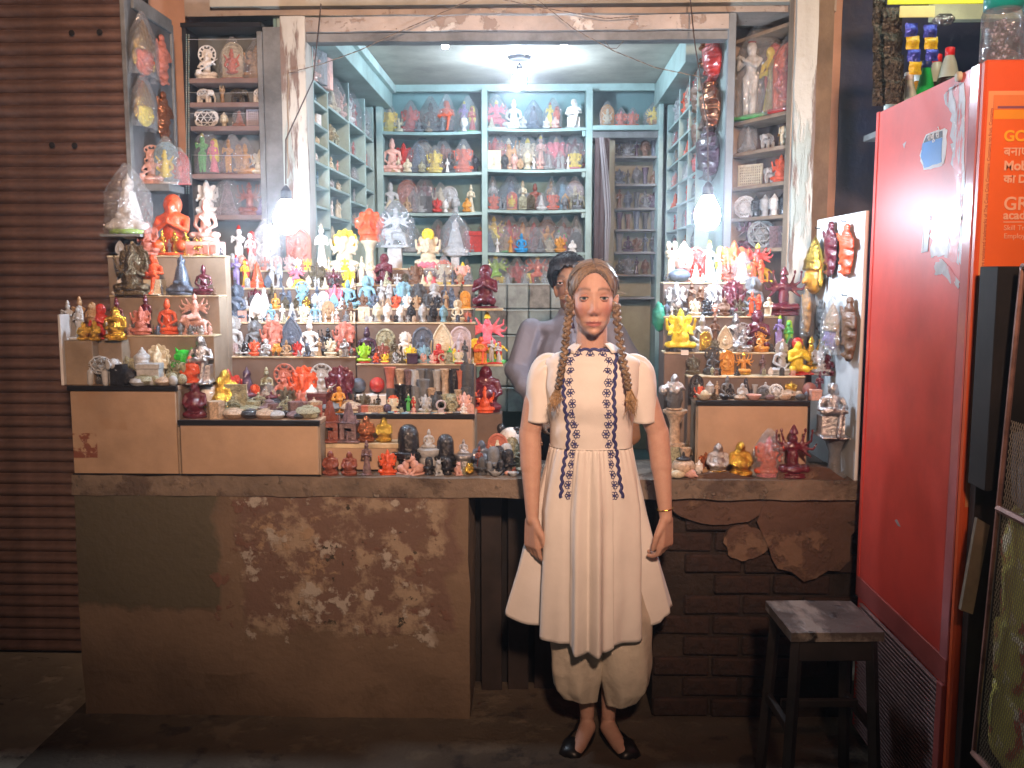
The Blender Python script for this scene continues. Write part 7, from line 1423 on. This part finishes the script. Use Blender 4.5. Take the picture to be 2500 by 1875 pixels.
for j in range(NV + 1):
    t = j / NV; ring = []
    for i in range(NS):
        ph = 2 * PI * i / NS - PI; hz = hemz(ph) + (.012 if ph > 1.5 else 0); z = zwa - .0005 + (hz - zwa) * t
        fr_ = .137 + (.176 - .137) * min(1, t * 3.0) ** .7 + .012 * t; a_ = abs(ph)
        fd = .098 + .055 * t
        back = max(0, min(1, (a_ - 1.38) / .16)); bk_w = .137 + .145 * t ** 1.1; ax_ = fr_ + (bk_w - fr_) * back
        notch = math.exp(-((a_ - 1.36) / .07) ** 2) * .05 * min(1, t * 2)
        x = math.sin(ph) * ax_; y = -math.cos(ph) * (fd if a_ < 1.4 else .085 + .03 * t)
        am = .004 + .034 * t ** .8
        f = am * (1.15 * math.exp(-((ph + .24) / .085) ** 2) + .95 * math.exp(-((ph - .10) / .075) ** 2) - .55 * math.exp(-((ph + .06) / .05) ** 2) - .25 * math.exp(-((ph + .48) / .1) ** 2))
        f += am * .33 * math.sin(ph * 7 + 1.3) * (1 if a_ > .4 else .2) + am * .16 * math.sin(ph * 13 + 2 * t)
        f += .0022 * noise.noise(Vector((ph * 5, t * 6, 1))) + (.0035 * math.sin(ph * 60) * math.exp(-t * 12) if a_ < .55 else .0018 * math.sin(ph * 40) * math.exp(-t * 12))
        f -= notch; k_ = 1 + f / max(.05, math.hypot(x, y)); ring.append((wx + x * k_, WY + .02 + y * k_ + (.005 * back * t), z))
    rings.append(ring)
skt = smoothloft('tunic_skirt', rings, m_cloth, wo, thick=.002)
bm = bmesh.new()
P = [(wx + math.sin(a_) * .138, WY + .02 - math.cos(a_) * .100, zwa + .001) for a_ in [2 * PI * i / 60 for i in range(61)]]
tube(bm, P, .0022, 5, cap=False); from_bm('waist_seam', bm, m_cloth, wo)
# collar
for k in (-1, 1):
    rings = []
    for j in range(6):
        t = j / 5; ring = []
        for i in range(20):
            a_ = k * (.72 + 2.1 * i / 19); rr = .053 + .034 * t; y = WY + .012 - math.cos(a_) * (rr + .006); ring.append((wx + math.sin(a_) * rr * 1.05, y, z0 + .014 - .012 * t - .010 * t * t - (.006 if math.cos(a_) > .3 else 0) * t))
        rings.append(ring)
    bm = bmesh.new(); R = [[bm.verts.new(p) for p in r] for r in rings]
    for i in range(5):
        for q in range(19): bm.faces.new((R[i][q], R[i][q + 1], R[i + 1][q + 1], R[i + 1][q]))
    o = from_bm('collar', bm, m_cloth, wo, smooth=True); q = o.modifiers.new('t', 'SOLIDIFY'); q.thickness = .003
# sleeves with gathered heads
for k in (-1, 1):
    PT = [(.095, 905, .034), (.130, 900, .042), (.156, 908, .047), (.170, 938, .046), (.175, 980, .043), (.178, 1034, .041)]; rings = []
    for j in range(34):
        t = j / 33 * 5; q = min(int(t), 4); f = t - q; f2 = f * f * (3 - 2 * f) if False else f
        A = [PT[max(0, q - 1)], PT[q], PT[q + 1], PT[min(5, q + 2)]]
        def cr(i): p0, p1, p2, p3 = (v[i] for v in A); return .5 * (2 * p1 + (p2 - p0) * f + (2 * p0 - 5 * p1 + 4 * p2 - p3) * f * f + (3 * p1 - p0 - 3 * p2 + p3) * f ** 3)
        def crd(i): p0, p1, p2, p3 = (v[i] for v in A); return .5 * ((p2 - p0) + 2 * (2 * p0 - 5 * p1 + 4 * p2 - p3) * f + 3 * (3 * p1 - p0 - 3 * p2 + p3) * f * f)
        X_, Z_, R_ = wx + k * cr(0), wz(cr(1)), cr(2); tx, tz = k * crd(0), -crd(1) / 742
        L_ = math.hypot(tx, tz) or 1; tx, tz = tx / L_, tz / L_; nx, nz = tz, -tx; ring = []; g_ = j / 33
        for i in range(56):
            ph = 2 * PI * i / 56; w_ = 1 + .11 * math.sin(ph * 13) * math.exp(-((g_ - .22) / .15) ** 2) + .02 * math.sin(ph * 5 + g_ * 9) + .05 * noise.noise(Vector((ph, g_ * 5, k * 3)))
            ring.append((X_ + nx * math.cos(ph) * R_ * w_, WY + .03 + math.sin(ph) * R_ * 1.12 * w_, Z_ + nz * math.cos(ph) * R_ * w_))
        rings.append(ring)
    smoothloft('sleeve', rings, m_cloth, wo, thick=.002)
# embroidery, laid on the cloth
m_navy = mat('navy_thread', (.040, .045, .17), .7, var=.15, vscale=80)
dg = bpy.context.evaluated_depsgraph_get(); dg.update(); trees = [BVHTree.FromObject(o, dg) for o in (bod, skt)]
def onto(px, py, off=.0016):
    p = W(px, py, WY - .09); x, z = p.x, p.z
    best = None
    for tr in trees:
        h = tr.ray_cast(Vector((x, WY - .6, z)), Vector((0, 1, 0)))
        if h[0] is not None and (best is None or h[0].y < best.y): best = h[0]
    return (best if best else Vector((x, WY - .07, z))) + Vector((0, -off, 0))
LB = [(1377, 868), (1375, 925), (1377, 962), (1380, 998), (1386, 1034), (1390, 1063), (1387, 1095), (1380, 1130), (1375, 1165), (1372, 1197), (1371, 1222)]
RB = [(1508, 868), (1503, 890), (1502, 925), (1497, 962), (1499, 998), (1502, 1034), (1498, 1070), (1506, 1107), (1511, 1161), (1517, 1197), (1520, 1222)]
def interp(tab_, y):
    for a_, b_ in zip(tab_, tab_[1:]):
        if a_[1] <= y <= b_[1]: return a_[0] + (b_[0] - a_[0]) * (y - a_[1]) / (b_[1] - a_[1])
    return tab_[-1][0]
for tb, sg in ((LB, -1), (RB, 1)):
    bm = bmesh.new(); P = []; y = 868
    while y <= 1222: P.append(onto(interp(tb, y) + sg * (5.0 * abs(math.sin(PI * (y - 868) / 21)) - 2.5), y, -.001)); y += 2.4
    tube(bm, P, .0062, 6); from_bm('scalloped_border', bm, m_navy, wo)
    bm = bmesh.new(); P = [onto(interp(tb, y_) - sg * (17 + 2.5 * math.sin(y_ * .26)), y_, .001) for y_ in range(878, 1222, 4)]; tube(bm, P, .0007, 4); from_bm('stem_stitch', bm, m_navy, wo)
bm = bmesh.new(); P = []
for i in range(52): f = i / 51; P.append(onto(1377 + 131 * f, 868 - 8.0 * math.sin(PI * f) ** .5 - 3.0 * abs(math.sin(PI * f * 6)))) 
tube(bm, P, .0058, 6); from_bm('scalloped_border', bm, m_navy, wo)
fm = None
def flower(px, py, s_=1.35):
    global fm
    if fm is None:
        bm = bmesh.new()
        for i in range(6):
            a_ = i * PI / 3; c_ = (math.cos(a_) * .0062, 0, math.sin(a_) * .0062); tube(bm, [(c_[0] + .0036 * math.cos(q * PI / 4), 0, c_[2] + .0040 * math.sin(q * PI / 4)) for q in range(9)],   .0010, 4)
        bmesh.ops.create_uvsphere(bm, u_segments=8, v_segments=6, radius=.0026)
        o = from_bm('embroidered_flower', bm, m_navy, wo); fm = o.data
    else: o = link('embroidered_flower', fm, None, wo)
    o.location = onto(px, py, .0022); o.scale = (s_, .5, s_)
for tb, sg in ((LB, -1), (RB, 1)):
    for i in range(14): y_ = 885 + i * 25.3; flower(interp(tb, y_) - sg * (17 + 2 * math.sin(i * 2)), y_)
for x_ in (1412, 1442, 1473): flower(x_, 871)
# trousers
for k, tb in ((-1, [(.62, XX(1400, WY), .078), (.45, XX(1408, WY, 1560), .090), (wz(1640), XX(1409, WY, 1640), .091), (wz(1690), XX(1408, WY, 1690), .078), (wz(1716), XX(1415, WY, 1716), .062), (wz(1712), XX(1420, WY, 1716), .045)]),
              (1, [(.62, XX(1500, WY), .080), (.45, XX(1524, WY, 1560), .094), (wz(1640), XX(1526, WY, 1640), .094), (wz(1690), XX(1530, WY, 1690), .078), (wz(1722), XX(1522, WY, 1716), .055), (wz(1716), XX(1512, WY, 1716), .040)])):
    rings = []
    for j in range(40):
        t = j / 39 * (len(tb) - 1); q = min(int(t), len(tb) - 2); f = t - q; A, B_ = tb[q], tb[q + 1]; z, cx_, rr = (A[i] + (B_[i] - A[i]) * f for i in range(3)); ring = []
        for i in range(64):
            ph = 2 * PI * i / 64; w_ = 1 + .055 * math.sin(ph * 6 + z * 9 + k) * (.4 + j / 39) + .09 * noise.noise(Vector((ph * 1.3 + k * 4, z * 9, 2))) + .035 * math.sin(ph * 17) * (j / 39) ** 3
            low = -.014 * math.cos(ph - (2.2 if k < 0 else -1.2)) * (j / 39) ** 2
            ring.append((cx_ + math.sin(ph) * rr * w_, WY + .035 - math.cos(ph) * rr * .95 * w_, z + low))
        rings.append(ring)
    smoothloft('trouser_leg', rings, m_cloth2, wo, thick=.002)
# shoes
m_shoe = mat('black_shoe_leather', (.012, .011, .012), .35, var=.1)
for k in (-1, 1):
    ax, ay = AN[k]; bm = bmesh.new(); R = []; n_ = 18; d = Vector((k * .36, -1, 0)).normalized(); sd = Vector((d.y, -d.x, 0)) * -1
    st_ = Vector((ax, ay + .052, ZG))
    for j in range(15):
        t = j / 14; L_ = .215 * t; wd = (.036 + .012 * math.sin(PI * t ** .9)) * (1 if .06 < t < .93 else .72 if 0 < t < 1 else .35); hh = .060 - .022 * max(0, t - .55) / .45
        hh = hh if .60 < t or t < .12 else .040; hh *= 1 if t < .9 else 1 - (t - .9) * 5
        c_ = st_ + d * L_; ring = []
        for i in range(n_):
            a_ = PI * i / (n_ - 1); ring.append(bm.verts.new(c_ + sd * math.cos(a_) * wd + Vector((0, 0, .002 + math.sin(a_) ** .6 * hh))))
        R.append(ring)
    for j in range(14):
        for i in range(n_ - 1): 
            if .12 < (j + .5) / 14 < .58 and 4 < i < n_ - 6: continue
            bm.faces.new((R[j][i], R[j][i + 1], R[j + 1][i + 1], R[j + 1][i]))
        bm.faces.new((R[j][0], R[j + 1][0], R[j + 1][-1], R[j][-1]))
    o = from_bm('shoe', bm, m_shoe, wo, smooth=True); q = o.modifiers.new('t', 'SOLIDIFY'); q.thickness = .0025
# earrings, bracelet, ring
p = W(1399, 790, WY); bm = bmesh.new(); tube(bm, [(p.x, WY - .01, p.z + .022), (p.x, WY - .012, p.z)], .0007, 4); lathe(bm, [(.001, .002), (.0035, -.004), (.006, -.014), (.0055, -.017), (.001, -.018)], 12, (p.x, WY - .012, p.z)); from_bm('earring', bm, mat('indigo_bead', (.03, .02, .06), .25, var=0), wo)
bm = bmesh.new(); c_ = W(1622, 1240, WY); P = [(c_.x + .026 * math.cos(a_), WY - .018 + .026 * math.sin(a_), c_.z + .004 * math.cos(a_)) for a_ in [i * PI / 12 for i in range(25)]]; tube(bm, P, .0016, 5); from_bm('bracelet', bm, CO['gd'][0], wo)
# stand her on the pavement, heels close to the counter
for ch in [o for o in COL.objects if o.parent == wo]: ch.location = Vector(ch.location) - Vector((wx, WY, ZG))
wo.location = (wx * WS, WY * WS, GZ + .002); wo.scale = (WS, WS, WS)
# ---------------------------------------------------------------- the shopkeeper
MY = 4.62; mx = XX(1396, MY, 700); mo = empty('person', (0, 0, 0), 'dark haired shopkeeper in a lilac grey shirt standing behind the counter, face half hidden', 'person')
def mz(py): return ZZ(py, MY, 1407)
MH = (mx + .005, MY, mz(705)); S = 1.10
skm = skin_mat('man_skin')
bp = head_prims(MH, S) + ears(MH, S); zsh = mz(790)
MH = (XX(1384, MY, 700), MY, mz(692)); elL = (XX(1262, MY), MY - .02, mz(905)); wrL = (XX(1318, MY), MY - .26, mz(985)); elR = (XX(1560, MY), MY - .0, mz(915)); wrR = (XX(1540, MY), MY - .20, mz(1020))
bp += [C((mx, MY + .03, zsh - .12), (mx, MY + .03, .95), .09, .10)]
for el, wr, k in ((elL, wrL, -1), (elR, wrR, 1)):
    sh_ = (mx + k * .20, MY + .03, zsh - .02); bp += [C((mx, MY + .03, zsh - .07), (sh_[0], sh_[1], sh_[2] - .05), .03), C((sh_[0], sh_[1], sh_[2] - .05), el, .045, .042), C(el, wr, .040, .026)] + tup(hand(wr, k, 1.0, down=(0, -.8, -.6)))
for k in (-1, 1): bp += [C((mx + k * .09, MY + .03, .95), (mx + k * .10, MY + .03, .12), .09, .045), C((mx + k * .10, MY + .02, .08), (mx + k * .12, MY - .12, .06), .04, .03)]
me = _bp(bp, .0065, 3, 999999); face_disp(me, MH, S, lip=(.28, .10, .08), skin=(.36, .19, .11), brow=(.02, .012, .01)); me.materials.append(skm); link('body', me, None, mo)
eyes(MH, S, mo, mat('brown_iris', (.04, .02, .01), .2, var=0), mat('man_lid', (.28, .14, .09), .45, var=0))
m_bhair = hair_mat('black_hair', (.022, .018, .020), (.006, .005, .006), .35)
o = hair_cap('hair', MH, S, m_bhair, mo, lambda x, y: (.074 - (x / .06) ** 2 * .03 + .006 * math.sin(x * 140)) if y < -.035 else (.040 - (y + .035) * 1.3), part=False, lift=.0145, back=-.06)
bm = bmesh.new(); r_ = random.Random(4)
for i in range(240):
    a_, b_ = r_.uniform(-1.0, 1.0), r_.uniform(-.5, .75); n_ = Vector((math.sin(a_), -math.sin(b_) * math.cos(a_), math.cos(a_) * math.cos(b_))); p0 = Vector(MH) + Vector((n_.x * .088 * S, n_.y * .105 * S + .012, n_.z * .104 * S + .034)); d = Vector((.5, -.3, .5))
    tube(bm, [p0 - d * .012, p0 + n_ * .006, p0 + n_ * .006 + d * .018 + Vector((0, 0, -.006))], .0028, 4, .001, cap=False)
from_bm('tousled_hair', bm, m_bhair, mo, smooth=True)
# shirt
m_shirt = mat('lilac_grey_shirt', (.20, .205, .26), .6, var=.06, vscale=5, bump=.2, bscale=20)
sp = [E((mx, MY + .03, zsh - .025), (.20, .09, .055)), C((mx, MY + .03, zsh - .06), (mx, MY + .03, .98), .125, .14), E((mx, MY + .01, zsh - .16), (.165, .12, .17)), E((mx, MY + .01, zsh - .36), (.155, .12, .2)), C((mx, MY + .03, zsh - .02), (mx, MY + .025, zsh + .035), .095, .070)]
for el, wr, k in ((elL, wrL, -1), (elR, wrR, 1)):
    sh_ = (mx + k * .195, MY + .03, zsh - .045); m_ = tuple((a + b) / 2 for a, b in zip(el, wr)); sp += [C(sh_, el, .068, .055), C(el, m_, .060, .052), C(m_, tuple(a + (b - a) * .75 for a, b in zip(el, wr)), .050, .043)]
me = _bp(sp, .0075, 3, 999999)
nrm = [v.normal.copy() for v in me.vertices]
for v, vn in zip(me.vertices, nrm):
    p = v.co; q = noise.noise(p * 5) * .005 + (.28 - abs(noise.noise(Vector((p.x * 9, p.y * 9, p.z * 6 + abs(p.x - mx) * 9))))) * .016; v.co = p + vn * q
me.materials.append(m_shirt); link('shirt', me, None, mo)
for k in (-1, 1):
    c_ = Vector((mx, MY + .01, zsh + .045)); bm = bmesh.new(); P = [[c_ + Vector((k * math.sin(a_) * (.066 + .02 * t), -math.cos(a_) * (.075 + .03 * t), -.005 - .045 * t - .035 * math.cos(a_) * t)) for a_ in [.12 + i * .24 for i in range(11)]] for t in (0, .5, 1)]
    R = [[bm.verts.new(p) for p in r] for r in P]
    for i in range(2):
        for q in range(10): bm.faces.new((R[i][q], R[i][q + 1], R[i + 1][q + 1], R[i + 1][q]))
    o = from_bm('collar', bm, m_shirt, mo, smooth=True); q = o.modifiers.new('t', 'SOLIDIFY'); q.thickness = .004
bm = bmesh.new(); tube(bm, [(mx, MY - .115, zsh - .03), (mx, MY - .128, zsh - .2), (mx, MY - .12, zsh - .4)], .008, 6); from_bm('placket', bm, m_shirt, mo)
sp = [C((mx, MY + .03, .97), (mx, MY + .03, .84), .155, .155)] + [C((mx + k * .085, MY + .03, .85), (mx + k * .10, MY + .03, .09), .105, .07) for k in (-1, 1)]
me = _bp(sp, .012, 2, 999999); me.materials.append(mat('black_trousers', (.015, .015, .02), .7, var=.1)); link('trousers', me, None, mo)
for k in (-1, 1):
    bm = bmesh.new(); bmesh.ops.create_uvsphere(bm, u_segments=16, v_segments=10, radius=1, matrix=Matrix.Translation((mx + k * .115, MY - .05, .045)) @ Matrix.Diagonal((.05, .13, .035, 1))); from_bm('shoe', bm, m_shoe, mo, smooth=True)
# ================================================================= HAZE added to imitate lens glow round the bulbs
bm = bmesh.new(); add_box(bm, -7, 7, -5, 9, GZ - 1.2, 4.6, 0)
hz = bpy.data.materials.new('lens_glow_haze'); hz.use_nodes = True; n = hz.node_tree.nodes; n.remove(n['Principled BSDF'])
v = n.new('ShaderNodeVolumePrincipled'); v.inputs['Density'].default_value = 0.014; v.inputs['Color'].default_value = (.9, .92, 1, 1); v.inputs['Anisotropy'].default_value = 0.86
hz.node_tree.links.new(v.outputs[0], n['Material Output'].inputs['Volume'])
tag(from_bm('glow_haze', bm, hz), kind='stuff')
SC.cycles.volume_bounces = 0
